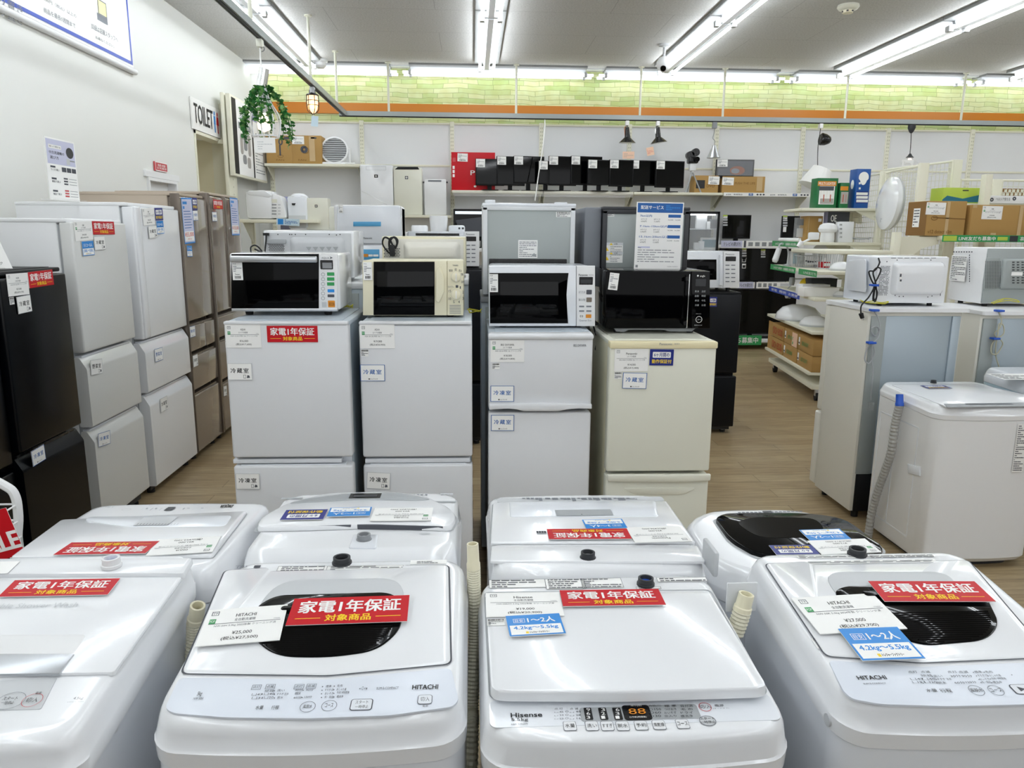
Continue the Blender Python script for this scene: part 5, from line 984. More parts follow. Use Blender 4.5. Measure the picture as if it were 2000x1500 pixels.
for k,(x0,x1,yt,yb,wd) in enumerate(mons):
    Y=YS-.10+.03*(k%3)-(.05 if k in(6,7) else 0); a=PY(x0,yb,Y); c=PY(x1,yt,Y); W_=max(c.x-a.x+.06,.40 if k in(0,1,4) else c.x-a.x); W_=min(W_,.46); hh=c.z-a.z; rz=.16+(.04 if k%2 else 0)
    t=thing('computer_monitor','black monitor on the wall shelf, '+wd,'monitor',(a.x+W_*.5*math.cos(rz),Y+W_*.5*math.sin(rz)-.02+.03,zS2),rz,MG)
    z0=a.z-zS2; m=L(t); m.box(-W_/2,-.02,z0,W_/2,.02,z0+hh,'black_matte',.004); m.build('casing',t)
    L(t).box(-W_/2+.012,-.0215,z0+.022,W_/2-.012,-.019,z0+hh-.012,'dark_glass').build('screen',t)
    m=L(t); m.box(-.03,.02,.005,.03,.045,z0+hh*.5,'black_matte',.004); m.box(-.11,-.07,0,.11,.1,.012,'black_matte',.004); m.build('stand',t)
    o=WM[t.name]; f=FR(o@V((0,-.022,0)),o.to_3x3()@V((1,0,0)),(0,0,1)); u0,v1=-W_/2+.003,z0+hh-.005
    px=[(lambda p:(1000+FOC*(p-EYE).dot(CR)/(p-EYE).dot(CF),750-FOC*(p-EYE).dot(CU)/(p-EYE).dot(CF)))(f.p(u,v)) for u,v in ((u0,v1),(u0+.125,v1),(u0+.125,v1-.11),(u0,v1-.11))]
    card(f,px,d_small(),'price_tag','white price tag on the monitor '+wd.split(',')[0],'price tag',TG,.003)
# little camera figure on a tripod
q=PY(1350,372,YS)
t=thing('toy_camera','black toy movie camera on a small chrome tripod beside the monitors','toy camera',(q.x,YS-.0,zS2)); zz=PY(1346,332,YS-.16).z-zS2
for a_ in (90,210,330):
    m=L(t); m.cyl((.14*math.cos(math.radians(a_+15)),.10*math.sin(math.radians(a_+15)),0),(0,0,zz),.009,'mid_grey',8); m.build('leg',t)
m=L(t); m.cyl((0,0,zz-.02),(0,0,zz+.1),.025,'white_matte',12); m.box(-.045,-.04,zz,.045,.04,zz+.1,'white_matte',.01); m.build('head',t)
m=L(t); m.box(-.07,-.06,zz+.1,.07,.08,zz+.19,'black',.02); m.cyl((.03,-.12,zz+.15),(.03,-.05,zz+.15),.035,'black_gloss',16); m.build('camera_body',t)
for x,z_ in ((-.045,zz+.21),(.03,zz+.25)):
    m=L(t); m.cyl((x,-.04,z_),(x,.04,z_),.055,'black',20); m.build('reel',t)
KB='kraft boxes on the top right shelf'
t,w,h,f=pbox('cardboard_box','kraft box with dark window right of the toy camera','cardboard box',1356,343,1404,373,YS,.25,'kraft',KB,z=zS2)
m=MB(); f.R(m,(1359,368),(1377,352),'black'); f.T(m,'DVD',(1380,366),(1396,360),'kraft_dark'); m.build('printing',t)
card(f,[(1384,344),(1405,345),(1405,361),(1383,360)],d_small(),'price_tag','white price tag on the kraft box with dark window','price tag','price tags on the wall shelves',.004)
t,w,h,f=pbox('cardboard_box','long taped kraft box under the film-wrapped picture','cardboard box',1410,345,1495,374,YS,.25,'kraft',KB,z=zS2)
m=MB(); f.R(m,(1477,373),(1490,346),'tape'); f.T(m,'PUSH THE LIFE',(1435,360),(1475,356),'kraft_dark'); m.build('printing',t)
card(f,[(1411,346),(1433,347),(1433,362),(1410,361)],d_small(),'price_tag','white price tag on the long taped kraft box','price tag','price tags on the wall shelves',.004)
t,w,h,f=pbox('framed_picture','dark framed picture in shiny wrapping film on a long kraft box','picture',1398,312,1474,344,YS+.02,.04,'black_matte',z=zS2+PY(1450,345,YS).z-PY(1450,374,YS).z)
m=MB(); f.R(m,(1402,342),(1471,315),'ink_soft'); f.poly(m,ell(*f.uv(1440,333),.11,.06,18),'rust',.003); f.poly(m,ell(*f.uv(1436,334),.06,.035,18),'ink_grey',.004); m.build('artwork',t)
m=MB()
rnd=random.Random(3); N_=14; A=f.uv(1398,343); B=f.uv(1473,313)
vs=[f.p(A[0]+(B[0]-A[0])*i/N_,A[1]+(B[1]-A[1])*j/6,.006+rnd.random()*.012) for i in range(N_+1) for j in range(7)]
m.add(vs,[(i*7+j,(i+1)*7+j,(i+1)*7+j+1,i*7+j+1) for i in range(N_) for j in range(6)],'film'); m.build('film',t)
card(f,[(1400,312),(1420,312),(1420,326),(1400,326)],d_small(),'price_tag','white price tag on the film-wrapped picture','price tag','price tags on the wall shelves',.026)
# printed strip along the shelf edge
ye=YP-.03-.42-.004; fe=FRONT(ye)
m=MB(); a=fe.uv(1414,375); b_=fe.uv(1586,380); u0,u1=a[0],b_[0]; v1=zS2+.004; v0=zS2-.045; fe.slab(m,[(u0,v0),(u1,v0),(u1,v1),(u0,v1)],-.003,.0,'paper')
for k in range(2):
    o_=u0+(u1-u0)*.5*k; s_=(u1-u0)*.5
    for x0,x1,t_ in ((.05,.16,'▲ HOME'),(.22,.42,'家電製品')): fe.txt(m,t_,(o_+s_*x0,v0+.014),(o_+s_*x1,v1-.016),'ink_soft',.01)
    fe.rect(m,(o_+s_*.56,v0+.008),(o_+s_*.66,v1-.008),'ink_blue',.002); fe.txt(m,'買取',(o_+s_*.58,v0+.013),(o_+s_*.64,v1-.013),'paper',0,.003)
    for x in (.76,.83,.9): fe.poly(m,ell(o_+s_*x,(v0+v1)/2,.016,.012,10),'ink_soft',.002)
tag(m.build('shelf_edge_strip'),'white printed strip along the edge of the top right shelf','label strip')
# clear acrylic visor hanging before the shelf
m=MB(); a=PY(885,372,ye-.02); b_=PY(1236,386,ye-.02); m.box(a.x,ye-.03,b_.z,b_.x,ye-.026,a.z,'clear'); tag(m.build('acrylic_visor'),'clear acrylic strip along the shelf edge below the monitors','acrylic strip')
# ---------------------------------------------------------------- televisions below, rows against the back wall
def tv(label,x0,x1,yt,yb,Y,on=False,stand=True,zb=None,name='television',fm='black_matte'):
    a=PY(x0,yb,Y); c=PY(x1,yt,Y); W_=c.x-a.x; hh=c.z-a.z; zb=a.z-.04 if zb is None else zb
    t=thing(name,label,'television',((a.x+c.x)/2,Y,zb),0,'televisions by the back wall'); z0=a.z-zb; m=L(t); m.box(-W_/2,-.02,z0,W_/2,.03,z0+hh,fm,.004); m.build('casing',t)
    L(t).box(-W_/2+.012,-.0216,z0+.02,W_/2-.012,-.019,z0+hh-.012,'dark_glass').build('screen',t)
    m=L(t); m.box(-.03,.0,.0,.03,.04,z0+.05,fm); m.box(-W_*.3,-.07,0,W_*.3,.12,.012,fm,.004); m.build('stand',t); return t,FRONT(Y-.0225)
def tagset(f,par,x,y,n=3,name='price_sticker'):
    m=MB(); f.R(m,(x,y+6),(x+9,y),'paper'); f.R(m,(x,y+1.5),(x+9,y-1),'lime',.002)
    for k in range(n): f.R(m,(x,y+10+5*k),(x+9,y+7+5*k),'light_grey')
    a=f.uv(x,y+6); b_=f.uv(x+9,y+1); lines(f,m,a[0],a[1],b_[0],b_[1],3,'ink_soft',.4,x); m.build(name,par)
YT=10.72
# display tables/racks that carry the televisions
rk=thing('television_rack','white edged television rack with three tiers by the back wall','television rack',(4.0,YT,0))
x0,x1=PY(1400,520,YT).x,PY(1565,520,YT).x; tiers=[PY(1450,478,YT).z,PY(1450,556,YT).z,PY(1450,662,YT).z]
for z in tiers: MB().box(x0,YT-.02,z-.05,x1,YP-.04,z,'white_matte',.003).build('shelf_board',rk)
for x in (x0+.02,x1-.02): MB().box(x-.02,YP-.1,0,x+.02,YP-.05,tiers[0],'shelf').build('post',rk)
fz=FRONT(YT-.022,eps=.0012)
def strip(label,x0,x1,y0,y1,title=None,g='paper'):
    m=MB(); a=fz.uv(x0,y1); b_=fz.uv(x1,y0); fz.slab(m,[(a[0],a[1]),(b_[0],a[1]),(b_[0],b_[1]),(a[0],b_[1])],-.004,0,g); w=b_[0]-a[0]; h=b_[1]-a[1]; L0,L1=a[1]+h*.2,b_[1]-h*.2
    if title=='tv':
        fz.rect(m,(a[0]+w*.0,a[1]),(a[0]+w*.28,b_[1]),'lilac',.0015); fz.txt(m,'テレビの選び方',(a[0]+w*.03,L0),(a[0]+w*.26,L1),'ink_soft',.01,.003)
        for k in range(4): fz.rect(m,(a[0]+w*(.36+.09*k),L0),(a[0]+w*(.42+.09*k),L1),'grey',.0015)
        fz.rect(m,(a[0]+w*.3,a[1]),(a[0]+w*.33,b_[1]),'ink_soft',.0015); fz.rect(m,(a[0]+w*.75,L0),(a[0]+w*.95,L1),'light_grey',.0015)
    if title=='line': fz.txt(m,'LINE友だち募集中',(a[0]+w*.05,L0),(a[0]+w*.93,L1),'paper',.012,.003)
    return tag(m.build('shelf_edge_strip'),label,'label strip')
strip('grey white strip about choosing televisions, upper tier of the television rack',1408,1556,471,483,'tv'); strip('white strip on the middle tier of the television rack',1440,1552,551,563,'tv'); strip('green recruiting strip at the foot of the television rack',1388,1488,655,674,'line','green')
t,f=tv('small television on the upper tier of the rack, right of the glass cabinet',1411,1467,420,466,YT+.2,zb=tiers[0]); tagset(f,t,1412,421)
t,f=tv('small television partly behind the lamp packages',1525,1562,422,465,YT+.2,zb=tiers[0]); tagset(f,t,1529,422,3); m=MB(); f.R(m,(1529,453),(1536,443),'paper'); m.build('price_sticker',t)
t,f=tv('wide black television on the middle tier of the rack',1402,1556,485,549,YT+.12,zb=tiers[1]); tagset(f,t,1449,486,3); tagset(f,t,1486,488,2); m=MB(); 
for y_ in (503,515): f.R(m,(1449,y_+9),(1457,y_),'paper'); f.R(m,(1450,y_+8),(1456,y_+3),'ink',.002)
m.build('price_sticker',t)
t,f=tv('large black television on the lowest tier of the rack',1380,1556,566,652,YT+.12,zb=tiers[2])
# glass display cabinet
gx0,gx1=PY(1345,410,YT-.1).x,PY(1407,410,YT-.1).x; gz0,gz1=PY(1380,488,YT-.1).z,PY(1380,413,YT-.1).z
gc=thing('display_cabinet','black framed glass cabinet with small gadgets','display cabinet',((gx0+gx1)/2,YT-.1,0)); YG=YT-.1
m=MB(); m.box(gx0,YG,0,gx1,YG+.4,gz0-.25,'black_matte',.004); m.build('base',gc)
m=MB()
for x in (gx0,gx1-.03):
    for y in (YG,YG+.37): m.box(x,y,gz0-.25,x+.03,y+.03,gz1,'black_matte')
m.box(gx0,YG,gz1-.03,gx1,YG+.4,gz1,'black_matte'); m.build('frame',gc)
for z in (gz0,(gz0+gz1)/2+.03): MB().box(gx0+.03,YG+.03,z-.012,gx1-.03,YG+.37,z,'pale_grey').build('shelf_board',gc)
MB().box(gx0+.03,YG+.38,gz0-.25,gx1-.03,YG+.39,gz1-.03,'black_matte').build('back_panel',gc); MB().box(gx0+.03,YG+.005,gz0,gx1-.03,YG+.01,gz1-.03,'smoke').build('glass_door',gc)
MB().box(gx0+.03,YG+.1,gz1-.05,gx1-.03,YG+.16,gz1-.034,'tube_wall').build('light_strip',gc)
zm=(gz0+gz1)/2+.03
for px,w_,h_,m_,z,lb,cat in ((1368,.15,.22,'white_matte',zm,'white boxed gadget on the upper cabinet shelf','gadget box'),(1380,.07,.1,'paper',zm,'small white card on the upper cabinet shelf','card'),(1392,.1,.13,'dark_grey',zm,'dark gadget on the upper cabinet shelf','gadget'),(1361,.07,.1,'white',gz0,'white adapter at the left of the lower cabinet shelf','adapter'),(1370,.08,.12,'white_cool',gz0,'pale speaker on the lower cabinet shelf','speaker')):
    x=PY(px,450,YG+.2).x; m=MB(); m.box(x-w_/2,YG+.15,z,x+w_/2,YG+.22,z+h_,m_,.006); o=m.build('gadget' if cat!='card' else 'small_card'); tag(o,lb,cat,'gadgets in the glass cabinet')
x=PY(1387,470,YG+.2).x; t=thing('navigation_unit','small white framed screen on the lower cabinet shelf','gadget',(x,YG+.2,gz0),0,'gadgets in the glass cabinet'); L(t).box(-.14,0,0,.14,.04,.17,'pale_grey',.01).build('casing',t); L(t).box(-.11,-.003,.03,.11,.001,.14,'teal').build('screen',t)
# big black monitors behind the mini fridge, their reflections painted on
t,f=tv('wide black monitor with bright reflection left of the silver mini fridge',886,1000,409,470,YT-.05,zb=PY(940,470,YT-.05).z-.1)
m=MB(); f.R(m,(889,418),(962,413),'screen_glow'); P=[f.uv(*p) for p in ((890,430),(940,424),(940,462),(900,462))]; f.poly(m,P,'ink_soft',.0016); m.build('painted_reflection',t)
t,f=tv('wide black monitor with bright reflection right of the silver mini fridge',1120,1148,409,455,YT-.05,zb=PY(1130,470,YT-.05).z-.1)
m=MB(); f.R(m,(1122,420),(1146,416),'screen_glow'); f.R(m,(1124,450),(1133,425),'ink_soft'); m.build('painted_reflection',t)
tb=thing('display_table','white display table under the bright monitors','display table',(PY(1015,480,YT).x,YT,0)); xa,xb=PY(880,470,YT).x,PY(1160,470,YT).x; zt=PY(940,470,YT-.05).z-.1
MB().box(xa,YT-.3,zt-.05,xb,YP-.05,zt,'white_matte',.004).build('table_top',tb)
for x in (xa+.04,xb-.04):
    for y in (YT-.26,YP-.1): MB().box(x-.03,y-.03,0,x+.03,y+.03,zt-.05,'shelf').build('leg',tb)
# ---------------------------------------------------------------- middle row around y 6
YM=6.05
BF=fridge('tall black two-door fridge behind the ivory fridge, carrying a white microwave',(PY(1372,600,YM).x,YM,0),0,PY(1449,600,YM).x-PY(1297,600,YM).x,.6,PY(1400,571,YM).z,[(.52,PY(1400,573,YM).z),(.06,.5)],'navy_black','navy_black',top='black_matte',hdl='groove',trim='black_matte')
zBF=PY(1400,571,YM).z
f=FRONT(YM); card(f,[(1385,580),(1400,580),(1400,599),(1384,599)],d_six,'guarantee_card','navy guarantee card on the tall black fridge behind the ivory fridge','warranty card',None,.004)
def whiteoven(label,x0,x1,yt,yb,Y,zb,pan):
    t,f=pxoven(label,x0,x1,yt,yb,Y,zb,.38,'white_cool'); slab(f,t,'door',box4(x0,yt,pan,yb),-.012,.006,'white_cool',.004); slab(f,t,'window',box4(x0,yt+(yb-yt)*.22,pan-(pan-x0)*.16,yt+(yb-yt)*.78),.004,.008,'oven_glass',.001)
    slab(f,t,'control_panel',box4(pan+.5,yt,x1,yb),-.012,.005,'white_matte',.003); slab(f,t,'door_handle',box4(pan-8,yt+7,pan-3,yb-5),.004,.03,'white_cool',.006)
    w=x1-pan; marks(FRONT(Y-.0055),t,[('r',pan+w*.15,yt+10,pan+w*.8,yt+19,'black',.003),('t','Panasonic',pan+w*.15,yt+4,pan+w*.7,yt+7,'ink_soft')]+[('r',pan+w*(.15+.35*i),yt+26+8*j,pan+w*(.4+.35*i),yt+28+8*j,'ink_grey') for i in (0,1) for j in range(5)]); return t
whiteoven('white microwave on the tall black fridge, right of the delivery board',1330,1444,491,562,YM+.04,zBF+.004,1412)
YM2=5.75; bz=PY(870,524,YM2).z
BG=fridge('tall black fridge seen through the gap right of the cream microwave fridge',(PY(872,600,YM2).x,YM2,0),0,PY(948,600,YM2).x-PY(796,600,YM2).x,.6,bz,[(.52,bz-.004),(.06,.5)],'navy_black','navy_black',top='black_matte',hdl='groove',trim='black_matte')
t=whiteoven('white microwave behind the cream ovens, left of the silver mini fridge',797,936,452,520,YM2+.04,bz+.004,906)
f=FRONT(YM2+.03); m=MB(); f.R(m,(812,460),(897,456),'black',.012); m.build('door_grille',t)
# dish washer on a white cabinet
YD=5.6; zd=PY(720,530,YD).z
cb=thing('refrigerator','white fridge carrying the dishwasher, hidden behind the ovens','refrigerator',(PY(711,600,YD).x,YD,0)); wD=PY(780,500,YD).x-PY(642,500,YD).x; L(cb).box(-wD/2,.05,.03,wD/2,.6,zd,'fridge_side',.008).build('cabinet',cb); L(cb).box(-wD/2,0,.06,wD/2,.05,zd-.02,'fridge_white',.008).build('door',cb)
for x in (-wD/2+.06,wD/2-.06):
    for y in (.08,.52): L(cb).cyl((x,y,0),(x,y,.032),.02,'rubber',10).build('foot',cb)
x0,x1=PY(648,500,YD).x,PY(784,500,YD).x; h=PY(720,400,YD).z-zd
t=thing('dishwasher','white countertop dishwasher with blue handle and blue control panel','dishwasher',((x0+x1)/2,YD,zd)); w=x1-x0
L(t).box(-w/2+.02,.03,.02,w/2,.36,h,'white_matte',.02,3).build('cabinet',t); L(t).box(-w/2-.03,.12,.0,w/2,.36,h-.01,'ivory',.01).build('rear_cover',t)
f=FRONT(YD); slab(f,t,'door',((658,402),(782,402),(784,476),(657,476)),-.05,.0,'white_cool',.012,.012); slab(f,t,'lower_front',((657,479),(784,479),(784,527),(657,527)),-.05,.0,'white_cool',.006)
slab(f,t,'door_handle',box4(690,433,744,442),-.004,.006,'dw_blue',.003); slab(f,t,'control_panel',box4(699,487,741,507),-.004,.003,'dw_blue',.001)
marks(FRONT(YD-.0035),t,[('r',710,496,719,502,'orange',.003),('r',720,497,728,501,'paper',.002),('r',729,497,739,501,'paper',.002),('t','Panasonic',710,463,727,467,'ink_soft',.01)])
card(FRONT(YD-.002),[(662,400),(671,400),(669,416),(660,416)],d_small(),'price_tag','white price tag on the dishwasher door','price tag',None,.006)
for k,(x0_,x1_,yt_,yb_,Y_,lb,cat,m_) in enumerate(((802,835,440,452,7.6,'round white rice cooker top behind the dishwasher','rice cooker','white'),(838,874,421,452,7.7,'white bin shaped humidifier behind the cream oven','humidifier','white_matte'),(876,908,440,454,7.5,'white appliance with two dark dots behind the cream oven','appliance','white_cool'))):
    a=PY(x0_,yb_,Y_); c=PY(x1_,yt_,Y_); r=(c.x-a.x)/2; t=thing(cat.replace(' ','_'),lb,cat,((a.x+c.x)/2,Y_,a.z)); h=c.z-a.z
    if k<2: L(t).lathe([(r*.86,0),(r,h*.8),(r*.97,h),(0,h)] if k else [(r,0),(r,h*.7),(r*.9,h),(0,h)],(0,r,0),m_,28).build('body',t)
    else:
        L(t).box(-r,0,0,r,.3,h,m_,.02).build('body',t); m=MB(); f=FRONT(Y_-.001)
        for x in (897,904): f.poly(m,ell(*f.uv(x,446),.01,.01,10),'dark_grey')
        m.build('knob',t)
tb=thing('display_table','low white table carrying small appliances behind the dishwasher','display table',(PY(855,453,7.6).x,7.6,0)); z_=PY(855,452.8,7.7).z-.003; zz=min(PY(818,452,7.6).z,PY(856,452,7.7).z,PY(892,454,7.5).z)
L(tb).box(-.35,-.2,zz-.06,.4,.55,zz-.001,'white_matte',.006).build('table_top',tb)
for x in (-.3,.35):
    for y in (-.15,.5): L(tb).box(x-.02,y-.02,0,x+.02,y+.02,zz-.06,'shelf').build('leg',tb)
# ================================================================ right side: fridges and ovens with backs turned
def rightfridge(label,x0,x1,Y,d,h,panel):
    w=x1-x0; t=thing('refrigerator',label,'refrigerator',((x0+x1)/2,Y,0)); m=L(t); m.box(-w/2,.012,.05,w/2,d-.07,h-.02,'off_white',.004); m.build('cabinet',t)
    m=L(t); m.box(-w/2+.015,.0,.28,-w/2+.10,.016,h-.045,'galvanised',.003); m.box(-w/2+.10,.006,.28,w/2-.06,.018,h-.045,panel,.004); m.box(w/2-.06,-.002,.28,w/2-.012,.016,h-.045,panel,.003); m.build('back_panel',t)
    L(t).box(-w/2+.02,.004,.05,w/2-.02,.02,.28,'black_matte',.003).build('compressor_bay',t)
    m=L(t); pr=rr(-w/2-.006,-.02,w/2+.03,d,.02,4); m.rings([[(x,y,z) for x,y in pr] for z in (h-.022,h)],'white_matte'); m.build('top_panel',t)
    L(t).box(-w/2,d-.068,.55,w/2,d,h-.03,'off_white',.012,3).build('door',t); L(t).box(-w/2-.004,d-.064,.06,w/2+.004,d+.012,.54,'off_white',.014,3).build('freezer_door',t)
    for x in (-w/2+.06,w/2-.06):
        for y in (.06,d-.1): L(t).cyl((x,y,0),(x,y,.052),.02,'rubber',10).build('foot',t)
    return t,FRONT(Y)
YR=4.10
R1,f=rightfridge('white fridge with bare metal back and tied grey cord, beside the hosed washing machine',2.222,2.765,YR,.54,PY(1790,602,YR).z,'galv_blue')
def tiedcord(t,f,pts,r,m_,ties,pn='power_cord'):
    m=MB(); m.tube([f.p(*f.uv(x,y),.02+.008*(i%3)) for i,(x,y) in enumerate(pts)],r,m_,7,6); c=m.build(pn,t,ang=70)
    for x,y in ties: 
        m=MB(); p=f.p(*f.uv(x,y),.025); m.box(p.x-.022,p.y-.02,p.z-.006,p.x+.022,p.y+.02,p.z+.006,'blue_cap',.003); m.build('cord_tie',c)
tiedcord(R1,f,[(1703,606),(1710,620),(1712,640),(1706,655),(1696,645),(1700,637),(1712,640),(1710,658),(1698,668),(1690,680),(1684,700),(1690,708),(1700,700),(1703,685),(1698,672),(1699,700),(1700,720),(1697,745),(1697,780)],.0038,'mid_grey',[(1703,605),(1697,668)])
m=MB(); a=f.uv(1694,801); b=f.uv(1706,785); f.slab(m,[a,(b[0],a[1]),b,(a[0],b[1])],0,.012,'clear'); m.build('cord_clip',R1)
zR1=PY(1790,602,YR).z
R2,f=rightfridge('white fridge with metal back at the right edge, carrying the grey-backed microwave',3.05,3.62,4.35,.56,PY(1965,608,4.35).z,'galv_blue')
tiedcord(R2,f,[(1946,608),(1950,625),(1944,640),(1938,650),(1942,658),(1952,650),(1955,635),(1945,632),(1940,655),(1933,672),(1930,688),(1938,690),(1950,680),(1952,668),(1940,660),(1940,690),(1945,715)],.0038,'shelf_dark',[(1946,606),(1938,660)])
zR2=PY(1965,608,4.35).z
# lilac white oven with black cord
Yo=4.2; t=thing('microwave_oven','white microwave back view with bundled black cord, on the metal-backed fridge','microwave oven',(PY(1776,590,Yo).x,Yo,zR1),-.0,'microwave ovens'); f=FRONT(Yo)
w=PY(1846,540,Yo).x-PY(1706,540,Yo).x; h=PY(1776,501,Yo).z-zR1; m=L(t); m.box(-w/2,.008,.018,w/2,.37,h,'white_cool',.01,3); m.build('cabinet',t); L(t).box(-w/2+.005,0,.02,w/2-.004,.012,h-.004,'white',.003).build('back_panel',t)
bulge(t,f,(1744,512),(1838,576),'white',.035,.02)
m=MB(); A=f.uv(1713,577); B=f.uv(1739,519)
rnd=random.Random(4)
for j in range(22):
    for i in range(10):
        if rnd.random()<.9-(.5 if 3<i<7 and 6<j<14 else 0): f.poly(m,ell(A[0]+(B[0]-A[0])*(i+.5+.5*(j%2))/10.5,A[1]+(B[1]-A[1])*(j+.5)/22,.0024,.0024,6),'ink_soft',.0015)
m.build('vent_holes',t)
m=MB()
for k in range(7): f.R(m,(1838-.4*k,518+10*k),(1840-.4*k,512+10*k),'ink_soft'); f.R(m,(1740+13*k,504.5),(1750+13*k,503.5),'ink_soft')
stick_=0; f.R(m,(1749,550),(1755,532),'paper',.037); f.R(m,(1750,549),(1754,545),'ink_soft',.038); f.R(m,(1750,540),(1754,534),'ink_soft',.038)
for x,y in ((1719,512),(1732,511),(1752,508),(1818,508),(1748,577),(1756,579),(1764,579),(1812,580),(1820,578)): f.poly(m,ell(*f.uv(x,y),.0035,.0035,8),'ink_soft')
m.build('pressed_marks',t)
m=MB(); s_=SIDE(PY(1706,540,Yo).x); P=[s_.uv(*p) for p in ((1657,508),(1698,506),(1697,570),(1655,566))]; s2_=FR(s_.o,(0,-1,0),(0,0,1)); P=[s2_.uv(*p) for p in ((1657,508),(1692,506),(1692,571),(1655,566))]; s2_.slab(m,rpoly(P,.02),-.001,.004,'white_cool',.003); m.build('side_panel',t)
m=MB(); m.tube([f.p(*f.uv(x,y),h_) for x,y,h_ in ((1714,504,.01),(1712,514,.03),(1703,528,.03),(1692,530,.03),(1696,545,.03),(1702,560,.035),(1700,580,.035),(1704,588,.03),(1706,570,.04),(1701,555,.04),(1708,540,.04),(1714,526,.035),(1706,522,.04),(1698,532,.04),(1702,552,.045),(1704,578,.045),(1698,585,.04),(1699,560,.045),(1696,565,.05),(1685,580,.06),(1672,595,.06),(1671,612,.06))],.0042,'rubber',7,6); cd_=m.build('power_cord',t,ang=70)
m=MB(); p=f.p(*f.uv(1700,556),.04); m.box(p.x-.02,p.y-.02,p.z-.006,p.x+.02,p.y+.02,p.z+.006,'blue_cap',.003); m.build('cord_tie',cd_)
m=MB(); a=f.p(*f.uv(1671,610),.06); b=f.p(*f.uv(1674,619),.06); m.cyl(a,b,.013,'rubber',12,.011); 
for s in (-.005,.005): m.cyl(b+V((s,0,0)),b+V((s+.004,0,-.012)),.0018,'silver',6)
m.build('plug',cd_)
for x in (-w/2+.06,w/2-.06):
    for y in (.05,.32): L(t).cyl((x,y,0),(x,y,.02),.014,'rubber',10).build('foot',t)
wire('earth_wire','yellow green earth wire before the white oven with black cord',[PY(x,y,4.17) for x,y in ((1680,586),(1690,590),(1704,588),(1720,591),(1735,589),(1728,593),(1710,592),(1695,591),(1683,589))],.0028,'wire_yellow')
# grey backed oven
Yo=4.62; t=thing('microwave_oven','grey-backed white microwave with side vents at the right edge','microwave oven',(PY(1917,580,Yo).x+.25,Yo,zR2),0,'microwave ovens'); w=.5; h=PY(1917,484,Yo).z-zR2; f=FRONT(Yo)
L(t).box(-w/2,.008,.02,w/2,.34,h,'white_matte',.008).build('cabinet',t); L(t).box(-w/2+.005,0,.024,w/2-.004,.012,h-.004,'galvanised',.003).build('back_panel',t)
m=MB(); f.slab(m,rr(*f.uv(1918,566),*f.uv(1953,503),.01),0,.006,'galvanised',.003)
for j in range(20):
    a=f.uv(1924,562-2.7*j); 
    for i in range(10): f.poly(m,ell(a[0]+.0105*i,a[1],.003,.003,6),'dark_grey',.0075)
m.build('vent_holes',t); bulge(t,f,(1958,504),(2040,566),'galvanised',.02,.015)
m=MB()
for j in range(9):
    for i in range(6): f.R(m,(1972+9*i,513+5*j),(1977+9*i,511+5*j),'dark_grey',.022)
f.R(m,(1970,538),(1993,531),'paper',.0225); a=f.uv(1971,537.5); b=f.uv(1992,531.5); barcode(f,m,a[0],a[1],b[0],b[1],n=14); m.build('slots',t)
s_=FR((PY(1917,540,Yo).x,0,0),(0,-1,0),(0,0,1)); m=MB()
for i in range(8): s_.R(m,(1862+5*i,493),(1865+5*i,491),'ink_soft'); 
for j in range(12): s_.R(m,(1893,500+4.6*j),(1895,497+4.6*j),'ink_soft')
s_.R(m,(1854,547),(1890,500),'paper'); a=s_.uv(1856,546); b=s_.uv(1889,501); lines(s_,m,min(a[0],b[0]),a[1],max(a[0],b[0]),b[1],14,'ink_soft',.4,6); m.build('side_label',t)
for x in (-w/2+.06,w/2-.06):
    for y in (.05,.29): L(t).cyl((x,y,0),(x,y,.022),.016,'rubber',10).build('foot',t)
wire('earth_wire','yellow green earth wire before the grey-backed microwave',[PY(x,y,4.5) for x,y in ((1936,592),(1950,586),(1965,583),(1985,586),(1990,590),(1970,587),(1950,590),(1940,593),(1960,585))],.0028,'wire_yellow')
# washing machine with grey hose
WR,f=washer('washing machine with ribbed grey hose on its side, right of the aisle',2.53,3.44,.575,.55,.842,.858,0,sm='white_matte',top='white',inf=.03,ins=.015,inb=.02,rc=.06,drop=.07,bulge=.03,lip=.03)
panel(WR,f,[(1740,752),(1905,750),(2060,785),(1850,796)],-.002,.004,'white',.003,'lid',.02)
m=MB(); P=[f.uv(*p) for p in ((1843,791),(2040,787),(2050,794),(1850,797))]; f.slab(m,P,.0,.006,'mid_grey',.002); m.build('control_strip',WR)
card(FR(f.p(0,0,.006),f.ex,f.ey,.001),[(1801,754),(1846,753),(1856,759),(1809,760)],d_six,'guarantee_card','navy guarantee card on the hosed washing machine','warranty card',None,.002)
m=MB(); fr_=FR(f.p(0,0,.007),f.ex,f.ey,.001)
for k in range(9): fr_.R(m,(1888+10*k,790),(1895+10*k,788),'ink_grey')
m.build('control_markings',WR); inlet(WR,f.p(*f.uv(1823,748),0),.014,'dark_grey')
s_=FR((2.53-.2875,0,0),(0,-1,0),(0,0,1),.001)
m=MB(); P=[s_.uv(*p) for p in ((1774,906),(1798,912),(1798,930),(1775,924))]; s_.slab(m,P,-.002,.006,'white_cool',.003); m.build('side_grip',WR)
m=MB(); q=s_.uv(1715,790); x0,x1=-3.9,-3.56
for u in (-3.92,-3.76,-3.56): m.box(2.2415,-u-.004,.12,2.2445,-u+.004,.70,'white_cool')
for v in (.12,.70): m.box(2.2415,3.56,v-.004,2.2445,3.92,v+.004,'white_cool')
m.build('side_ribs',WR)
X_=2.205; hose(WR,[PX(1757,790,X_),PX(1748,830,X_),PX(1741,880,X_),PX(1728,920,X_),PX(1714,960,X_),PX(1703,1000,X_),PX(1696,1045,X_),PX(1694,1062,X_)],.019,'hose_grey',(PX(1757,793,X_),PX(1757,770,X_)),'blue_cap',sp=.0085)
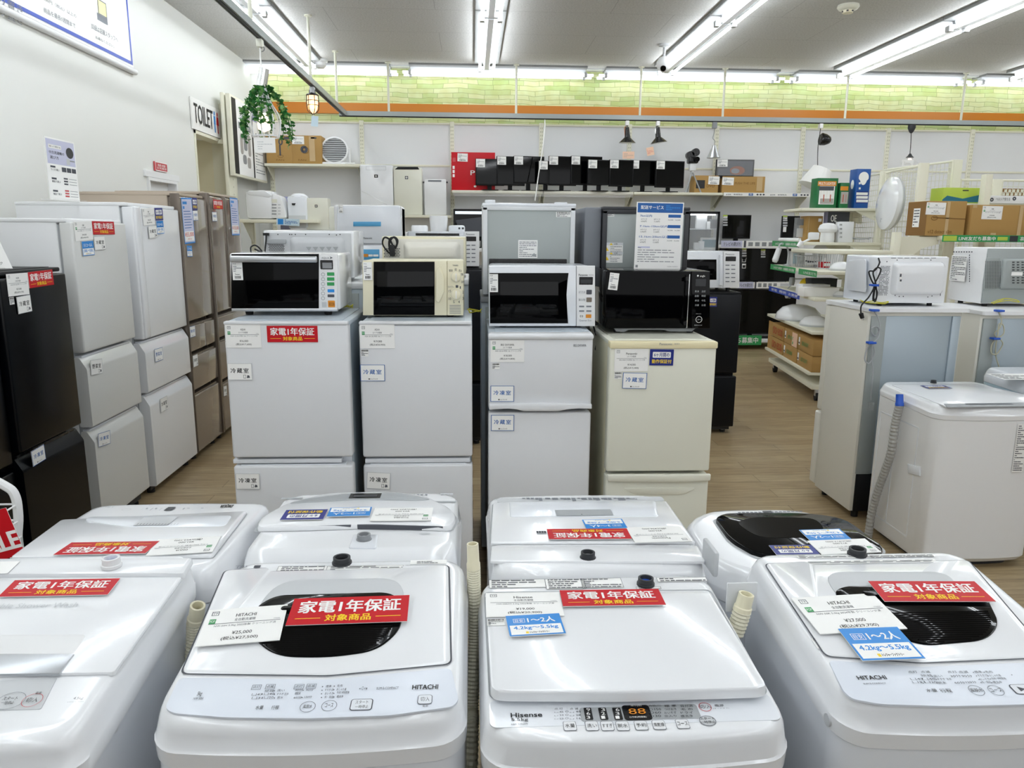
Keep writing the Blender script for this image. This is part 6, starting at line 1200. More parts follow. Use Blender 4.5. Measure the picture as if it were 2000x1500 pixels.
ff=FRONT(3.412); m=MB(); ff.R(m,(1975,922),(2010,828),'paper'); a=ff.uv(1977,920); b=ff.uv(2008,830); lines(ff,m,a[0],a[1],b[0],b[1],22,'ink_soft',.45,7); m.build('spec_label',WR)
WS,f=washer('pale blue white washing machine at the right edge behind the hosed one',3.215,3.62,.55,.52,.90,.915,0,sm='pale_blue',top='white_cool')
m=MB(); a=f.uv(1965,735); f.R(m,(1962,742),(2020,730),'paper'); a=f.uv(1963,741); b=f.uv(2015,731); lines(f,m,a[0],a[1],b[0],b[1],4,'ink_soft',.4,2); m.build('warning_label',WS)
# ================================================================ lighting gondola (left side faces -X, turned a little)
gd=thing('lighting_shelving','cream gondola shelving with lamps, on castors near the back right','shelving',(3.36,7.25,0),math.radians(-7.5)); GM=WM[gd.name]; LN=1.75
shz={'bottom':.30,'lamp':.71,'blue':1.04,'green':1.30,'upper':1.575,'top':1.94}
for k,z in shz.items():
    x0,x1,y0,y1=(0,.85,0,LN) if k!='top' else (.1,1.0,1.05,LN)
    if k=='upper': y0=.7
    m=L(gd); m.box(x0,y0,z-.03,x1,y1,z,'clear' if k=='lamp_' else 'shelf',.003); 
    for y in (y0+.03,y1-.03):
        m.rings([[(x1,yy,z-.03),(x1,yy,z-.16),(x1-.04,yy,z-.16),(x1-.32,yy,z-.03)] for yy in (y-.004,y+.004)],'shelf')
    m.build('shelf_board',gd)
for y in (0,.9,LN): L(gd).box(.85,y-.03,.12,.93,y+.03,2.32,'shelf',.004).build('post',gd)
def grid(par,A,B,z0,z1,step=.055,r=.0028,frame=True,T=None):
    m=T or MB(); A=V(A); B=V(B); n=max(2,int((B-A).length/step)); k=max(2,int((z1-z0)/step))
    for i in range(n+1):
        p=A.lerp(B,i/n); m.cyl((p.x,p.y,z0),(p.x,p.y,z1),r,'wire',5,cap=False)
    for j in range(k+1):
        z=z0+(z1-z0)*j/k; m.cyl((A.x,A.y,z),(B.x,B.y,z),r,'wire',5,cap=False)
    if frame:
        for z in (z0,z1): m.cyl((A.x,A.y,z),(B.x,B.y,z),.011,'shelf',8)
        for p in (A,B): m.cyl((p.x,p.y,z0),(p.x,p.y,z1),.011,'shelf',8)
    return m.build('wire_grid',par)
grid(gd,(.89,.04,0),(.89,.86,0),.5,2.3,T=L(gd)); grid(gd,(.89,.94,0),(.89,LN-.04,0),.5,2.3,T=L(gd))
L(gd).box(.05,.02,.12,.95,LN-.02,.17,'shelf',.004).build('base_frame',gd)
for x in (.12,.55):
    for y in (.06,LN-.08):
        m=L(gd); m.cyl((x-.02,y,.045),(x+.02,y,.045),.045,'rubber',16); m.box(x-.025,y-.02,.05,x+.025,y+.02,.12,'silver',.003); m.build('castor',gd)
# edge strips
def estrip(k,y0,y1,label,m_,texts,x=-.004,h=.055):
    z=shz[k]; o=GM@V((x,0,0)); R3=GM.to_3x3(); f=FR(o,R3@V((0,-1,0)),(0,0,1),.001); m=MB(); f.slab(m,[(-y1,z-h),(-y0,z-h),(-y0,z+.004),(-y1,z+.004)],-.003,0,m_)
    for (u0,u1,t_,c) in texts: f.txt(m,t_,(-y1+(y1-y0)*u0,z-h+.014),(-y1+(y1-y0)*u1,z-.012),c,.012,.002)
    return tag(m.build('shelf_edge_strip'),label,'label strip')
for k,lb in (('green','green recruiting strip below the desk lamp on the lighting gondola'),('upper','green recruiting strip on the upper lamp shelf of the gondola')):
    o=estrip(k,.72,LN,lb,'green',[(.14,.5,'LINE友だち募集中','paper'),(.56,.96,'会員募集 お得な情報','paper')]); 
estrip('green',.0,.6,'short green strip on the near end of the lighting gondola','green',[(.3,.98,'LINE友だち','paper')])
estrip('blue',.5,LN,'blue printed strip on the shelf with the yellow lamp','royal',[(.1,.3,'家電','paper'),(.38,.6,'照明','paper'),(.68,.95,'お買得','paper')])
def G(x,y,z): return GM@V((x,y,z))
def gbox(name,label,cat,x,y,z,w,d,h,m_,group=None,b=.004,rz=0,parts=None):
    t=thing(name,label,cat,G(x,y,z),math.radians(-7.5)+rz,group); L(t).box(-w/2,-d/2,0,w/2,d/2,h,m_,b).build('body',t); R3=WM[t.name]
    fl=FR(R3@V((-w/2,0,0)),R3.to_3x3()@V((0,-1,0)),(0,0,1),.0015); ff=FR(R3@V((0,-d/2,0)),R3.to_3x3()@V((1,0,0)),(0,0,1),.0015); return t,ff,fl
# top shelf
Yg=8.42; zt=shz['top']
t,w,h,f=pbox('lamp_package','green lamp carton with a street picture on the top gondola shelf','lamp carton',1593,348,1638,404,Yg,.16,'box_green',z=zt,b=.003)
m=MB(); f.R(m,(1598,399),(1631,363),'paper'); f.R(m,(1600,372),(1629,364),'ink_soft',.002); f.R(m,(1601,398),(1628,388),'photo_grey',.002); f.R(m,(1597,363),(1634,354),'orange',.0022); f.txt(m,'MULTI LIGHTER',tuple(f.uv(1599,361)),tuple(f.uv(1632,356)),'paper',.01,.003)
for k in range(5): f.R(m,(1602+6*k,386),(1604+6*k,372),'ivory',.0025)
for x in (1607,1620): f.R(m,(x,394),(x+3,380),'warm_box',.0028)
m.build('printing',t)
t,w,h,f=pbox('lamp_package','smaller green lamp carton between the street carton and the blue bulb box','lamp carton',1638.5,357,1660,404,Yg-.02,.14,'box_green',z=zt,b=.003)
m=MB(); f.R(m,(1641,398),(1657,375),'photo_grey'); f.R(m,(1641,372),(1657,364),'orange',.002); f.R(m,(1645,395),(1648,380),'warm_box',.002); f.R(m,(1651,395),(1653,380),'warm_box',.002); m.build('printing',t)
t,w,h,f=pbox('bulb_package','blue bulb carton with two white bulbs on the top gondola shelf','bulb carton',1668,330,1702,402,Yg-.03,.16,'box_blue',z=zt,b=.003)
def bulb(f,m,cx,cy,r,mm='paper',h=.002):
    u,v=f.uv(cx,cy); R_=r*Yg/1490; P=[(u+R_*math.sin(a)*(1 if math.cos(a)>-.3 else .75),v+R_*math.cos(a)*(1 if math.cos(a)>-.2 else 1.5)) for a in [2*PI*i/28 for i in range(28)]]; f.poly(m,P,mm,h)
m=MB(); bulb(f,m,1687,346,10); f.R(m,(1671,397),(1696,374),'navy'); 
for k in range(3): f.R(m,(1672,381+7*k),(1695,376+7*k),'paper',.002)
for x,y in ((1677,366),(1677,356)): f.R(m,(x,y+4),(x+4,y),'paper',.002)
m.build('printing',t); sf=FR(WM[t.name]@V((-w/2,0,0)),(0,-1,0),(0,0,1),.0015); m=MB(); u=.0
P=[(-.08+.035*math.sin(a),h*.62+.05*math.cos(a)) for a in [2*PI*i/24 for i in range(24)]]; sf.poly(m,P,'paper'); m.build('side_printing',t)
pbox('lamp_package','clear topped box behind the green cartons','lamp carton',1612,348,1634,360,Yg+.25,.12,'shelf_dark',z=zt)
# upper shelf (z 1.575)
zu=shz['upper']; Yu=8.3
t,w,h,f=pbox('lamp_package','clear plastic lamp pack on the upper gondola shelf','lamp pack',1553,425,1574,465,Yu+.3,.06,'smoke',z=zu); m=MB(); f.R(m,(1556,440),(1571,428),'ink_grey'); f.R(m,(1555,463),(1572,446),'light_grey'); m.build('printing',t)
t,w,h,f=pbox('cardboard_box','plain kraft box beside the clear lamp pack','cardboard box',1574.5,422,1608,464,Yu+.2,.2,'kraft',z=zu); m=MB(); f.R(m,(1598,433),(1605,427),'paper'); f.R(m,(1578,462),(1580,424),'tape'); m.build('printing',t)
t,w,h,f=pbox('lamp_package','dark purple package with white lettering behind the white tap tower','package',1613,414,1660,466,Yu+.12,.1,'lilac_deep',z=zu); m=MB(); f.R(m,(1613,466),(1660,414),'ink_soft',.001); f.T(m,'OE',(1622,433),(1634,420),'paper',.02,.003); f.T(m,'NE',(1622,452),(1634,440),'paper',.02,.003); m.build('printing',t)
t,w,h,f=pbox('power_tower','white power strip tower with sockets','power strip',1637,433,1669,471,Yu-.25,.1,'white',z=zu,b=.006); m=MB()
for k in range(4): f.R(m,(1639,441+8*k),(1645,437+8*k),'light_grey'); f.R(m,(1641,440+8*k),(1642,438+8*k),'ink',.002); f.R(m,(1643,440+8*k),(1644,438+8*k),'ink',.002)
m.build('sockets',t)
q=PY(1615,470,Yu-.2); t=thing('table_lamp','white rounded bedside lamp on the upper gondola shelf','lamp',(q.x,Yu-.2,zu)); m=L(t); m.lathe([(.07,0),(.075,.03),(.07,.10),(.09,.11),(.1,.14),(.085,.18),(.05,.2),(0,.205)],(0,0,0),'white_matte',24); m.build('shade',t)
t=thing('tube_lamp','white tube lamp lying on the left end of the upper gondola shelf','lamp',PY(1540,464,8.6)); a=PY(1523,463,8.6); b=PY(1562,467,8.3); a.z=b.z=zu+.022; MB().cyl(a,b,.02,'white_matte',12).build('tube',t)
t=thing('clip_lamp','white clip lamp hanging over the upper strip','lamp',PY(1565,475,8.0)); m=MB(); m.tube([PY(1585,466,8.0),PY(1575,470,8.0),PY(1563,476,7.95)],.012,'white_matte',8,5); m.build('arm',t); m=MB(); a=PY(1566,472,7.95); b=PY(1558,482,7.95); m.cyl(a,b,.03,'white',14,.02); m.build('head',t); m=MB(); p=PY(1588,463,8.0); m.box(p.x-.05,p.y-.03,p.z-.03,p.x+.06,p.y+.03,p.z+.05,'white',.015); m.build('clip',t)
coil(PY(1680,468,Yu-.1),.1,.08,18,.006,'light_grey','cable_coil','pale coiled cables beside the power strip tower')
# green shelf (z 1.30)
zg=shz['green']
t=thing('desk_lamp','white gooseneck desk lamp at the left end of the gondola','lamp',(PY(1538,516,8.55).x,8.55,zg)); Yl=8.55
m=MB(); m.tube([PY(1538,516,Yl),PY(1540,495,Yl),PY(1537,482,Yl),PY(1530,476,Yl),PY(1523,478,Yl),PY(1521,486,Yl)],.011,'light_grey',8,6); m.build('gooseneck',t)
m=MB(); a=PY(1522,485,Yl); b=PY(1514,508,Yl); m.cyl(a,b,.03,'white',14,.036); m.lathe([(.036,0),(.025,.025),(0,.03)],b,'white',14,(b-a)); m.build('head',t); m=MB(); p=PY(1538,516,Yl); m.lathe([(.05,0),(.05,.015),(.01,.025)],(p.x,p.y,zg),'light_grey',18); m.build('base',t)
t,w,h,f=pbox('lamp_package','white lamp carton with faint print beside the desk lamp','lamp carton',1545,491,1572,517,8.5,.12,'white_matte',z=zg); m=MB(); f.R(m,(1548,515),(1557,495),'pale_blue'); a=f.uv(1559,515); b=f.uv(1570,495); lines(f,m,a[0],a[1],b[0],b[1],6,'ink_grey',.4,3); m.build('printing',t)
def basket(label,x0,x1,yt,yb,Y,d,z):
    a=PY(x0,yb,Y).x; c=PY(x1,yb,Y).x; h=PY(x0,yt,Y).z-z; t=thing('wire_basket',label,'basket',((a+c)/2,Y,z),0,'wire baskets on the gondola'); w=c-a; m=L(t)
    for y in (0,d):
        for i in range(9): x=-w/2+w*i/8; m.cyl((x*.85,y*.9+d*.05,.004),(x,y,h),.003,'light_grey',5)
        m.cyl((-w/2,y,h),(w/2,y,h),.005,'light_grey',6)
    for x in (-w/2,w/2):
        for i in range(5): y=d*i/4; m.cyl((x*.85,y*.9+d*.05,.004),(x,y,h),.003,'light_grey',5)
        m.cyl((x,0,h),(x,d,h),.005,'light_grey',6)
    for i in range(7): y=d*(.05+.9*i/6); m.cyl((-w*.43,y,.004),(w*.43,y,.004),.003,'light_grey',5)
    m.build('wires',t); return t
basket('wire basket with clip lights, left on the green strip shelf',1566,1604,500,520,8.15,.2,zg); basket('wire basket in front of a red-white box, right on the green strip shelf',1612,1646,492,528,7.75,.3,zg)
t=thing('clip_light','round white clip light standing in the left wire basket','lamp',PY(1600,512,8.2)); t.location.z=zg; WM[t.name]=Matrix.Translation(t.location); c_=PY(1602,492,8.2); m=MB(); m.lathe([(.02,-.03),(.07,-.02),(.085,0),(.075,.004),(0,.0)],c_,'white',20,V((-.5,-.85,.1))); m.build('head',t); m=MB(); m.cyl((c_.x,c_.y,zg),c_,.012,'light_grey',10); m.box(c_.x-.05,c_.y-.02,zg+.004,c_.x+.05,c_.y+.03,zg+.03,'dark_grey',.006); m.build('stem',t)
coil(PY(1585,513,8.25),.06,.05,16,.005,'ink_soft','cable_coil','dark cables bundled in the left wire basket')
t,w,h,f=pbox('lamp_package','red and white lamp carton leaning in the right wire basket','lamp carton',1608,512,1622,527,7.95,.14,'red',z=zg+.006); m=MB(); f.R(m,(1609,520),(1621,514),'paper'); m.build('printing',t)
def dome(label,cx,cy,rx,Y,z,hh,name='ceiling_lamp',m_='white'):
    r=rx*Y/1480; q=PY(cx,cy,Y); t=thing(name,label,'ceiling lamp',(q.x,Y,z),0,'white ceiling lamps'); m=L(t); m.lathe([(r*.97,0),(r,.02),(r*.93,hh*.45),(r*.7,hh*.8),(r*.35,hh*.97),(0,hh)],(0,0,0),m_,36); m.build('shade',t); m=L(t); m.lathe([(r*.98,0),(r*1.005,.006),(r*1.0,.02)],(0,0,0),'light_grey',36); m.build('rim',t); return t
dome('white dome ceiling lamp on the near end of the green strip shelf',1643,535,24,7.5,zg,.09)
dome('large white dome ceiling lamp on the low gondola shelf',1560,600,44,8.35,shz['lamp'],.17); dome('smaller white dome ceiling lamp in front of the larger one',1590,628,28,7.75,shz['lamp'],.11)
dome('white dome lamp edge on the blue strip shelf, right of the white cartons',1640,580,14,7.45,shz['blue'],.06)
# blue strip shelf
zb_=shz['blue']
t=thing('lantern','yellow rounded lantern on the blue strip shelf','lantern',(PY(1576,556,8.2).x,8.2,zb_)); m=L(t); m.lathe([(.07,0),(.085,.05),(.07,.11),(.04,.14),(0,.145)],(0,0,0),'yellow',20); m.build('body',t)
for k,(x0,x1,yt,yb,Y,lb,m_) in enumerate(((1584,1636,544,562,8.0,'dark grey carton behind the white cartons on the blue strip shelf','dark_grey'),(1566,1622,556,575,7.7,'flat white carton on the blue strip shelf, lower of two','white_matte'),(1570,1640,562,578,7.45,'flat white carton on the blue strip shelf, nearest','paper'))): pbox('lamp_package',lb,'lamp carton',x0,yt,x1,yb,Y,.16,m_,z=zb_)
t=thing('hanging_lamp','small white chain lamp hanging before the blue strip','lamp',PY(1538,565,8.6)); m=MB(); m.tube([PY(1546,546,8.55),PY(1545,556,8.55),PY(1538,566,8.5),PY(1538,580,8.5),PY(1544,582,8.5)],.006,'light_grey',7,6); m.build('cord',t); m=MB(); m.lathe([(.012,.05),(.02,.03),(.022,-.03),(.012,-.05)],PY(1537,574,8.5),'white',12); m.build('holder',t)
m=MB(); m.lathe([(.03,.04),(.035,0),(.025,-.05)],PY(1547,549,8.55),'mid_grey',12); m.build('cap',t)
# bottom boxes
KQ='kraft lamp boxes on the bottom gondola shelf'; zk=shz['bottom']
for i,(y_,ln) in enumerate(((1.32,.5),(.78,.5),(.25,.5))):
    for j in range(2):
        if i==2 and j==1 and False: continue
        w_=('far','middle','near')[i]+' '+('lower','upper')[j]
        t,ff,fl=gbox('cardboard_box','kraft lamp box with brown print, '+w_+' one on the bottom gondola shelf','cardboard box',.30,y_,zk+.165*j,.55,ln,.16,'kraft',KQ)
        m=MB()
        if i==0:
            fl.txt(m,'○C+ ECO',(-.2,.04),(.2,.12),'warm_box',.03,.003)
            for q in (.19,): fl.ring(m,(q,.08),.05,.006,'warm_box',.002,b=.05)
        else: fl.rect(m,(-.24,.05),(-.19,.13),'paper'); fl.rect(m,(-.235,.06),(-.195,.08),'ink_soft',.002); fl.txt(m,'LED LIGHT',(-.12,.06),(.1,.1),'green',.01,.003)
        if i==1 and j==1: fl.rect(m,(.05,.0),(.24,.15),'pink_tag',.0025); fl.rect(m,(.07,.02),(.1,.05),'green',.003)
        m.build('printing',t)
        if i==0:
            m=L(t); m.box(-.275,.25,.0,-.268,.42,.16,'kraft',.0); m.build('box_flap',t)
# disc lamp on the grid, facing -X
R3=GM.to_3x3(); c_=PX(1739,398,G(.84,.62,0).x); t=thing('ceiling_lamp','white round disc lamp hung on the wire grid','ceiling lamp',c_); m=MB(); ax=(R3@V((-1,0,0))+V((0,0,.06))).normalized()
r=.27; m.lathe([(r*.96,-.02),(r,.0),(r*.97,.035),(r*.8,.06),(r*.4,.075),(0,.08)],c_,'white',40,ax); m.build('shade',t); m=MB(); m.lathe([(r*.9,-.045),(r*.98,-.015)],c_,'light_grey',40,ax); m.build('back_plate',t)
f=FR(c_+ax*.072,R3@V((0,-1,0)),(0,0,1),.004); m=MB(); f.rect(m,(-.03,-.2),(.04,-.13),'light_grey',-.012); lines(f,m,-.02,-.19,.03,-.135,4,'ink_grey',.4,2); m.build('sticker',t)
# ---------------------------------------------------------------- end gondola with vacuum boxes
YE=6.4; x0=PY(1752,465,YE).x; eg=thing('end_shelving','cream end shelving with kraft vacuum boxes and a green strip','shelving',(x0+.9,YE+.3,0)); zE=PY(1900,461,YE).z
MB().box(PY(1838,465,YE).x,YE,zE-.035,x0+2.0,YE+.5,zE,'shelf',.003).build('shelf_board',eg)
xs_=[x0+1.1,x0+2.2]
for x in xs_: MB().box(x-.03,YE+.5,0,x+.03,YE+.58,PY(1868,340,YE+.55).z if x>x0+.5 else zE+.02,'shelf',.003).build('post',eg)
m=MB(); m.rings([[V((x0+.05+a*.9,y,zE-.01-b)) for a,b in ((0,.25),(.08,.25),(.14,.17),(.24,.1),(.4,.06),(.4,0),(0,0))] for y in (YE+.06,YE+.075)],'shelf'); m.build('bracket',eg)
MB().box(x0-.02,YE-.0,0,x0+.04,YE+.06,PY(1755,458,YE).z+.02,'shelf',.004).build('post',eg)
m=MB(); a=PY(1614,489,6.15); b=PY(1746,491,6.15); m.box(a.x,6.15,a.z-.03,b.x,6.85,a.z,'shelf',.004); m.build('shelf_board',eg)
f=FRONT(YE-.002,eps=.001); m=MB(); a=f.uv(1840,470); b=f.uv(2040,459); v0,v1=zE-.05,zE+.008; f.slab(m,[(a[0],v0),(b[0],v0),(b[0],v1),(a[0],v1)],-.003,0,'green'); W_=b[0]-a[0]
f.rect(m,(a[0]+.01,v0+.008),(a[0]+W_*.14,v1-.008),'lime',.002); f.txt(m,'LINE友だち募集中',(a[0]+W_*.16,v0+.012),(a[0]+W_*.52,v1-.012),'paper',.015,.003); f.rect(m,(a[0]+W_*.54,v0+.014),(a[0]+W_*.64,v1-.014),'lime',.002); f.rect(m,(a[0]+W_*.66,v0+.004),(a[0]+W_*.74,v1-.004),'dark_grey',.002); f.txt(m,'募集中',(a[0]+W_*.76,v0+.012),(a[0]+W_*.96,v1-.012),'paper',.01,.003)
tag(m.build('shelf_edge_strip'),'green recruiting strip under the kraft vacuum boxes','label strip')
KV='kraft vacuum cleaner boxes'
t,w,h,f=pbox('cardboard_box','large kraft box with printed lettering and parcel sticker, left on the end shelf','cardboard box',1806,393,1890,461,YE+.03,.3,'kraft',KV,z=zE)
L(t).box(-w/2-.0015,.004,.004,-w/2+.002,.296,h-.004,'kraft_dark').build('side_face',t)
m=MB(); f.T(m,'v12 detect slim',(1811,456),(1859,449),'kraft_dark',.006); f.R(m,(1843,461),(1857,394),'tape'); f.line(m,(1822,425),(1885,428),.01,'kraft_dark'); f.ring(m,f.uv(1825,426),.03,.006,'kraft_dark',b=.02); m.build('printing',t)
card(f,[(1809,395),(1847,396),(1846,420),(1808,419)],d_price('掃除機','スティッククリーナー','クリーニング済','¥42,000','(税込¥46,200)'),'price_card','white price card on the left kraft vacuum box','price card',None,.004)
sf=FR(WM[t.name]@V((-w/2-.002,0,0)),(0,-1,0),(0,0,1),.0015); m=MB(); sf.rect(m,(-.2,h*.25),(-.1,h*.8),'paper'); lines(sf,m,-.19,h*.28,-.11,h*.78,6,'ink_soft',.4,5); m.build('side_printing',t)
t,w,h,f=pbox('cardboard_box','large kraft vacuum box at the right edge of the photo','cardboard box',1892,401,2030,460,YE+.01,.3,'kraft',KV,z=zE); m=MB(); f.R(m,(1900,406),(1909,400),'tape',.002); f.R(m,(1934,459),(1945,455),'tape',.002); f.R(m,(1985,460),(2000,402),'tape'); m.build('printing',t)
card(f,[(1918,402),(1958,403),(1956,429),(1917,428)],d_price('掃除機','スティッククリーナー','クリーニング済','¥30,000','(税込¥33,000)'),'price_card','white price card on the right vacuum box','price card',None,.004)
Y2_=7.05; z2=PY(1880,397,Y2_).z
bs=thing('rear_shelving','cream shelving behind the vacuum boxes, carrying green and white cartons','shelving',(PY(1930,400,Y2_).x,Y2_+.2,0)); a=PY(1838,397,Y2_).x; b=PY(2030,397,Y2_).x; MB().box(a,Y2_,z2-.03,b,Y2_+.4,z2,'shelf',.003).build('shelf_board',bs)
for x,zq in ((PY(1870,315,Y2_+.42).x,PY(1868,312,Y2_+.42).z),(PY(1946,360,Y2_+.42).x,PY(1946,350,Y2_+.42).z),(b+.3,PY(1946,350,Y2_+.42).z)): MB().box(x-.045,Y2_+.40,0,x+.045,Y2_+.48,zq,'shelf',.004).build('post',bs)
zg_=PY(1920,352,Y2_+.44).z; xa,xb=PY(1876,360,Y2_+.44).x,PY(1940,360,Y2_+.44).x; grid(bs,(xa,Y2_+.44,0),(xb,Y2_+.44,0),1.4,zg_); grid(bs,(xb+.09,Y2_+.44,0),(xb+.9,Y2_+.44,0),1.4,zg_)
p0=V((PX(1727,333,4.56).x,PX(1727,333,4.56).y,0)); p1=V((PY(1862,315,Y2_+.3).x,Y2_+.3,0)); grid(bs,p0,p1,1.4,PY(1868,315,Y2_+.3).z)
t,w,h,f=pbox('carton','lime green and teal carton behind the left vacuum box','carton',1840,367,1917,395,Y2_+.03,.2,'lime',z=z2); m=MB(); P=[f.uv(*p) for p in ((1840,395),(1840,390),(1850,382),(1880,388),(1917,380),(1917,395))]; f.poly(m,P,'teal'); f.R(m,(1880,373),(1892,371),'dark_grey'); m.build('printing',t)
t,w,h,f=pbox('carton','long white carton with round marks behind the right vacuum box','carton',1918,383,2030,397,Y2_-.03,.1,'white_matte',z=z2); m=MB(); f.ring(m,f.uv(1937,390),.018,.012,'ink_soft'); f.ring(m,f.uv(1981,388),.018,.012,'ink_soft'); f.T(m,'ヘルシア使える',(1945,392),(1973,386),'ink_soft',0); m.build('printing',t)
t,w,h,f=pbox('carton','brown patterned carton at the right edge behind the grid','carton',1955,369,2030,384,Y2_+.62,.2,'kraft_dark'); m=MB()
for i in range(9): 
    for j in range(2): f.R(m,(1957+8*i+4*j,382-7*j),(1963+8*i+4*j,377-7*j),'ivory')
m.build('printing',t)
MB().box(PY(1955,384,Y2_+.62).x,Y2_+.5,PY(1980,384,Y2_+.62).z-.03,PY(2030,384,Y2_+.62).x,Y2_+.9,PY(1980,384,Y2_+.62).z,'shelf').build('shelf_board',bs)
# ================================================================ hanging lamps
def plug(x,y,z,par,m_='light_grey'): MB().box(x-.025,y-.035,z-.075,x+.025,y+.035,z-.012,m_,.006).build('rail_plug',par)
ZR=3.2
# pendant with trailing plant
x=-1.73; y=PX(508,92,x).y; t=thing('pendant_lamp','white wire pendant lamp wrapped in a trailing green plant','pendant lamp',(x,y,2.2)); plug(x,y,ZR,t,'ivory'); P=lambda a,b: PY(a,b,y)
m=MB(); m.tube([P(507,88),P(508,100),P(509,118),P(511,134)],.006,'paper',7,6); m.tube([P(509,94),P(515,92),P(516,98),P(511,101)],.004,'grey',6,5); m.build('cord',t)
a,b=P(516,134),P(511,166); m=MB(); m.cyl(a,b,.042,'chrome',20); m.cyl(b,b+(b-a).normalized()*.012,.046,'chrome',20); m.build('socket_cover',t)
c0=P(514,172); zb=P(515,267).z; R_=.118; m=MB()
for k in range(8):
    an=2*PI*k/8; d=V((math.cos(an),math.sin(an),0)); m.tube([c0+d*.02,c0+d*.05-V((0,0,.1)),c0+d*R_*1.05-V((0,0,(c0.z-zb)*.62)),V((c0.x,c0.y,zb))+d*R_*.95],.006,'white',6,5)
m.lathe([(R_*.95,-.006),(R_*.98,0),(R_*.95,.006)],(c0.x,c0.y,zb),'white',28,c0=False,c1=False); m.build('wire_cage',t)
m=MB(); m.lathe([(.022,.03),(.03,0),(.055,-.06),(.05,-.1),(.0,-.125)],P(515,228),'soft_bulb',18); m.build('bulb',t); m=MB(); m.cyl(c0,P(515,226),.022,'white',12); m.build('bulb_holder',t)
rnd=random.Random(11); m=MB(); vines=[]
for k in range(15):
    an=rnd.uniform(0,2*PI); r0=rnd.uniform(.06,.17); ln=rnd.uniform(.25,.47); p=c0+V((math.cos(an)*.04,math.sin(an)*.04,.02)); pts=[p]
    for i in range(7): q=(i+1)/7; pts.append(c0+V((math.cos(an+q*.5)*(.05+r0*math.sin(q*1.9)),math.sin(an+q*.5)*(.05+r0*math.sin(q*1.9)),.02-ln*q))); 
    vines.append(pts); m.tube(pts,.003,'leaf',5,3)
m.build('vine',t); m=MB()
for pts in vines:
    for i in range(len(pts)-1):
        for j in range(7):
            p=pts[i].lerp(pts[i+1],rnd.random()); d=V((rnd.uniform(-1,1),rnd.uniform(-1,1),rnd.uniform(-.9,.3))).normalized(); s=d.cross(V((rnd.random(),rnd.random(),1))).normalized(); l=rnd.uniform(.028,.048); w_=l*.42; n=d.cross(s)*.006
            m.add([p,p+d*l*.35+s*w_+n,p+d*l*.75+s*w_*.7,p+d*l,p+d*l*.75-s*w_*.7,p+d*l*.35-s*w_+n],[(0,1,2,3,4,5)],'leaf' if rnd.random()<.62 else 'leaf_light')
tag(m.build('foliage',t),kind='stuff')
fc=FRONT(y-.14); card(fc,[(497,269),(538,268),(538,299),(497,298)],lambda f,mb,w,h:(f.rect(mb,(0,0),(w,h),'paper'),lines(f,mb,w*.15,h*.2,w*.85,h*.8,4,'light_grey',.3,3)),'price_tag','blank looking white tag hanging under the plant pendant lamp','price tag',None,.001)
MB().tube([P(500,266),PY(500,270,y-.139)],.002,'paper',5).build('tag_string',t)
# cage lamp
y=PX(610,172,x).y; t=thing('pendant_lamp','glowing orange pendant lamp in a dark cage on the left rail','pendant lamp',(x,y,2.6)); plug(x,y,ZR,t); P=lambda a,b: PY(a,b,y)
c=P(610,186); m=MB(); m.cyl((c.x,c.y,ZR-.07),(c.x,c.y,c.z+.02),.012,'black',10); m.lathe([(.02,.07),(.035,.05),(.035,.02),(.06,.01),(.062,-.006)],(c.x,c.y,c.z),'black',20); m.build('cap',t)
h=c.z-P(610,222).z; m=MB(); m.lathe([(.055,-.006),(.056,-h*.45),(.048,-h*.75),(.025,-h*.95),(0,-h)],(c.x,c.y,c.z),'warm_glass',22); m.build('glass',t)
m=MB(); m.lathe([(.01,0),(.024,-.05),(.02,-.09),(0,-.1)],(c.x,c.y,c.z-.04),'warm_bulb',14); m.build('bulb',t); m=MB()
for k in range(6):
    d=V((math.cos(k*PI/3),math.sin(k*PI/3),0)); m.tube([c+d*.064,c+d*.066-V((0,0,h*.5)),c+d*.054-V((0,0,h*.85)),c-V((0,0,h*1.05))],.0045,'black',6,5)
for q in (.0,.3,.55): m.lathe([(.066,-h*q-.004),(.069,-h*q),(.066,-h*q+.004)],c,'black',20,c0=False,c1=False)
m.build('cage',t)
card(FRONT(y-.01),[(607,225),(620,228),(623,247),(609,247)],lambda f,mb,w,h:f.rect(mb,(0,0),(w,h),'pale_blue'),'price_tag','pale blue tag dangling under the orange cage lamp','price tag',None,.001)
MB().cyl(P(612,222),PY(612,228,y-.01),.0025,'paper',5).build('tag_string',t)
YB_=10.88
def cone(c,r,h,m_,par,name='shade',ax=(0,0,-1),inner=None):
    m=MB(); m.lathe([(r*.28,0),(r*.34,h*.15),(r,h)],c,m_,26,V(ax),c1=False); m.lathe([(r*.97,h*.985),(r*.3,h*.15)],c,inner or m_,26,V(ax)); return m.build(name,par)
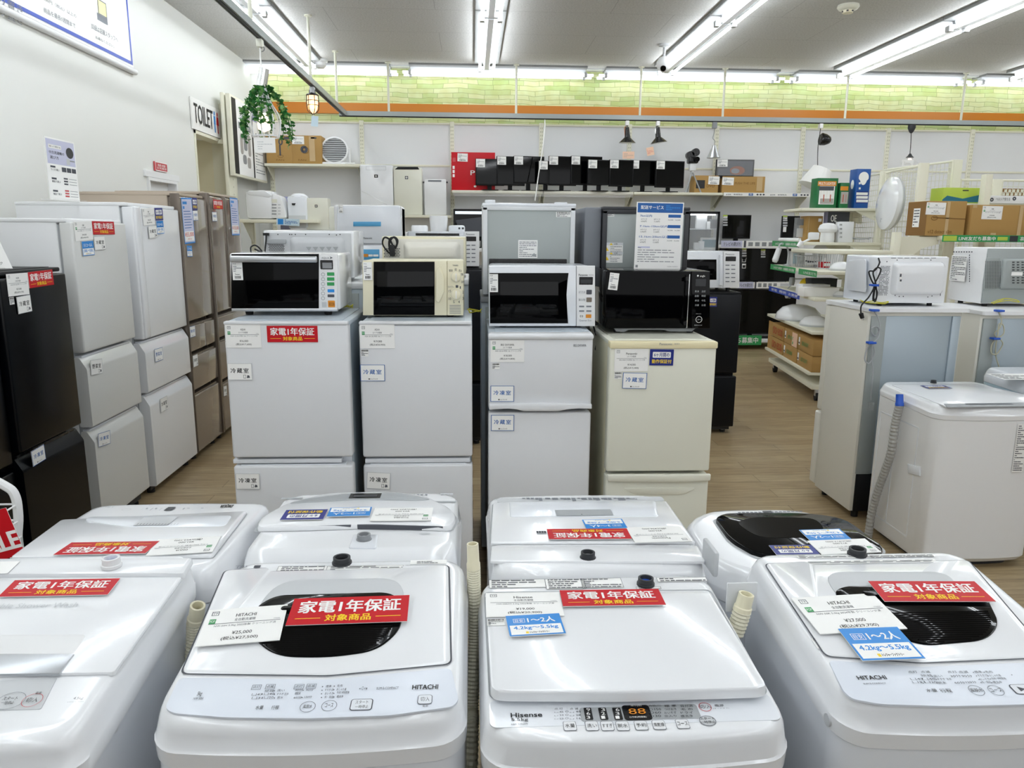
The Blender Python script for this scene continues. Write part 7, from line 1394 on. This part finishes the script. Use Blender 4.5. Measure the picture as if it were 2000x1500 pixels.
for k,(px_,warm) in enumerate(((1225,True),(1285,False))):
    P=lambda a,b: PY(a,b,YB_); x=P(px_,240).x; t=thing('spot_lamp','black shaded spot lamp on the back rail, '+('lit warm' if warm else 'tilted and unlit'),'spot lamp',(x,YB_,2.85),0,'black spot lamps'); plug(x,YB_,ZR,t,'paper')
    a=P(px_,247); b=P(px_+.5,268); m=MB(); m.cyl((x,YB_,ZR-.07),a,.01,'black',8); m.tube([a+V((-.012,0,0)),a+V((-.035,0,-.02)),b+V((-.035,0,.02))],.006,'copper' if warm else 'chrome',6,4); m.build('arm',t)
    m=MB(); m.cyl(a+V((0,0,-.01)),b,.026,'black',14,.04); m.build('lamp_body',t); ax=(.0,.03,-1) if warm else (.16,.03,-1)
    cone(b+V((0,0,.01)),.118,.085,'black',t,ax=ax,inner='ivory'); m=MB(); m.lathe([(.03,0),(.045,.03),(.03,.06),(0,.07)],b,'warm_bulb' if warm else 'soft_bulb',14,V(ax)); m.build('bulb',t)
card(FRONT(YB_-.05),[(1216,296),(1239,296),(1239,310),(1216,310)],lambda f,mb,w,h:(f.rect(mb,(0,0),(w,h),'pink_tag'),lines(f,mb,w*.1,h*.2,w*.9,h*.8,3,'photo_grey',.3,3)),'price_tag','peach price tag under the lit spot lamp','price tag',None,.0)
card(FRONT(YB_-.05),[(1262,289),(1276,286),(1278,302),(1264,305)],lambda f,mb,w,h:(f.rect(mb,(0,0),(w,h),'pink_tag'),lines(f,mb,w*.1,h*.2,w*.9,h*.8,4,'red_soft',.3,4)),'price_tag','tilted pink price tag under the unlit spot lamp','price tag',None,.0)
P=lambda a,b: PY(a,b,YB_)
x=P(1396,240).x; t=thing('pendant_lamp','grey metal cone pendant lamp on the back rail','pendant lamp',(x,YB_,2.7)); MB().box(x-.03,YB_-.03,P(1396,251).z,x+.03,YB_+.03,ZR-.012,'grey',.004).build('rail_plug',t)
m=MB(); m.tube([P(1396,251),P(1394,262),P(1392,270),P(1396,275),P(1395,284)],.004,'grey',6,6); m.ring if 0 else None; m.build('cord',t); cone(P(1395,284),.095,.17,'silver',t)
x=P(1603,243).x; t=thing('pendant_lamp','pendant with black bell canopy and tilted white drum shade','pendant lamp',(x,YB_,2.3)); plug(x,YB_,ZR,t,'paper')
m=MB(); m.tube([P(1603,246),P(1602,256),P(1598,284),P(1597,305),P(1597,326)],.005,'rubber',6,6); m.build('cord',t); m=MB(); m.lathe([(.02,-.02),(.05,.0),(.078,.06),(.085,.12),(.07,.135)],P(1620,274),'black',20,V((-1,0,.12))); m.build('canopy',t)
m=MB(); d=V((-.42,0,-1)).normalized(); m.lathe([(.135,0),(.215,.27)],P(1606,330),'paper',30,d,c0=False,c1=False); m.lathe([(.212,.268),(.132,.002)],P(1606,330),'white_matte',30,d,c0=True,c1=False); m.build('shade',t)
x=P(1781,246).x; t=thing('pendant_lamp','clear glass globe pendant with brown metal cap on the back rail','pendant lamp',(x,YB_,2.5)); m=MB(); m.lathe([(.05,0),(.052,-.04),(.03,-.09),(.012,-.11)],(x,YB_,ZR-.012),'dark_grey',18); m.build('canopy',t)
m=MB(); m.tube([V((x,YB_,ZR-.11)),P(1779,280),P(1777,304)],.005,'rubber',6,5); m.build('cord',t); m=MB(); m.lathe([(.012,.05),(.03,.02),(.05,0),(.05,-.012)],P(1777,307),'dark_grey',18); m.build('cap',t)
m=MB(); m.lathe([(.045,0),(.085,-.03),(.105,-.08),(.095,-.13),(.06,-.17)],P(1777,307),'smoke',26,c0=False,c1=False); m.build('globe',t); m=MB(); m.lathe([(.02,0),(.035,-.05),(.02,-.08),(0,-.085)],P(1777,309),'soft_bulb',14); m.build('bulb',t)
card(FRONT(YB_-.12),[(1762,312),(1784,312),(1784,326),(1761,325)],lambda f,mb,w,h:(f.rect(mb,(0,0),(w,h),'paper'),lines(f,mb,w*.2,h*.2,w*.8,h*.8,3,'photo_grey',.3,4)),'price_tag','white price tag on the glass globe pendant','price tag',None,.0)
wire('white_cable','white cord hanging from the back rail in front of the monitors',[V((P(1064,240).x,YB_,ZR-.012)),PY(1064,250,10.7),PY(1060,290,10.6),PY(1052,340,10.55),PY(1045,392,10.5)],.008,'paper')
# ---------------------------------------------------------------- ceiling devices
q=PZ(1298,87,ZC); t=thing('security_camera','white dome security camera on a ceiling rod','security camera',(q.x,q.y,ZC)); zc_=PY(1298,127,q.y).z
m=MB(); m.lathe([(.075,0),(.07,-.02),(.02,-.035)],q,'light_grey',20); m.cyl(q,(q.x,q.y,zc_+.06),.018,'light_grey',10); m.build('ceiling_rod',t); m=MB(); m.lathe([(.02,.1),(.06,.08),(.085,.04),(.088,0),(.075,-.04),(.04,-.075),(0,-.085)],(q.x,q.y,zc_),'white_matte',24,V((0,.3,1))); m.build('housing',t)
m=MB(); m.lathe([(.036,.06),(.034,.086),(0,.092)],(q.x-.01,q.y,zc_),'black_gloss',20,V((-.1,-.7,-.6))); m.build('lens',t)
q=PZ(1657,10,ZC); t=thing('smoke_detector','cream smoke detector on the ceiling','smoke detector',(q.x,q.y,ZC)); m=MB(); m.lathe([(.10,0),(.105,-.02),(.09,-.04),(.06,-.05)],q,'ivory',28); m.build('base',t); m=MB(); m.lathe([(.055,-.05),(.05,-.075),(0,-.085)],q,'cream',20); 
for k in range(6): an=k*PI/3; m.box(q.x+.05*math.cos(an)-.008,q.y+.05*math.sin(an)-.008,q.z-.068,q.x+.05*math.cos(an)+.008,q.y+.05*math.sin(an)+.008,q.z-.055,'ink_soft')
m.build('sensor_head',t)
q=PZ(625,116,ZC); t=thing('motion_sensor','small white motion sensor on the ceiling beside the left rail','motion sensor',(q.x,q.y,ZC)); m=MB(); m.lathe([(.10,0),(.10,-.03),(.06,-.05)],q,'white_matte',24); m.build('base',t); m=MB(); m.lathe([(.075,-.045),(.075,-.08),(.05,-.11),(0,-.12)],q,'white_matte',22); m.build('eye',t)
# ================================================================ left wall signs
sw=FR((XL+.02,0,0),(0,1,0),(0,0,1),.002)
t=thing('wall_banner','large white banner with blue border at the top of the left wall','banner',(XL,5.6,3.0)); a=sw.uv(261,133); w0=sw.uv(0,20)
u1=a[0]; v0=a[1]; u0=u1-2.6; v1=v0+.85
m=MB(); sw.slab(m,[(u0,v0),(u1,v0),(u1,v1),(u0,v1)],-.012,0,'paper'); sw.frame(m,(u0,v0+.02),(u1-.012,v1-.02),.028,'royal'); bn=m.build('cloth',t)
m=MB(); p0=sw.p(u0-.02,v0-.03,.0); p1=sw.p(u1+.03,v0-.03,.0); m.cyl(p0,p1,.026,'white_matte',14); m.build('bottom_bar',t)
m=MB(); T=lambda s,x0,y0,x1,y1: None
def wt(s,bl,tr,c='ink_soft',b=.0): A=sw.uv(*bl); B=sw.uv(*tr); sw.txt(m,s,A,B,c,b)
wt('3,000円（税込）以上の',(79,-2),(148,28),'ink_grey'); wt('商品を最長1週間まで',(85,24),(146,46),'ink_grey'); wt('詳細は店舗スタッフへ',(178,56),(229,73),'ink_grey'); wt('お尋ねください。',(186,75),(222,88),'ink_grey')
for k in range(2): A=sw.uv(-40,-10+22*k); B=sw.uv(40,-12+22*k); sw.txt(m,'お取り置き',(A[0],A[1]),(B[0],A[1]+.06),'ink_grey')
A=sw.uv(192,27); B=sw.uv(206,7); sw.rect(m,A,B,'pale_yellow'); sw.frame(m,A,B,.008,'ink_grey',.004); A=sw.uv(190,38); B=sw.uv(209,36); sw.rect(m,A,B,'ink_grey')
m.build('lettering',bn)
t=thing('toilet_sign','white TOILET sign with blue and red figures above the passage','sign',(XL,8.4,2.7)); A=sw.uv(377,252); B=sw.uv(431,262); C_=sw.uv(375,189); vlo=(A[1]+B[1])/2-.0; u0,u1=A[0],B[0]; v0=tz1+.005; v1=C_[1]
m=MB(); sw.slab(m,[(u0,v0),(u1,v0),(u1,v1),(u0,v1)],-.015,0,'paper'); bd=m.build('board',t); W_=u1-u0; H_=v1-v0; m=MB(); sw.txt(m,'TOILET',(u0+W_*.07,v0+H_*.22),(u0+W_*.72,v0+H_*.84),'ink',.014)
for cx,cm in ((.79,'blue'),(.9,'red')):
    c=u0+W_*cx; sw.poly(m,ell(c,v0+H_*.79,.022,.026,14),cm); sw.poly(m,[(c-.03,v0+H_*.7),(c+.03,v0+H_*.7),(c+(.028 if cx<.85 else .045),v0+H_*.42),(c+.018,v0+H_*.42),(c+.016,v0+H_*.14),(c-.016,v0+H_*.14),(c-.018,v0+H_*.42),(c-(.028 if cx<.85 else .045),v0+H_*.42)],cm)
m.build('lettering',bd)
A=sw.uv(304,333); B=sw.uv(326,320); m=MB(); sw.slab(m,[A,(B[0],A[1]),B,(A[0],B[1])],-.015,0,'red_soft'); sw.frame(m,A,B,.008,'paper'); sw.txt(m,'禁煙',(A[0]+.05,A[1]+(B[1]-A[1])*.5),(B[0]-.05,B[1]-.02),'paper',.01); sw.txt(m,'火気厳禁',(A[0]+.03,A[1]+.02),(B[0]-.03,A[1]+(B[1]-A[1])*.45),'paper',.01); tag(m.build('wall_sign'),'small red sign with white characters above the white door','sign')
# post and framed poster
XF=-2.86; sf=FR((XF,0,0),(0,1,0),(0,0,1),.002); a=PX(433,180,-2.95); b=PX(449,180,-2.95)
t=thing('wall_post','tall cream slotted post on the left wall beside the passage','post',(-2.99,(a.y+b.y)/2,0)); MB().box(-2.975,a.y,0,-2.93,b.y,a.z,'shelf',.004).build('column',t); MB().box(-3.06,b.y-.12,.3,-2.97,b.y-.04,a.z-.1,'shelf').build('wall_bracket',t); m=MB(); s9=SIDE(-2.93)
for k in range(14): v=1.9+.09*k; s9.rect(m,((a.y+b.y)/2-.012,v),((a.y+b.y)/2+.012,v+.02),'shelf_dark')
m.build('slots',t)
t=thing('framed_poster','cream framed black and white appliance poster near the back left corner','poster',(XF,9.9,2.4)); A=sf.uv(456,342); B=sf.uv(514,205); C_=sf.uv(448,182); u0,u1=C_[0],B[0]; v0,v1=A[1],C_[1]
m=MB(); sf.slab(m,[(u0,v0),(u1,v0),(u1,v1),(u0,v1)],-.05,0,'shelf',.004); fm=m.build('frame',t); W_=u1-u0; H_=v1-v0; m=MB(); R_=lambda x0,y0,x1,y1,c,h=.003: sf.rect(m,(u0+W_*x0,v0+H_*y0),(u0+W_*x1,v0+H_*y1),c,h)
R_(.03,.03,.14,.97,'ink'); R_(.14,.03,.97,.97,'paper'); R_(.56,.03,.6,.97,'ink',.004); R_(.6,.8,.97,.97,'lilac_deep',.004); R_(.18,.62,.52,.7,'grey',.004)
sf.txt(m,'家電',(u0+W_*.22,v0+H_*.74),(u0+W_*.5,v0+H_*.88),'ink_grey',0,.005); sf.txt(m,'Kaden',(u0+W_*.22,v0+H_*.64),(u0+W_*.48,v0+H_*.68),'paper',0,.006)
for x0,y0,x1,y1,c in ((.2,.3,.28,.56,'photo_grey'),(.3,.36,.4,.55,'grey'),(.42,.3,.5,.58,'photo_grey'),(.26,.18,.36,.3,'grey'),(.38,.14,.48,.28,'photo_grey')): sf.poly(m,rr(u0+W_*x0,v0+H_*y0,u0+W_*x1,v0+H_*y1,.04),c,.005)
lines(sf,m,u0+W_*.64,v0+H_*.1,u0+W_*.93,v0+H_*.55,12,'ink_grey',.3,5); sf.poly(m,ell(u0+W_*.69,v0+H_*.6,.05,.05,16),'ink_grey',.005); m.build('print',fm)
for u in (u0+.1,u1-.1): MB().box(-3.06,u-.02,v0+H_*.4,XF-.05,u+.02,v0+H_*.45,'shelf').build('mount',t)
# tall lilac guide board on the fridge
XG=-2.3; sg=FR((XG,0,0),(0,1,0),(0,0,1),.001); q=[sg.uv(*p) for p in ((85,265),(146,279),(158,430),(104,432))]
u0=(q[0][0]+q[3][0])/2; u1=(q[1][0]+q[2][0])/2; v1=(q[0][1]+q[1][1])/2; v0=1.8125
def d_guide(f,mb,w,h):
    f.rect(mb,(0,0),(w,h),'paper'); f.rect(mb,(w*.03,h*.58),(w*.97,h*.975),'lilac',f.e*1.4); R=lambda x0,y0,x1,y1,c,k=1.8: f.rect(mb,(w*x0,h*y0),(w*x1,h*y1),c,f.e*k); T=lambda s,x0,y0,x1,y1,c='ink_soft',b=.008: f.txt(mb,s,(w*x0,h*y0),(w*x1,h*y1),c,b,f.e*2.4)
    R(.1,.83,.52,.89,'paper'); T('知って得する',.13,.845,.49,.875); T('中古洗濯機の',.1,.74,.6,.79); T('選び方',.12,.66,.4,.71)
    f.poly(mb,ell(w*.8,h*.8,w*.13,h*.09,20),'dark_grey',f.e*1.9); R(.66,.6,.78,.7,'light_grey'); R(.78,.66,.95,.68,'grey')
    for j,y in enumerate((.49,.3,.1)):
        R(.1,y+.03,.26,y+.06,'ink_soft'); T('サイズで選ぶ' if j==0 else '機能で選ぶ',.1,y-.02,.38,y+.015)
        for i in range(3):
            if j==0: R(.47+.17*i,y-.02,.62+.17*i,y+.055,'ink_soft')
            else: R(.5,y+.05-.045*i,.64,y+.075-.045*i,'ink_soft' if j==1 else 'red_soft'); R(.68,y+.058-.045*i,.95,y+.065-.045*i,'ink_grey')
m=MB(); fg=FR(sg.p(u0,v0,0),sg.ex,sg.ey,.0008); w_,h_=u1-u0,v1-v0; fg.slab(m,[(0,0),(w_,0),(w_,h_),(0,h_)],-.004,0,'paper'); d_guide(fg,m,w_,h_); m.box(XG-.06,u0+.02,v0-.001,XG+.05,u1-.02,v0+.006,'clear'); tag(m.build('guide_board'),'tall lilac and white washing machine guide board standing on a white fridge','sign board')
# acrylic sign on the black fridge
fs=FR((0,3.45,0),(1,0,0),(0,.25,.97),.001); z_=1.478
a=PY(26,523,3.45); m=MB(); o=V((a.x-.34,3.45,z_)); ff=FR(o,(.96,.28,0),V((0,.3,.95)),.001); ff.slab(m,[(0,0),(.30,0),(.19,.24),(0,.26)],-.004,0,'paper'); lines(ff,m,.05,.12,.16,.2,4,'ink_grey',.3,5); ff.txt(m,'トレファク',(.2,.015),(.26,.03),'ink_soft',.01,.003); m.box(o.x+.0,3.45,z_,o.x+.26,3.56,z_+.004,'clear'); tag(m.build('sign_board'),'leaning white sign on the black fridge at the left edge','sign board')
# white wire rack with red sale sign, bottom left
yk=2.18; t=thing('wire_rack','white wire rack cut off at the lower left edge','wire rack',(-1.55,yk+.15,0)); P=lambda a,b,d=0: PY(a,b,yk)+V((0,d,0))
def tub(pts,r): m=MB(); m.tube(pts,r,'white_matte',9,6); m.build('frame_tube',t)
z0_=0.0
for d in (0,-.3):
    a=P(33,985,d); c=P(8,930,d); e=V((a.x+.035,a.y,z0_)); tub([e,V((a.x+.03,a.y,.5)),P(38,1080,d),P(36,1010,d),P(30,970,d),P(12,950,d),P(-40,930,d),P(-150,925,d)],.013)
    tub([V((a.x-.42,a.y,0)),V((a.x-.42,a.y,P(-150,925,d).z))],.012)
m=MB(); 
for k in range(7):
    z=P(20,985).z-.05*k; m.cyl((P(34,985).x,yk,z),(P(34,985).x,yk-.3,z),.003,'white_matte',5); m.cyl((P(34,985).x,yk,z),(P(34,985).x-.44,yk,z),.003,'white_matte',5)
for k in range(8): m.cyl((P(34,985).x-.06*k,yk,P(20,960).z),(P(34,985).x-.06*k,yk,P(20,985).z-.3),.003,'white_matte',5)
for k in range(5): m.cyl((P(34,985).x,yk-.06*k,P(20,985).z),(P(34,985).x,yk-.06*k,P(20,985).z-.3),.003,'white_matte',5)
m.build('wire_grid',t); MB().box(P(34,985).x-.44,yk-.3,.3,P(34,985).x,yk,.32,'white_matte').build('shelf_board',t)
fk=FRONT(yk-.32); card(fk,[(-62,1012),(22,990),(40,1082),(-45,1105)],lambda f,mb,w,h:(f.rect(mb,(0,0),(w,h),'red'),f.txt(mb,'SALE',(w*.05,h*.16),(w*.98,h*.52),'paper',.04)),'sale_sign','red SALE sign on the wire rack at the lower left','sign',None,.001)
